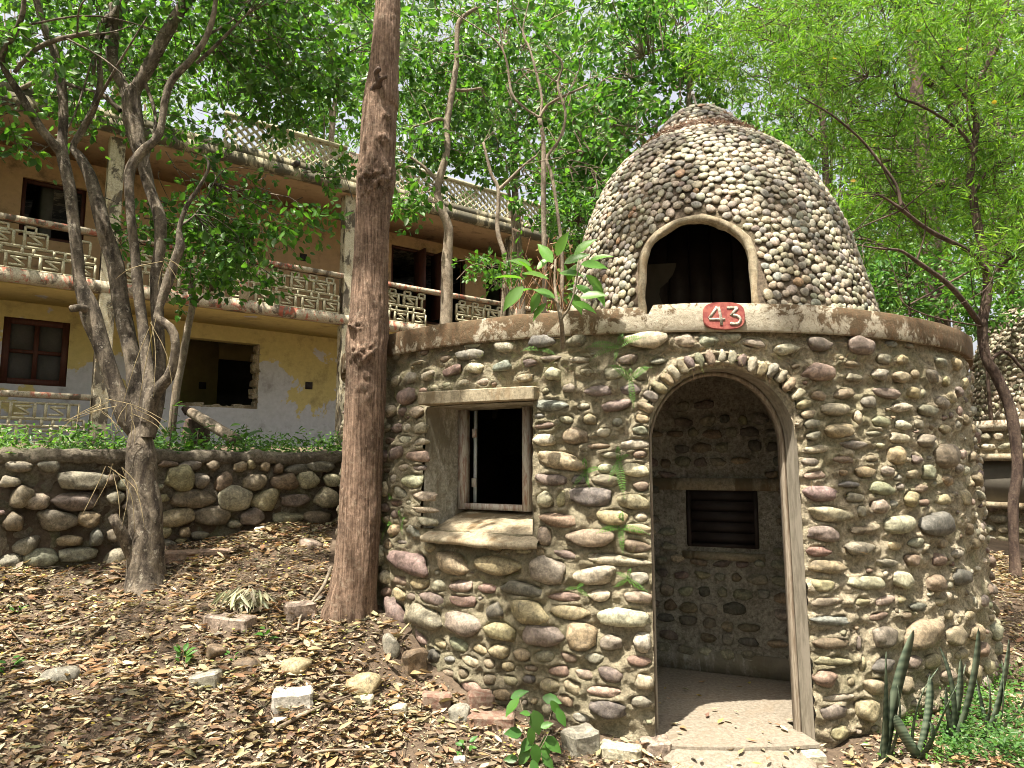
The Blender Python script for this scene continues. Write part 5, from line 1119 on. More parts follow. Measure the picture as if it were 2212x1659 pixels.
# thin trees between the hut and the building
d = 8.2
def ground_tail(x, y, w, d, z): p = atd(x, y, d); return [(np.array([p[0] - .05, p[1], z]), w / 2 / FPX * d * 1.15)]
t1 = PL([(768, 1880, 78), (770, 1650, 72), (780, 1450, 66), (742, 1335, 60), (708, 1210, 54), (730, 1100, 50), (770, 950, 46), (770, 790, 44), (800, 600, 42), (830, 400, 36), (838, 170, 32), (880, 100, 26), (960, 50, 22)], ZC, .342, d); t1 = ground_tail(968, 640, 27, d, 1.75) + t1
L = [t1, PL([(745, 1150, 26), (690, 1120, 30), (620, 1050, 22), (470, 940, 14)], ZC, .342, d), PL([(770, 770, 20), (720, 750, 22), (640, 780, 18), (560, 800, 12)], ZC, .342, d), PL([(830, 570, 24), (900, 570, 20), (990, 555, 14)], ZC, .342, d)]
make_tree('slim_tree', 'crooked grey-barked slim tree right of the big trunk before the balcony', t1[0][0], L, [B(900, 60, 8.6, 1.0, .7, 44), B(880, 170, 8.6, .8, .5, 36), B(1000, 180, 8.9, .8, .5, 40), B(930, 330, 8.4, .6, .35, 26), B(1010, 300, 8.8, .7, .4, 34), B(890, 440, 8.1, .35, .18, 14), B(1080, 100, 9.0, .9, .7, 40)], (16, .10, .6, .45, .45), M['bark_thin'], M['leaf'], 303, 'slim trees behind the hut')
t2 = PL([(1385, 1900, 34), (1385, 1620, 34), (1380, 1200, 32), (1380, 900, 30), (1355, 750, 30)], ZC, .342, 6.9); t2 = ground_tail(1176, 660, 12, 6.9, 2.38) + t2
L = [t2, PL([(1350, 740, 20), (1260, 680, 18), (1180, 590, 18), (1150, 400, 16), (1100, 280, 13), (1000, 200, 10), (780, 60, 7)], ZC, .342, 6.9), PL([(1360, 740, 20), (1370, 620, 18), (1330, 440, 17), (1290, 300, 14), (1250, 200, 12), (1290, 0, 8)], ZC, .342, 6.9), PL([(1358, 740, 22), (1400, 670, 20), (1500, 610, 18), (1600, 565, 14), (1660, 535, 10)], ZC, .342, 6.8), PL([(1130, 340, 10), (1100, 150, 9), (1090, 0, 7)], ZC, .342, 6.9), PL([(1270, 240, 9), (1200, 100, 7), (1180, -20, 6)], ZC, .342, 6.9)]
make_tree('bare_sapling', 'slender straight sapling with bare forked twigs left of the dome', t2[0][0], L, [B(1160, 250, 7.2, .5, .4, 10)], (8, .06, .5, .3, .4), M['bark_thin'], M['leaf'], 304, 'slim trees behind the hut', twig_r=.0025)
t3 = PL([(1130, 1900, 34), (1140, 1650, 30), (1090, 1450, 28), (1095, 1200, 26), (1050, 1100, 24), (1000, 900, 16)], ZC, .342, 7.6); t3 = ground_tail(1080, 660, 12, 7.6, 2.0) + t3
L = [t3, PL([(1095, 1200, 24), (1150, 1150, 22), (1250, 1050, 18), (1340, 980, 12)], ZC, .342, 7.6)]
make_tree('leaning_sapling', 'thin pale sapling with small round leaves above the parapet', t3[0][0], L, [B(1035, 575, 7.2, .22, .12, 12), B(1085, 590, 7.1, .25, .12, 12), B(1120, 570, 7.0, .12, .08, 5), B(1100, 340, 8, .6, .5, 26)], (14, .055, .7, .25, .3), M['bark_thin'], M['leaf'], 305, 'slim trees behind the hut', twig_r=.0025)
# tangle of dry twigs by the dome's left shoulder
t4 = PL([(1500, 1700, 24), (1470, 1350, 22), (1430, 1100, 22), (1400, 1000, 20), (1480, 880, 20), (1520, 720, 18), (1470, 540, 16), (1500, 400, 13), (1400, 290, 8)], ZC, .342, 6.6); t4 = ground_tail(1215, 660, 9, 6.6, 2.38) + t4
rr = np.random.default_rng(5); L = [t4]
for k in range(26):
    x, y = rr.uniform(1180, 1760), rr.uniform(480, 1250); L.append(PL([(x, y, 9), (x + rr.uniform(-90, 90), y - rr.uniform(20, 120), 7), (x + rr.uniform(-220, 220), y - rr.uniform(-60, 190), 4)], ZC, .342, rr.uniform(6.4, 7.2)))
make_tree('dead_shrub', 'tangle of pale bare twigs beside the left shoulder of the dome', t4[0][0], L, [], None, M['bark_thin'], M['leaf'], 306, 'slim trees behind the hut', sides=5)
# young leafy tree on the terrace, behind the forked tree
s5 = PL([(1080, 1180, 52), (1100, 1000, 50), (1120, 850, 46), (1150, 700, 46), (1185, 500, 44), (1215, 350, 44), (1205, 220, 36)], Z2, .342, 6.9)
L = [s5, PL([(1210, 350, 22), (1260, 310, 16), (1330, 260, 10)], Z2, .342, 6.9)]
make_tree('young_tree', 'young leafy tree on the terrace behind the forked tree', s5[0][0], L, [B(450, 600, 6.9, .3, .16, 16), B(400, 560, 6.9, .22, .14, 9), B(480, 560, 6.8, .25, .12, 9), B(390, 640, 6.8, .14, .1, 4)], (13, .08, .62, .3, .4), M['bark_thin'], M['leaf'], 307)

# slender tree on the right with narrow leaves
d = 6.6
m = [(2196, 1290, 34), (2193, 1225, 27), (2190, 1187, 23), (2188, 1086, 23), (2198, 1008, 26), (2184, 891, 27), (2153, 813, 25), (2130, 774, 25), (2122, 704, 24), (2134, 618, 22), (2122, 534, 20), (2109, 472, 20), (2101, 420, 19), (2095, 391, 18), (2102, 342, 18), (2109, 260, 17), (2099, 228, 15), (2109, 186, 14), (2132, 140, 13), (2158, 94, 12), (2164, 59, 11), (2177, 0, 9), (2190, -120, 7)]
L = [PL(m, I_, .85, d), PL([(980, 1000, 36), (930, 900, 30), (780, 780, 26), (620, 690, 24), (490, 640, 22), (445, 510, 14), (290, 510, 9)], ZR, .3256, d), PL([(1030, 535, 26), (930, 490, 22), (860, 430, 18), (850, 360, 14), (800, 315, 10)], ZR, .3256, d),
     PL([(1000, 910, 24), (955, 780, 20), (945, 400, 17), (960, 200, 14), (975, -60, 10)], ZR, .3256, d), PL([(600, 430, 46, 6.6), (500, 290, 44, 6.4), (400, 180, 40, 6.3), (260, 80, 36, 6.2), (150, 5, 24, 6.1), (60, -5, 18, 6.05), (-50, -20, 11, 6.0), (-150, -45, 5, 6.0)], ZS, .39, d),
     PL([(1100, 1870, 44, 6.6), (1050, 1760, 44, 6.55), (950, 1660, 44, 6.5), (700, 1530, 42, 6.3), (500, 1380, 34, 6.1), (430, 1330, 24, 6.1), (360, 1290, 16, 6.0)], ZR, .3256, d), PL([(510, 1360, 30, 6.1), (480, 1230, 28, 6.1), (380, 1090, 28, 6.1), (250, 930, 24, 6.1), (100, 800, 22, 6.0), (0, 730, 18, 6.0), (-160, 640, 12, 6.0)], ZR, .3256, d),
     PL([(1040, 800, 18), (1180, 700, 16), (1340, 620, 14)], ZR, .3256, d), PL([(1010, 1290, 30), (1050, 1180, 26), (1150, 1090, 20), (1340, 980, 14)], ZR, .3256, d), PL([(590, 420, 10, 6.5), (430, 395, 14, 6.3), (290, 360, 13, 6.2), (180, 310, 10, 6.2), (140, 260, 7, 6.2)], ZS, .39, d),
     PL([(620, 640, 30), (720, 560, 26), (830, 670, 20)], ZS, .39, d), PL([(680, 120, 34, 6.6), (760, 40, 22, 6.5), (840, 60, 14, 6.5)], ZS, .39, d), PL([(200, 300, 14, 6.2), (330, 230, 16, 6.3), (560, 105, 16, 6.5), (700, 80, 12, 6.5)], ZS, .39, d)]
YG = [(.16, .32, .03), (.12, .26, .028), (.22, .38, .045), (.09, .20, .025)]
blobs = [B(1680, 60, 6.9, .8, .5, 80), B(1850, 50, 6.7, .8, .5, 80), B(2050, 60, 6.5, .8, .5, 80), B(2180, 120, 6.3, .6, .5, 60), B(1760, 170, 7.0, .7, .4, 56), B(1930, 190, 6.8, .7, .4, 60), B(2100, 260, 6.6, .7, .45, 60), B(1880, 320, 7.2, .6, .35, 60), B(2040, 400, 7.2, .6, .4, 66), B(2180, 400, 6.5, .5, .5, 66), B(1580, 110, 7.2, .6, .4, 60), B(2160, 560, 6.4, .35, .3, 26), B(1960, 480, 7.5, .5, .35, 40),
         ((2.6, 3.4, 6.0), (1.3, 1.1, .5), 30), ((4.2, 3.0, 5.6), (1.2, 1.2, .5), 30)]
L = [L[0]] + [[(p_, r_ * .72) for p_, r_ in l_] for l_ in L[1:]]
rt = make_tree('narrow_leaved_tree', 'slender dark-stemmed tree with narrow bright leaves leaning past the band', L[0][1][0], L, blobs, (26, .11, .12, .34, .35), M['bark_dark'], M['leaf_lance'], 308, side=26, pal=YG, T=T_LANCE, twig_r=.003, sides=9)
# a few yellowing leaves
k = 11; xs = rr.uniform(1780, 2200, k); ys = rr.uniform(30, 420, k); P = np.array([atd(x, y, rr.uniform(5.8, 6.6)) for x, y in zip(xs, ys)])
leaf_mesh('yellow_leaves', P, rr.normal(0, 1, (k, 3)), rr.normal(0, 1, (k, 3)) + [0, -1, .3], rr.uniform(.035, .06, k), rr.uniform(.02, .04, k), np.array([.42, .30, .05]) * rr.uniform(.7, 1.2, (k, 1)), M['leaf'], rt, T_OVAL)

# thick old trunk behind the hut at right, and the wood behind everything
def simple_tree(name, label, x, ybase, dd, w, zb, topz, lean, blobs, leaf, seed, bk, lm, pal, T, group):
    p = atd(x, ybase, dd); b = np.array([p[0], p[1], zb]); r = w / 2 / FPX * dd; tp = b + np.array([lean, rr.uniform(-.3, .3), topz - zb])
    tr = [(b, r * 1.25), (b * .8 + tp * .2 + [0.05, 0, 0], r), (b * .5 + tp * .5 + [rr.uniform(-.15, .15), 0, 0], r * .8), (tp, r * .45)]; L = [tr]
    for k in range(5):
        f = rr.uniform(.35, .95); a = b * (1 - f) + tp * f; bl_ = blobs[k % len(blobs)]; L.append([(a, r * .4), ((a + bl_[0]) / 2 + [0, 0, .2], r * .25), (np.asarray(bl_[0]), r * .1)])
    return make_tree(name, label, b, L, blobs, leaf, bk, lm, seed, group, pal, T, twig_r=.006, sides=8, max_twig=.8, side=9)
GR2 = [(.075, .19, .04), (.11, .25, .045), (.055, .145, .03), (.14, .29, .05)]
PALE = [(.18, .27, .12), (.14, .23, .10), (.22, .31, .14)]
gb = 'trees of the wood behind'
OV = (17, .12, .58, .6, .4); NA = (20, .17, .13, .6, .6); FAR = (18, .22, .2, 1.0, .8)
simple_tree('old_tree', 'thick rough-barked trunk rising behind the band right of the dome', 2030, 690, 9.6, 52, .8, 7.5, -.2, [B(1960, 330, 9.6, .9, .6, 50), B(2090, 300, 9.8, 1.0, .7, 56), B(1900, 420, 9.3, .6, .5, 40), B(2150, 480, 9.4, .7, .6, 50)], NA, 320, M['bark_dark'], M['leaf_lance'], YG, T_LANCE, gb)
simple_tree('leafy_tree', 'broad-leaved tree just behind the dome apex', 1440, 400, 10.5, 24, 1.8, 8, .4, [B(1390, 120, 10.5, 1.2, .8, 80), B(1330, 270, 10.3, 1.0, .7, 70), B(1470, 60, 10.8, 1.1, .7, 60), B(1290, 400, 10.0, .7, .6, 50), B(1500, 170, 10.6, .8, .5, 40), B(1240, 330, 10.4, .7, .5, 36)], OV, 321, M['bark_thin'], M['leaf'], GR2, T_OVAL, gb)
simple_tree('leafy_tree', 'broad-leaved tree filling the gap between the bare sapling and the crooked slim tree', 1130, 500, 11.5, 22, 2.0, 9, -.3, [B(1120, 90, 11.5, 1.4, .8, 70), B(1040, 230, 11.2, 1.1, .7, 56), B(1200, 220, 11.6, 1.0, .7, 56), B(1090, 330, 11.0, .8, .5, 34), B(1200, 420, 10.6, .7, .5, 30)], OV, 322, M['bark_thin'], M['leaf'], GR2, T_OVAL, gb)
simple_tree('leafy_tree', 'dark-leaved tree behind the roof lattice left of the big trunk', 690, 380, 19.5, 20, 3, 13, .5, [B(700, 70, 19, 2.0, 1.4, 56), B(600, 200, 19, 1.6, 1.0, 40), B(700, 230, 19.5, 1.4, 1.0, 40)], (16, .2, .6, .9, .4), 323, M['bark_thin'], M['leaf'], GR2, T_OVAL, gb)
simple_tree('narrow_leaved_tree', 'feathery bright tree in the top right corner beyond the slender tree', 2150, 480, 11, 20, .8, 9, .3, [B(2120, 80, 10.5, 1.3, .9, 80), B(2200, 300, 10.5, 1.0, .9, 70), B(1950, 90, 11, 1.2, .8, 70), B(2000, 250, 11, 1.0, .7, 60), B(2190, 520, 10.5, .8, .8, 50)], NA, 324, M['bark_dark'], M['leaf_lance'], YG, T_LANCE, gb)
simple_tree('narrow_leaved_tree', 'feathery tree directly behind the right shoulder of the dome', 1790, 480, 11.5, 22, .9, 9, 0, [B(1700, 110, 11.5, 1.3, .9, 80), B(1830, 230, 11.5, 1.1, .8, 70), B(1800, 60, 12, 1.2, .8, 60), B(1880, 420, 11, .8, .6, 50), B(1960, 560, 10.8, .8, .5, 50)], NA, 325, M['bark_dark'], M['leaf_lance'], YG, T_LANCE, gb)
for k, (x, lab) in enumerate(((60, 'pale eucalyptus at the far left edge beyond the roof'), (330, 'pale eucalyptus beyond the roof behind the forked tree'), (900, 'pale eucalyptus far behind the big trunk'), (1240, 'pale eucalyptus far behind the bare sapling'), (1560, 'pale eucalyptus far behind the dome'), (1760, 'pale eucalyptus far behind the right side of the dome'), (2060, 'pale eucalyptus far behind the narrow-leaved trees'))):
    dd = 27 + (k * 5) % 9
    simple_tree('eucalyptus_tree', lab, x, 500, dd, 16, 3, 17, rr.uniform(-.6, .6), [B(x + rr.uniform(-60, 60), yy, dd, 2.6, 1.6, 34 if k > 1 else 16) for yy in (20, 130, 240, 350)] + ([B(x + rr.uniform(-80, 80), 460, dd, 2.4, 1.5, 34)] if k > 1 else []), FAR, 330 + k, M['bark_thin'], M['leaf_lance'], PALE, T_LANCE, gb)
# understorey: bushes behind the hut and along the slope
for k, (x, y, dd, rx, rz, n, lab) in enumerate(((1960, 600, 8.6, .7, .45, 70, 'dense green bush behind the band right of the dome'), (2120, 640, 9.0, .6, .5, 60, 'dark bush between the dome and the second hut'), (1250, 480, 9.2, .6, .45, 60, 'bush behind the left edge of the dome'), (1880, 540, 12, 1.2, 1.0, 80, 'shady bush further behind the right edge of the dome'), (2100, 560, 12.5, 1.4, 1.2, 90, 'shady bush beyond the thick old trunk'))):
    p = atd(x, y, dd); b = np.array([p[0], p[1], min(p[2] - rz, 1.6)])
    t = make_tree('bush', lab, b, [[(b, .03), ((b + p) / 2, .02), (p, .01)]], [(p, (rx, rx, rz), n)], (18, .09, .5, .4, .3), M['bark_dark'], M['leaf'], 350 + k, 'bushes behind the hut', GR2, T_OVAL); t['category'] = 'bush'
# shade trees standing behind and beside the photographer: they dapple the light
for k, (x, y, zb, topz, bl_, lab) in enumerate(((-5.2, .6, .1, 7, [((-4.4, .8, 6.6), (1.7, 1.6, .9), 30), ((-3.2, -.6, 7.2), (1.7, 1.6, .9), 30), ((-5.0, 3.0, 6.8), (1.6, 1.6, .8), 24)], 'broad shade tree standing left of the photographer'),
                                               (-1.6, -3.4, -.1, 8, [((-1.2, -2.2, 8.4), (1.9, 1.7, .9), 46), ((.6, -1.6, 8.0), (1.6, 1.5, .8), 40), ((-2.8, -2.6, 8.2), (1.6, 1.5, .8), 36), ((1.9, -.4, 7.4), (1.4, 1.3, .7), 36)], 'broad shade tree standing behind the photographer'))):
    b = np.array([x, y, zb]); tp = np.array([x, y, topz]); L = [[(b, .16), ((b + tp) / 2, .12), (tp, .07)]] + [[(tp - [0, 0, .6], .06), ((tp + np.array(q[0])) / 2, .04), (np.array(q[0]), .02)] for q in bl_]
    make_tree('shade_tree', lab, b, L, bl_, (70, .10, .5, .40, .4), M['bark_thin'], M['leaf'], 370 + k, None)

# one more tree at the left, beyond the frame, whose crown shades the building
simple_tree('leafy_tree', 'tall broad-leaved tree whose branches reach over the roof at top left', -330, 700, 11.5, 40, 1.7, 9.5, .5, [((-8.5, 11.5, 9.0), (2.4, 2.4, 1.3), 120), ((-6.0, 12.5, 9.8), (2.4, 2.2, 1.2), 110), ((-10.5, 9.5, 8.2), (2.2, 2.2, 1.2), 90), ((-3.8, 13.6, 10.2), (2.0, 2.0, 1.1), 80)], (20, .16, .6, .7, .4), 341, M['bark_thin'], M['leaf'], GR2, T_OVAL, gb)
# the far wood: one mass of foliage behind the single trees
rf = np.random.default_rng(909); n = 9000; xs = rf.uniform(-150, 2380, n); ys = rf.uniform(-120, 720, n); ds = rf.uniform(17, 27, n)
C = np.array([atd(x, y, d_) for x, y, d_ in zip(xs, ys, ds)]); dens = .5 + .9 * fbm(np.c_[xs / 160, ys / 120, ds * 0], 3, 44); thr = np.where(xs < 760, np.where(xs < 330, .50, .36), .24); lim = np.where(xs < 1150, 60 + .17 * xs + (xs > 420) * 0, 720)
ok = (dens > thr) & (ys < np.where(xs < 1150, np.maximum(40, 190 + .26 * xs), 760)) & (C[:, 2] > 2.2); ds_ok = ~((xs < 1150) & (ds < 21)); C = C[ok & ds_ok]
P, D, N, L, Wd, _ = spray(rf, C, 18, .26, .34, 1.1, .5); yel = np.clip((C[:, 0] - 2) / 8, 0, 1); cl = leaf_cols(rf, len(P), PALE + GR2, .3)
tag(kind(leaf_mesh('forest', P, D, N, L, Wd, cl, M['leaf'], None, T_OVAL), 'stuff'), 'hazy mass of far foliage closing the wood behind', 'forest')

# the same wood closes round behind the photographer
n = 2600; az = rf.uniform(-2.5, 2.5, n); rd = rf.uniform(7.5, 15, n); C = np.c_[np.sin(az) * rd, 2.5 - np.cos(az) * rd, rf.uniform(.8, 11, n)]; C = C[(.5 + .9 * fbm(C / 2.2, 3, 45) > .36) & (C[:, 1] < np.abs(C[:, 0]) * .9 - 2.0)]
P, D, N, L, Wd, _ = spray(rf, C, 22, .30, .45, 1.1, .5)
tag(kind(leaf_mesh('forest', P, D, N, L, Wd, leaf_cols(rf, len(P), GR2, .3), M['leaf'], None, T_OVAL), 'stuff'), 'wood closing round behind the place the picture is taken from', 'forest')

# ------------------------------------------------------------------ leaf litter and twigs on the ground
rl = np.random.default_rng(77)
def free_ground(n, x0=-4.6, x1=4.9, y0=3.0, y1=7.4, rmin=2.84):
    x = rl.uniform(x0, x1, n); y = rl.uniform(y0, y1, n); ok = np.hypot(x - HC[0], y - HC[1]) > rmin
    ok &= ((x - WA[0]) * WN[0] + (y - WA[1]) * WN[1]) > .05
    ok &= ~((np.abs(x - 1.27) < .5) & (y > 3.3) & (rl.random(n) < .9)); ok &= np.abs(x) < .83 * y + .3
    return x[ok], y[ok]
def litter(name, label, cat, n, lmin, lmax, wr, pal, T, lift=.012, tilt=.28, dens=None):
    x, y = free_ground(n)
    if dens is not None:
        k = rl.random(len(x)) < dens(x, y); x, y = x[k], y[k]
    z = gz(x, y); m = len(x); a = rl.uniform(0, 2 * math.pi, m); D = np.c_[np.cos(a), np.sin(a), rl.normal(0, .16, m)]; N = rl.normal(0, tilt, (m, 3)) + [0, 0, 1]
    L = rl.uniform(lmin, lmax, m); o = leaf_mesh(name, np.c_[x, y, z + lift * rl.uniform(.3, 1.6, m)], D, N, L, L * wr * rl.uniform(.7, 1.3, m), leaf_cols(rl, m, pal, .4) * .92, M['leaf_dry'], None, T)
    tag(o, label, cat); return kind(o, 'stuff')
patch = lambda x, y: np.clip(.60 + 1.2 * fbm(np.c_[x, y, 0 * x] * 1.3, 3, 19), .25, 1)
TAN = [(.42, .32, .19), (.46, .39, .26), (.27, .18, .11), (.37, .33, .20), (.36, .22, .12), (.47, .40, .27), (.18, .12, .08), (.30, .27, .2)]
litter('leaf_litter', 'dry tan and brown fallen leaves covering the ground', 'leaf litter', 62000, .024, .09, .36, TAN, T_CURL, dens=patch)
litter('large_leaf_litter', 'larger flat dry brown leaves lying in drifts on the ground', 'leaf litter', 5000, .06, .13, .33, [(.36, .25, .14), (.42, .32, .19), (.30, .18, .10), (.34, .28, .17)], T_CURL, .022, .22, lambda x, y: np.clip(.35 + 1.6 * fbm(np.c_[x, y, 0 * x] * .9, 3, 29), .03, 1))
litter('leaf_crumbs', 'small brown leaf crumbs and chaff between the fallen leaves', 'leaf litter', 110000, .008, .034, .36, TAN + [(.12, .07, .045)], T_LANCE, .008, .4)
litter('fallen_petals', 'small yellow-green fallen petals sprinkled over the litter', 'petals', 5200, .012, .026, .7, [(.48, .46, .12), (.50, .42, .08), (.42, .46, .16)], T_CURL, .022, .6, lambda x, y: np.clip(.5 - .14 * x, .15, 1))
x, y = free_ground(2600); z = gz(x, y); Vs, Fs, n0 = [], [], 0
for k in range(len(x)):
    a = rl.uniform(0, 6.28); l = rl.uniform(.05, .22); r = rl.uniform(.0012, .0032); c, s = math.cos(a), math.sin(a); b = rl.normal(0, .12)
    V, F, _ = tube_arrays([(x[k], y[k], z[k] + .008), (x[k] + c * l * .5 - s * l * b, y[k] + s * l * .5 + c * l * b, z[k] + .018), (x[k] + c * l, y[k] + s * l, z[k] + .01)], [r, r, r * .6], sides=4, n=5); Vs.append(V); Fs.append(F + n0); n0 += len(V)
tag(kind(fast_mesh('twig_litter', np.vstack(Vs), np.vstack(Fs), M['bark_thin'], None, True), 'stuff'), 'thin broken twigs scattered among the fallen leaves', 'twigs')

# fallen branches, each a thing of its own
def gp(x, y, z=None):
    """ground point seen at a view pixel"""
    r = ray(x, y); t = np.arange(2.5, 9, .02)[:, None]; P = CAMP + r / r[1] * t; k = int(np.argmax(P[:, 2] < gz0(P[:, 0], P[:, 1]))); p = P[k].copy()
    return p
def stick(pts, w, label, mat='bark_thin', side=()):
    P = [gp(x, y) + [0, 0, .015 + h] for x, y, h in pts]; t = thing('fallen_branch', label, 'branch', P[0], 'fallen branches on the litter')
    tube('stem', P, np.linspace(w, w * .4, len(P)), M[mat], t, sides=7, rough=.15, seed=int(pts[0][0]))
    for s in side: tube('side_twig', [gp(x, y) + [0, 0, .015 + h] for x, y, h in s], np.linspace(w * .5, w * .2, len(s)), M[mat], t, sides=5)
q3 = lambda X, Y, h=0.01: (*Z3(X, Y), h); q6 = lambda X, Y, h=0.01: (*Z6(X, Y), h)
stick([q3(2090, 490, .10), q3(2040, 580, .06), q3(1970, 650, .03), q3(1900, 730, .02), q3(1880, 810)], .013, 'forked pale branch leaning on the pink slab by the big trunk', side=[[q3(1960, 660), q3(1900, 640), q3(1840, 650)]])
stick([q3(380, 790), q3(560, 735, .02), q3(700, 650, .02), q3(745, 620)], .007, 'long thin grey stick lying left below the forked tree')
stick([q3(1750, 1440), q3(1900, 1370, .02), q3(2050, 1300, .02), q3(2210, 1230)], .010, 'pale branch at the foot of the slope below the white stone', side=[[q3(1750, 1440), q3(1700, 1330), q3(1560, 1250)]])
stick([q3(1890, 1650), q3(2000, 1600, .02), q3(2212, 1590, .02), q6(200, 1590, .02), q6(430, 1570), q6(480, 1555)], .008, 'long curved stick along the bottom edge of the picture')
stick([q6(430, 900, .02), q6(560, 800, .06), q6(620, 870, .05), q6(650, 1010)], .009, 'dry bent palm strip hanging by the hut corner', 'straw')
stick([q3(60, 800), q3(180, 930, .02), q3(330, 900, .02), q3(480, 870)], .006, 'brown twig near the left edge of the litter')

# stones, bricks and scraps lying about
def rock(tr, x, y, w, h, c, name, label, shape='round', cat='stone', dep=.8, rz=0.0, mat=None):
    px, py = tr(x, y + h * .42); p = gp(px, py); k = .342 / FPX * p[1]; w_, h_ = w * k, h * k
    if shape == 'round':
        o = link(bpy.data.objects.new(name, SH[int(x + y) % len(SH)]))
        o.matrix_basis = Matrix.Translation((p[0], p[1] + w_ * dep * .3, p[2] + h_ * .26)) @ Matrix.Rotation(rz, 4, 'Z') @ Matrix.Diagonal((w_ / 2, w_ * dep / 2, h_ * .55, 1))
    else:
        o = bevel_box(name, (w_, w_ * dep, h_), mat or M['stone'], None, min(w_, h_) * .12, min(w_, h_) * .10, int(x))
        o.matrix_basis = Matrix.Translation((p[0], p[1] + w_ * dep * .35, p[2] + h_ * .27)) @ Matrix.Rotation(rz, 4, 'Z') @ Matrix.Rotation(rl.uniform(-.12, .12), 4, 'Y')
    o.color = (*[float(v) for v in (PAL[c] if isinstance(c, str) else c)], 1); tag(o, label, cat, 'loose stones and rubble on the slope'); return o
rock(Z3, 1850, 1025, 195, 115, 'y', 'loose_stone', 'smooth rounded tan stone on the slope above the white slab')
rock(Z3, 1825, 1230, 240, 135, (.40, .375, .33), 'loose_stone', 'pale whitish jagged stone near the foot of the slope', 'box', dep=.6, rz=.3)
rock(Z3, 1285, 1105, 165, 105, 'g', 'loose_stone', 'square grey block half sunk in the litter', 'box', dep=.7)
rock(Z3, 1345, 925, 145, 100, 'n', 'loose_stone', 'brown lump beside the small green weed', dep=.9)
rock(Z3, 1545, 1010, 160, 80, 'n', 'loose_stone', 'low brown stone left of the smooth tan stone')
rock(Z3, 1430, 740, 300, 90, 'k', 'loose_stone', 'long flat pinkish slab below the dry leaf bunch', 'box', dep=.45, rz=-.2)
rock(Z3, 345, 1080, 210, 90, 'g', 'loose_stone', 'flat grey stone on the left slope')
rock(Z3, 1880, 665, 190, 120, 'k', 'loose_stone', 'tilted pinkish slab against the forked branch', 'box', dep=.6, rz=.5)
rock(Z3, 1640, 148, 65, 34, (.75, .73, .7), 'paper_scrap', 'small white scrap lying on top of the soil heap', 'box', 'litter', .7)
rock(Z3, 1950, 240, 150, 70, 'k', 'loose_stone', 'small stone on the soil heap by the trunk')
rock(Z3, 1230, 310, 400, 75, (.25, .17, .12), 'loose_stone', 'long brown kerb stone behind the forked tree foot', 'box', dep=.3, rz=.3)
rock(Z6, 232, 1140, 210, 125, 'y', 'loose_stone', 'egg-shaped yellow stone left of the hut corner')
rock(Z6, 560, 1000, 165, 190, 'n', 'loose_stone', 'angular brown stone leaning at the hut corner', 'box', dep=.5, rz=.6)
rock(Z6, 410, 880, 110, 160, 'g', 'loose_stone', 'upright grey stone wedged by the trunk and the hut')
rock(Z6, 980, 1240, 150, 110, 'r', 'broken_brick', 'square broken red brick at the foot of the hut wall', 'box', 'brick', .7, .2, M['brick'])
rock(Z6, 1050, 1370, 280, 100, 'r', 'broken_brick', 'long pale-topped red brick lying in the litter', 'box', 'brick', .45, -.1, M['brick'])
rock(Z6, 700, 1240, 180, 100, 'p', 'broken_brick', 'dark red brick under the curled palm strip', 'box', 'brick', .5, .1, M['brick'])
rock(Z6, 1625, 1500, 200, 150, 'g', 'concrete_lump', 'grey cube of concrete right of the heart-leaved plant', 'box', 'rubble', .8, .4)
rock(Z6, 1870, 1570, 240, 100, 'w', 'loose_stone', 'pale flat stone at the bottom edge before the doorway', 'box', dep=.5, rz=-.3)
rock(Z6, 2100, 1540, 165, 110, 'k', 'loose_stone', 'pinkish rock at the left of the concrete apron', 'box', dep=.8)
rock(Z6, 1990, 1410, 85, 170, 'k', 'broken_brick', 'upright brick stub at the left foot of the doorway', 'box', 'brick', .9, .1, M['brick'])
rock(Z6, 850, 1320, 140, 110, 'g', 'loose_stone', 'grey stone left of the square broken brick')
rock(Z6, 1190, 1460, 130, 80, 'k', 'loose_stone', 'small pink stone behind the heart-leaved plant')
rock(Z6, 460, 1295, 100, 60, 'w', 'loose_stone', 'small white stone below the dark red brick', 'box')
rock(Z6, 240, 1240, 110, 60, 'w', 'loose_stone', 'small white chip beneath the egg-shaped stone', 'box')
rock(Z6, 850, 1612, 70, 40, (.75, .75, .74), 'paper_scrap', 'white paper scrap near the bottom edge', 'box', 'litter', .6)
rock(Z1, 1060, 1400, 130, 50, 'w', 'loose_stone', 'white crumbling stone at the right of the apron', 'box')

# dry bunch of leaves on the slope
p = gp(*Z3(1540, 690)); k = 90; a = rl.uniform(-2.4, 2.4, k); t = thing('dry_leaf_bunch', 'drooping bunch of pale dry leaves lying on the slope', 'dry leaves', p)
top = p + np.array([0, .05, .13]); D = np.c_[np.sin(a) * .7, -np.abs(np.cos(a)) * .45 - .15, rl.uniform(-1.0, -.4, k)]
leaf_mesh('leaves', top + np.c_[rl.normal(0, .07, k), rl.normal(0, .03, k), rl.normal(0, .02, k)], D, rl.normal(0, .5, (k, 3)) + [0, -1, .5], rl.uniform(.07, .14, k), rl.uniform(.014, .026, k), leaf_cols(rl, k, [(.48, .47, .30), (.42, .43, .26), (.52, .50, .36)], .2), M['leaf_dry'], t, T_OVAL)
tube('stalk', [top + [.06, .04, .0], top, top + [-.08, 0, -.03]], [.005, .005, .003], M['bark_thin'], t, sides=5, n=6)

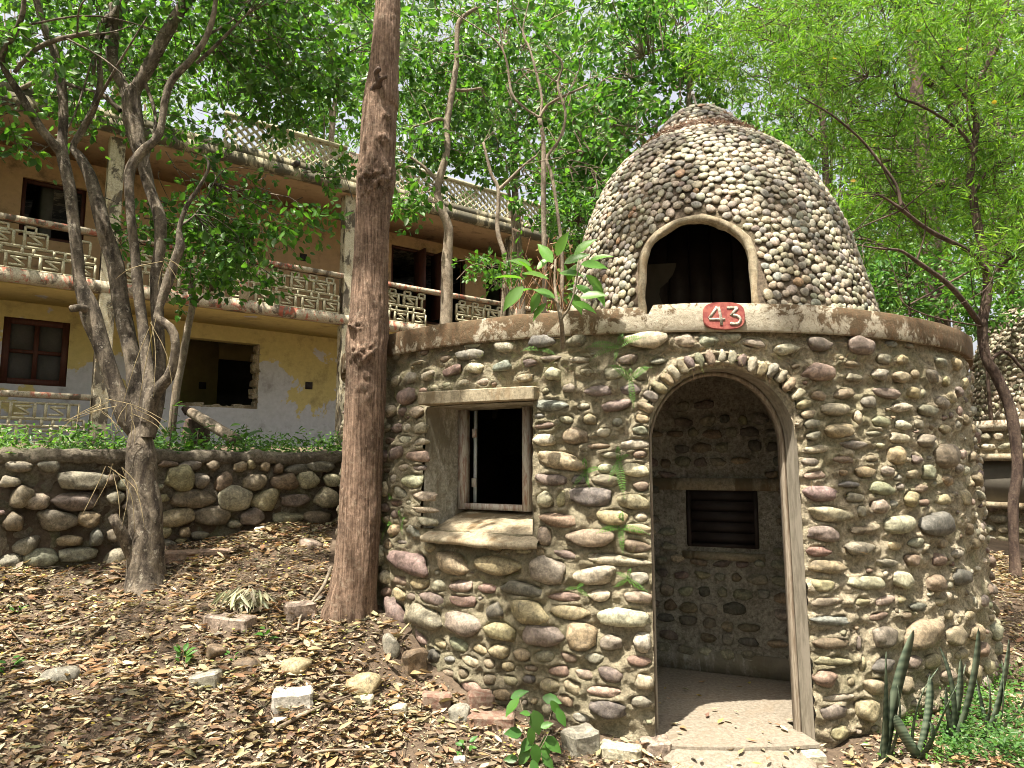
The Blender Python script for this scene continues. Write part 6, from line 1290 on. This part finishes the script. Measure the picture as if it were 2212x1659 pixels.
# hanging straw on the forked tree
def straw(x0, y0, dd, n, spread, length, label):
    t = thing('dry_vine', label, 'vine', atd(x0, y0, dd), 'dry vines on the forked tree')
    for k in range(n):
        a = atd(x0 + rl.normal(0, spread), y0 + rl.normal(0, spread * .8), dd + rl.uniform(-.15, .05)); l = length * rl.uniform(.5, 1.2); o = rl.normal(0, .1, 3) * [1, .4, 0]
        tube('strand', [a, a + o + [0, 0, -l * .4], a + o * 1.6 + rl.normal(0, .03, 3) + [0, 0, -l]], [.0022, .0026, .0012], M['straw'], t, sides=4, n=8)
straw(212, 870, 5.05, 9, 16, .22, 'tangle of dry straw-coloured vines hanging low on the left stem'); straw(358, 560, 5.0, 6, 5, .16, 'little pale dried tuft on the upper right stem'); straw(268, 880, 5.1, 8, 14, .25, 'dry shreds caught in the crotch of the fork'); straw(240, 1010, 5.0, 7, 10, .4, 'dry strands trailing from the fork to the boulder wall')
straw(325, 700, 5.1, 4, 12, .7, 'long thin hanging vine strands between the middle stems')

# ------------------------------------------------------------------ green plants
def plant(name, label, cat, base, group=None): return thing(name, label, cat, base, group)
def fern(x, y, fr, label, off=.07, L=.18):
    a, z = px2wall(x, y, off * .6); b = W(a, z, off * .5); Xv, Yv, Zv = frame_at(a); t = plant('fern', label, 'fern', b, 'ferns rooted in the hut wall')
    for (dx, dz, l) in fr:
        n = 17; s = np.linspace(0, 1, n); l_ = L * l; d = Xv * dx + Zv * dz; d = d / np.linalg.norm(d)
        C = b + np.outer(s * l_, d) + np.outer(np.sin(s * 2.2) * .25 * l_, Yv) - np.outer(s ** 2 * .35 * l_ * (1 if dz > -.5 else 0), Zv); Tn = unit(np.gradient(C, axis=0)); sd = unit(np.cross(Tn, Yv + [0, 0, .3]))
        P = np.vstack([C, C]); D = np.vstack([sd, -sd]) + np.vstack([Tn, Tn]) * .35; w = l_ * .12 * np.sin(np.clip(s * 1.05 + .12, 0, 1) * math.pi) ** .6 + .003
        leaf_mesh('frond', P, D, np.tile(Yv + [0, 0, .6], (2 * n, 1)) + rl.normal(0, .15, (2 * n, 3)), np.r_[w, w], np.full(2 * n, l_ / n * .62), leaf_cols(rl, 2 * n, [(.10, .26, .035), (.13, .30, .05)], .2), M['leaf'], t, T_OVAL)
fern(1334, 750, [(-1, .35, 1.1), (-.8, -.1, .9), (1, .7, 1.1), (.3, 1, .7), (-.2, -.9, .5)], 'bright fern growing under the band left of the arch')
fern(1362, 822, [(-.7, .9, 1.1), (.8, .9, 1.0), (.1, -1, .9), (0, 1, .6)], 'fern with raised fronds left of the arch crown')
fern(1168, 755, [(-1, .3, .7), (1, -.1, .6)], 'small fern below the sapling stem'); fern(1264, 1020, [(0, 1, .7), (.9, .5, .7), (-.5, -.6, .6), (.3, -1, .5)], 'fern beside the long pale stone mid-wall')
fern(1336, 995, [(0, 1, .7), (.15, -1, 1.2), (.5, .5, .5), (-.4, -.8, .7)], 'hanging fern strand left of the doorway'); fern(1340, 1140, [(-1, .1, .8), (1, .15, .9), (.1, -1, .8), (.1, 1, .8)], 'cross-shaped fern low on the left of the doorway')
fern(1356, 1250, [(-.7, .7, .5), (1, -.6, .7), (.2, 1, .5), (-.8, -.5, .5)], 'fern by the doorway edge above the speckled stone'); fern(1246, 1270, [(-1, .1, .4), (.9, -.5, .5), (.4, .4, .4)], 'tiny fern on the reddish flat stone')
fern(835, 1135, [(-.5, .9, .6), (.6, .3, .7), (-.2, -1, .7), (.9, -.4, .5)], 'sunlit fern between the trunk and the hut'); fern(868, 1125, [(-.1, 1, .6), (.3, -1, .5), (.7, .6, .4)], 'smaller sunlit fern right of the trunk'); fern(838, 1078, [(.9, .4, .5), (.5, .9, .4)], 'little fern sprig above the sunlit ferns')

def leafy(name, label, cat, stem, leaves, stem_r, mat_stem='bark_thin', pal=None, group=None, T=T_FINE):
    """stem polyline (world points) and leaves (point, direction, length, width ratio)"""
    t = plant(name, label, cat, stem[0][0], group)
    for i, s in enumerate(stem): tube('stem' if i == 0 else 'twig', s, np.linspace(stem_r, stem_r * .35, len(s)) * (1 if i == 0 else .5), M[mat_stem], t, sides=7, rough=.08, seed=i)
    for (p, d, l, w) in leaves:
        n = np.array([rl.normal(0, .3), -1 + rl.normal(0, .3), .9]); leaf_mesh('leaf', np.array([p]), np.array([d], float), np.array([n]), np.array([l]), np.array([l * w]), leaf_cols(rl, 1, pal or [(.10, .25, .035), (.13, .29, .045)], .2), M['leaf'], t, T, True)
    return t
# sapling rooted in the wall under the band
dd = 3.93; s0 = [atd(x, y, d_) for x, y, d_ in ((1216, 752, 4.02), (1215, 720, 3.95), (1212, 690, 3.92), (1204, 655, 3.95), (1198, 610, 4.0), (1200, 560, 4.0))]; s1 = [s0[2], atd(1232, 660, 3.9), atd(1245, 610, 3.88), atd(1250, 560, 3.85)]; s2 = [s0[3], atd(1170, 625, 3.9), atd(1150, 600, 3.85)]
lv = []
for (x, y, dx, dy, l) in ((1120, 600, -1, .25, 38), (1125, 625, -.7, -.8, 40), (1150, 590, -.5, .9, 30), (1160, 640, -.3, -1, 28), (1180, 600, -.8, .4, 36), (1190, 560, -.4, 1, 34), (1205, 545, .3, 1, 34), (1225, 565, .8, .6, 36), (1245, 545, .6, .8, 34), (1262, 570, 1, .2, 38), (1272, 600, .8, -.8, 36), (1250, 620, .7, -.6, 32), (1235, 640, .5, -1, 34), (1280, 560, 1, .5, 32), (1215, 590, .9, .0, 34), (1175, 660, -.6, -.7, 28), (1245, 655, 1, -.2, 34), (1195, 640, -.5, .5, 30), (1140, 570, -.9, .5, 30), (1260, 640, .9, .3, 34), (1230, 600, .2, .9, 30), (1165, 575, .5, .9, 26), (1285, 625, .6, -.9, 30), (1150, 625, -1, 0, 32)):
    p = atd(x - dx * 8, y + dy * 8, rl.uniform(3.78, 3.98)); lv.append((p, (dx, rl.uniform(-.5, .2), dy * .8 - .15), l / FPX * dd * 1.7, .50))
leafy('wall_sapling', 'leafy sapling with large bright leaves growing out below the parapet band', 'sapling', [s0, s1, s2], lv, .016, 'bark_thin')
# dry stalks beside it
t = thing('dry_weed', 'brown withered weed stalks behind the wall sapling', 'weed', atd(1150, 665, 4.3))
for k in range(22):
    a = atd(rl.uniform(1090, 1235), 668, rl.uniform(4.25, 4.5)); h = rl.uniform(.15, .5); e = a + [rl.normal(0, .12), rl.normal(0, .05), h]; tube('stalk', [a, (a + e) / 2 + rl.normal(0, .03, 3), e], [.003, .003, .0015], M['root'], t, sides=4, n=7)
    n = 1; leaf_mesh('dry_leaf', np.repeat(e[None], n, 0) + rl.normal(0, .04, (n, 3)), rl.normal(0, 1, (n, 3)) - [0, 0, .6], rl.normal(0, 1, (n, 3)), rl.uniform(.03, .07, n), rl.uniform(.01, .02, n), leaf_cols(rl, n, [(.35, .2, .12), (.45, .33, .24)], .3), M['leaf_dry'], t, T_CURL)
# heart-leaved plant at the bottom
b = gp(*Z6(1330, 1650)); dd = b[1]; st = [[b, atd(*Z6(1320, 1450), dd), atd(*Z6(1250, 1300), dd - .03), atd(*Z6(1225, 1200), dd)], [atd(*Z6(1330, 1560), dd), atd(*Z6(1400, 1420), dd - .03), atd(*Z6(1440, 1260), dd), atd(*Z6(1480, 1185), dd)], [atd(*Z6(1325, 1600), dd), atd(*Z6(1380, 1500), dd - .05), atd(*Z6(1410, 1440), dd - .05)]]
lv = [(atd(*Z6(x - dx * l * .45, y + dy * l * .45), dd - rl.uniform(-.02, .08)), (dx, rl.uniform(-.4, .1), dy), l * .342 / FPX * dd, w) for x, y, dx, dy, l, w in ((1225, 1190, 1, .5, 120, .5), (1180, 1265, -.8, -.8, 130, .6), (1335, 1360, .3, -1, 150, .72), (1270, 1310, -.9, .3, 70, .6), (1405, 1215, .6, -.1, 120, .62), (1450, 1270, .5, -.8, 110, .5), (1490, 1330, .5, -1, 120, .5), (1200, 1430, -.9, .1, 110, .7), (1430, 1500, .8, -.6, 140, .62), (1280, 1500, -.7, -.7, 120, .6), (1390, 1390, .8, .3, 80, .6), (1330, 1560, .2, -1, 130, .6), (1260, 1570, -.5, -.8, 120, .6), (1400, 1600, .6, -.7, 110, .55), (1180, 1600, -1, -.1, 90, .6), (1300, 1450, .2, -1, 110, .6), (1390, 1520, .2, -1, 120, .6), (1320, 1640, .3, -.8, 100, .6))]
leafy('heart_leaved_plant', 'young plant with heart-shaped green leaves at the bottom centre', 'plant', st, lv, .006, 'bark_thin', [(.07, .19, .04), (.09, .22, .045)])
# little weeds on the slope
def weed(x, y, n, l, label, tr=Z3, pal=None, spread=1.0, hh=.10):
    b = gp(*tr(x, y)); t = plant('weed', label, 'weed', b, 'small weeds on the ground'); a = rl.uniform(0, 6.28, n); D = np.c_[np.cos(a) * spread, np.sin(a) * spread, rl.uniform(.1, 1.0, n)]
    P = b + np.c_[np.cos(a) * .02 * spread, np.sin(a) * .02, rl.uniform(.01, hh, n)]; leaf_mesh('leaves', P, D, rl.normal(0, .3, (n, 3)) + [0, -.3, 1], rl.uniform(.6, 1.2, n) * l, rl.uniform(.4, .6, n) * l, leaf_cols(rl, n, pal or [(.08, .22, .04), (.11, .26, .05)], .2), M['leaf'], t, T_FINE)
    tube('stem', [b - [0, 0, .01], b + [.004, 0, hh * .6], b + [0, 0, hh]], [.003, .0025, .0015], M['bark_thin'], t, sides=5, n=5)
weed(1150, 1010, 14, .06, 'bright weed with pointed leaves in the middle of the slope'); weed(1680, 860, 7, .06, 'round-leaved seedling near the pink slab'); weed(55, 1070, 8, .06, 'weed at the left edge of the picture'); weed(1460, 990, 6, .035, 'tiny weed by the low brown stone', hh=.05); weed(1530, 810, 4, .04, 'lone round leaf below the long slab', hh=.04)
weed(890, 1600, 8, .05, 'seedling by the white paper scrap', Z6); weed(110, 690, 6, .035, 'tiny seedling on the upper left litter', hh=.05); weed(340, 560, 22, .03, 'little round-leaved creeper at the foot of the trunk', Z6, hh=.14); weed(590, 290, 5, .03, 'two hanging leaflets below the sill corner', Z6, hh=.05) if False else None
# snake plants on the right
def snake(x, y, blades, label):
    b = gp(*Z1(x, y)); t = plant('snake_plant', label, 'plant', b, 'snake plants by the hut wall')
    for (x0, y0, x1, y1, w, bend) in blades:
        p0 = gp(*Z1(x0, y0)); dd = p0[1]; p1 = atd(*Z1(x1, y1), dd + rl.uniform(-.12, .05)); n = 30; s = np.linspace(0, 1, n)[:, None]; mid = (p0 + p1) / 2 + [bend, -.04, abs(bend) * .6]
        C = (1 - s) ** 2 * p0 + 2 * s * (1 - s) * mid + s ** 2 * p1; tw = rl.uniform(-.5, .5); wv_ = w * .31 / FPX * dd / 2 * np.where(s < .72, .8 + .35 * s, np.sqrt(np.clip(1 - ((s - .72) / .28) ** 2, 0, 1)) * 1.05)
        ax = np.c_[np.cos(tw + s * .8), np.sin(tw + s * .8) * .8, 0 * s]; nn = np.c_[-ax[:, 1], ax[:, 0], 0 * s[:, 0]]
        V = np.concatenate([C - ax * wv_, C + nn * wv_ * .12, C + ax * wv_, C + nn * (wv_ * .12 + .004)]); F = grid_faces(4, n); Fb = np.array([[3 * n + i, i, i + 1, 3 * n + i + 1] for i in range(n - 1)])
        cols = np.tile(np.where((np.sin(np.arange(n) * 2.9 + rl.uniform(0, 6)) > .2)[:, None], np.array([[.035, .055, .035]]), np.array([[.12, .15, .10]])), (4, 1)) * rl.uniform(.75, 1.2)
        fast_mesh('blade', V, [F, Fb], M['leaf_snake'], t, True, cols)
M['leaf_snake'] = leaf_mat('snake_plant_blade', 0.08, 0.5, 0.4)
snake(1440, 1420, [(1440, 1430, 1450, 810, 85, -.02), (1430, 1430, 1600, 690, 80, -.05), (1455, 1420, 1510, 990, 60, .05)], 'tall pale-banded snake plant blades nearest the doorway')
snake(1640, 1400, [(1590, 1400, 1740, 900, 45, -.10), (1620, 1400, 1690, 940, 55, .02), (1640, 1410, 1500, 1160, 90, -.06), (1620, 1420, 1690, 1200, 70, .06), (1660, 1400, 1850, 980, 40, -.03)], 'snake plant clump with arching and folded blades')
snake(1800, 1330, [(1810, 1330, 1745, 785, 45, .06), (1790, 1330, 1860, 850, 55, .02), (1820, 1330, 1960, 680, 50, .04), (1760, 1330, 1890, 880, 60, -.02), (1830, 1330, 1780, 1010, 40, -.05)], 'dark snake plant clump with a withered black blade')
snake(1990, 1300, [(1980, 1300, 2010, 940, 60, .03), (2000, 1300, 2130, 740, 55, .02), (2010, 1300, 2210, 1060, 60, .10), (2030, 1290, 1950, 960, 40, -.04), (2060, 1290, 2090, 860, 45, .02)], 'snake plant clump by the right side of the hut')
# ground cover weeds in the bottom right corner
def cover(name, label, x0, x1, y0, y1, n, l, pal, h, tr=Z1, cat='weeds'):
    pts = []
    for _ in range(n): pts.append(gp(*tr(rl.uniform(x0, x1), rl.uniform(y0, y1))))
    P = np.repeat(np.array(pts), 16, 0); m = len(P); hgt = np.repeat(rl.uniform(.3, 1, n) * h, 16); P = P + np.c_[rl.normal(0, .035, m), rl.normal(0, .035, m), rl.random(m) * hgt]
    return kind(tag(leaf_mesh(name, P, rl.normal(0, 1, (m, 3)) * [1, 1, .4] + [0, 0, .2], rl.normal(0, .4, (m, 3)) + [0, -.3, 1], rl.uniform(.5, 1.2, m) * l, rl.uniform(.35, .6, m) * l, leaf_cols(rl, m, pal, .25), M['leaf'], None, T_OVAL), label, cat), 'stuff')
cover('ground_cover', 'bright small-leaved weeds spreading in the bottom right corner', 1780, 2230, 1150, 1460, 120, .032, [(.08, .19, .045), (.11, .23, .06), (.06, .15, .035)], .20)
cover('sparse_weeds', 'low green sprigs among the snake plants', 1480, 1800, 1180, 1440, 34, .026, [(.10, .24, .04), (.13, .28, .05)], .10)
cover('grass_tufts', 'short bright sprigs scattered on the right-hand litter', 1900, 2230, 950, 1150, 40, .028, [(.11, .26, .05), (.14, .3, .06)], .15)
# growth along the top of the terrace
pts = np.array([terr(rl.uniform(-1.6, 4), abs(rl.normal(.1, .9)) + .02) for _ in range(420)]); P = np.repeat(pts, 14, 0); m = len(P); P = P + np.c_[rl.normal(0, .06, m), rl.normal(0, .06, m), rl.random(m) ** 1.4 * .22 * np.repeat(rl.uniform(.3, 1.2, len(pts)), 14)]
kind(tag(leaf_mesh('terrace_weeds', P, rl.normal(0, 1, (m, 3)) * [1, 1, .5] + [0, 0, .35], rl.normal(0, .5, (m, 3)) + [0, -.3, .8], rl.uniform(.03, .075, m), rl.uniform(.012, .03, m), leaf_cols(rl, m, GR2 + [(.10, .2, .04)], .3), M['leaf'], None, T_OVAL), 'low green weeds growing along the top of the boulder wall', 'weeds'), 'stuff')
for (x, y, dd, n, l, lab) in ((370, 890, 6.0, 16, .09, 'heart-leaved weed on the boulder wall right of the forked tree'), (530, 935, 6.6, 12, .11, 'broad-leaved weed on the terrace before the smashed window'), (425, 945, 6.3, 10, .10, 'round-leaved weed low on the terrace edge')):
    p = atd(x, y, dd); b = np.array([p[0], p[1], 1.6]); a = rl.uniform(0, 6.28, n); t = plant('weed', lab, 'weed', b, 'weeds on the terrace edge'); hs = rl.uniform(.05, max(.12, p[2] - 1.5), n)
    leaf_mesh('leaves', b + np.c_[np.cos(a) * .05, np.sin(a) * .05, hs], np.c_[np.cos(a), np.sin(a), rl.uniform(-.2, .7, n)], rl.normal(0, .3, (n, 3)) + [0, -.5, .9], rl.uniform(.7, 1.2, n) * l, rl.uniform(.45, .65, n) * l, leaf_cols(rl, n, GR2, .2), M['leaf'], t, T_FINE); tube('stem', [b, b + [.01, 0, hs.max()]], [.006, .003], M['bark_thin'], t, sides=5, n=5)
# fallen beam and stump on the terrace
a, b = atd(*Z2(1205, 1025), 7.0), atd(*Z2(1500, 1205), 6.7); bm_ = thing('fallen_beam', 'weathered round beam sloping down to the terrace before the smashed window', 'beam', b); tube('beam', [a, (a + b) / 2, b], [.05, .055, .055], M['bark_thin'], bm_, sides=14, rough=.06); tube('broken_end', [a + [-.02, 0, .005], a + [-.07, 0, .05]], [.05, .03], M['bark_dark'], bm_, sides=9, n=6, rough=.3)
a = atd(*Z2(1235, 1180), 7.2); st_ = thing('stump', 'dark weathered stump under the fallen beam', 'stump', (a[0], a[1], 1.6)); tube('stump', [(a[0], a[1], 1.55), (a[0], a[1], 1.75), (a[0] + .01, a[1], atd(*Z2(1235, 1075), 7.2)[2])], [.15, .14, .13], M['bark_dark'], st_, sides=18, n=14, rough=.12)
# fine rootlets and brown moss hanging on the wall under the band
k = 1500; aa_ = rl.uniform(-2.6, 1.4, k); zz_ = np.where(rl.random(k) < .6, rl.uniform(2.0, 2.26, k), rl.uniform(.6, 2.2, k)); ok = ~np.array([blocked(u, v, .01, .01) for u, v in zip(aa_, zz_)]); aa_, zz_ = aa_[ok], zz_[ok]; k = len(aa_); P = W(aa_, zz_, rl.uniform(.03, .055, k))
nn = np.stack([np.sin(aa_ / RM), -np.cos(aa_ / RM), 0 * aa_], -1); ro = leaf_mesh('rootlets', P, np.stack([np.cos(aa_ / RM), np.sin(aa_ / RM), 0 * aa_], -1) * rl.normal(0, 1, (k, 1)) + [0, 0, 1] * rl.normal(-.4, .7, (k, 1)) + nn * .2, nn, rl.uniform(.03, .10, k), rl.uniform(.0015, .003, k), leaf_cols(rl, k, [(.14, .09, .05), (.20, .14, .07), (.12, .13, .04)], .3), M['leaf_dry'], hut, T_LANCE); kind(ro, 'stuff')

# leaves blown onto the doorway floor, and a plaster skirting at the foot of the inner wall
k = 60; x = rl.uniform(.78, 1.72, k); y = np.where(rl.random(k) < .55, rl.uniform(3.7, 4.3, k), rl.uniform(4.2, 5.1, k)); a = rl.uniform(0, 6.28, k); L_ = rl.uniform(.025, .075, k)
kind(tag(leaf_mesh('blown_leaves', np.c_[x, y, np.where(y > 4.0, .012, -.005) + rl.uniform(0, .006, k)], np.c_[np.cos(a), np.sin(a), rl.normal(0, .06, k)], rl.normal(0, .12, (k, 3)) + [0, 0, 1], L_, L_ * rl.uniform(.3, .55, k), leaf_cols(rl, k, TAN + [(.45, .36, .08)], .3), M['leaf_dry'], None, T_CURL), 'few dry leaves blown onto the concrete doorway floor', 'leaf litter'), 'stuff')
m_ = MB(); m_.box((-.7, -.03, .004), (IL + .8, .034, .15), IX); m_.build('skirting', M['pale_plaster'], hut)
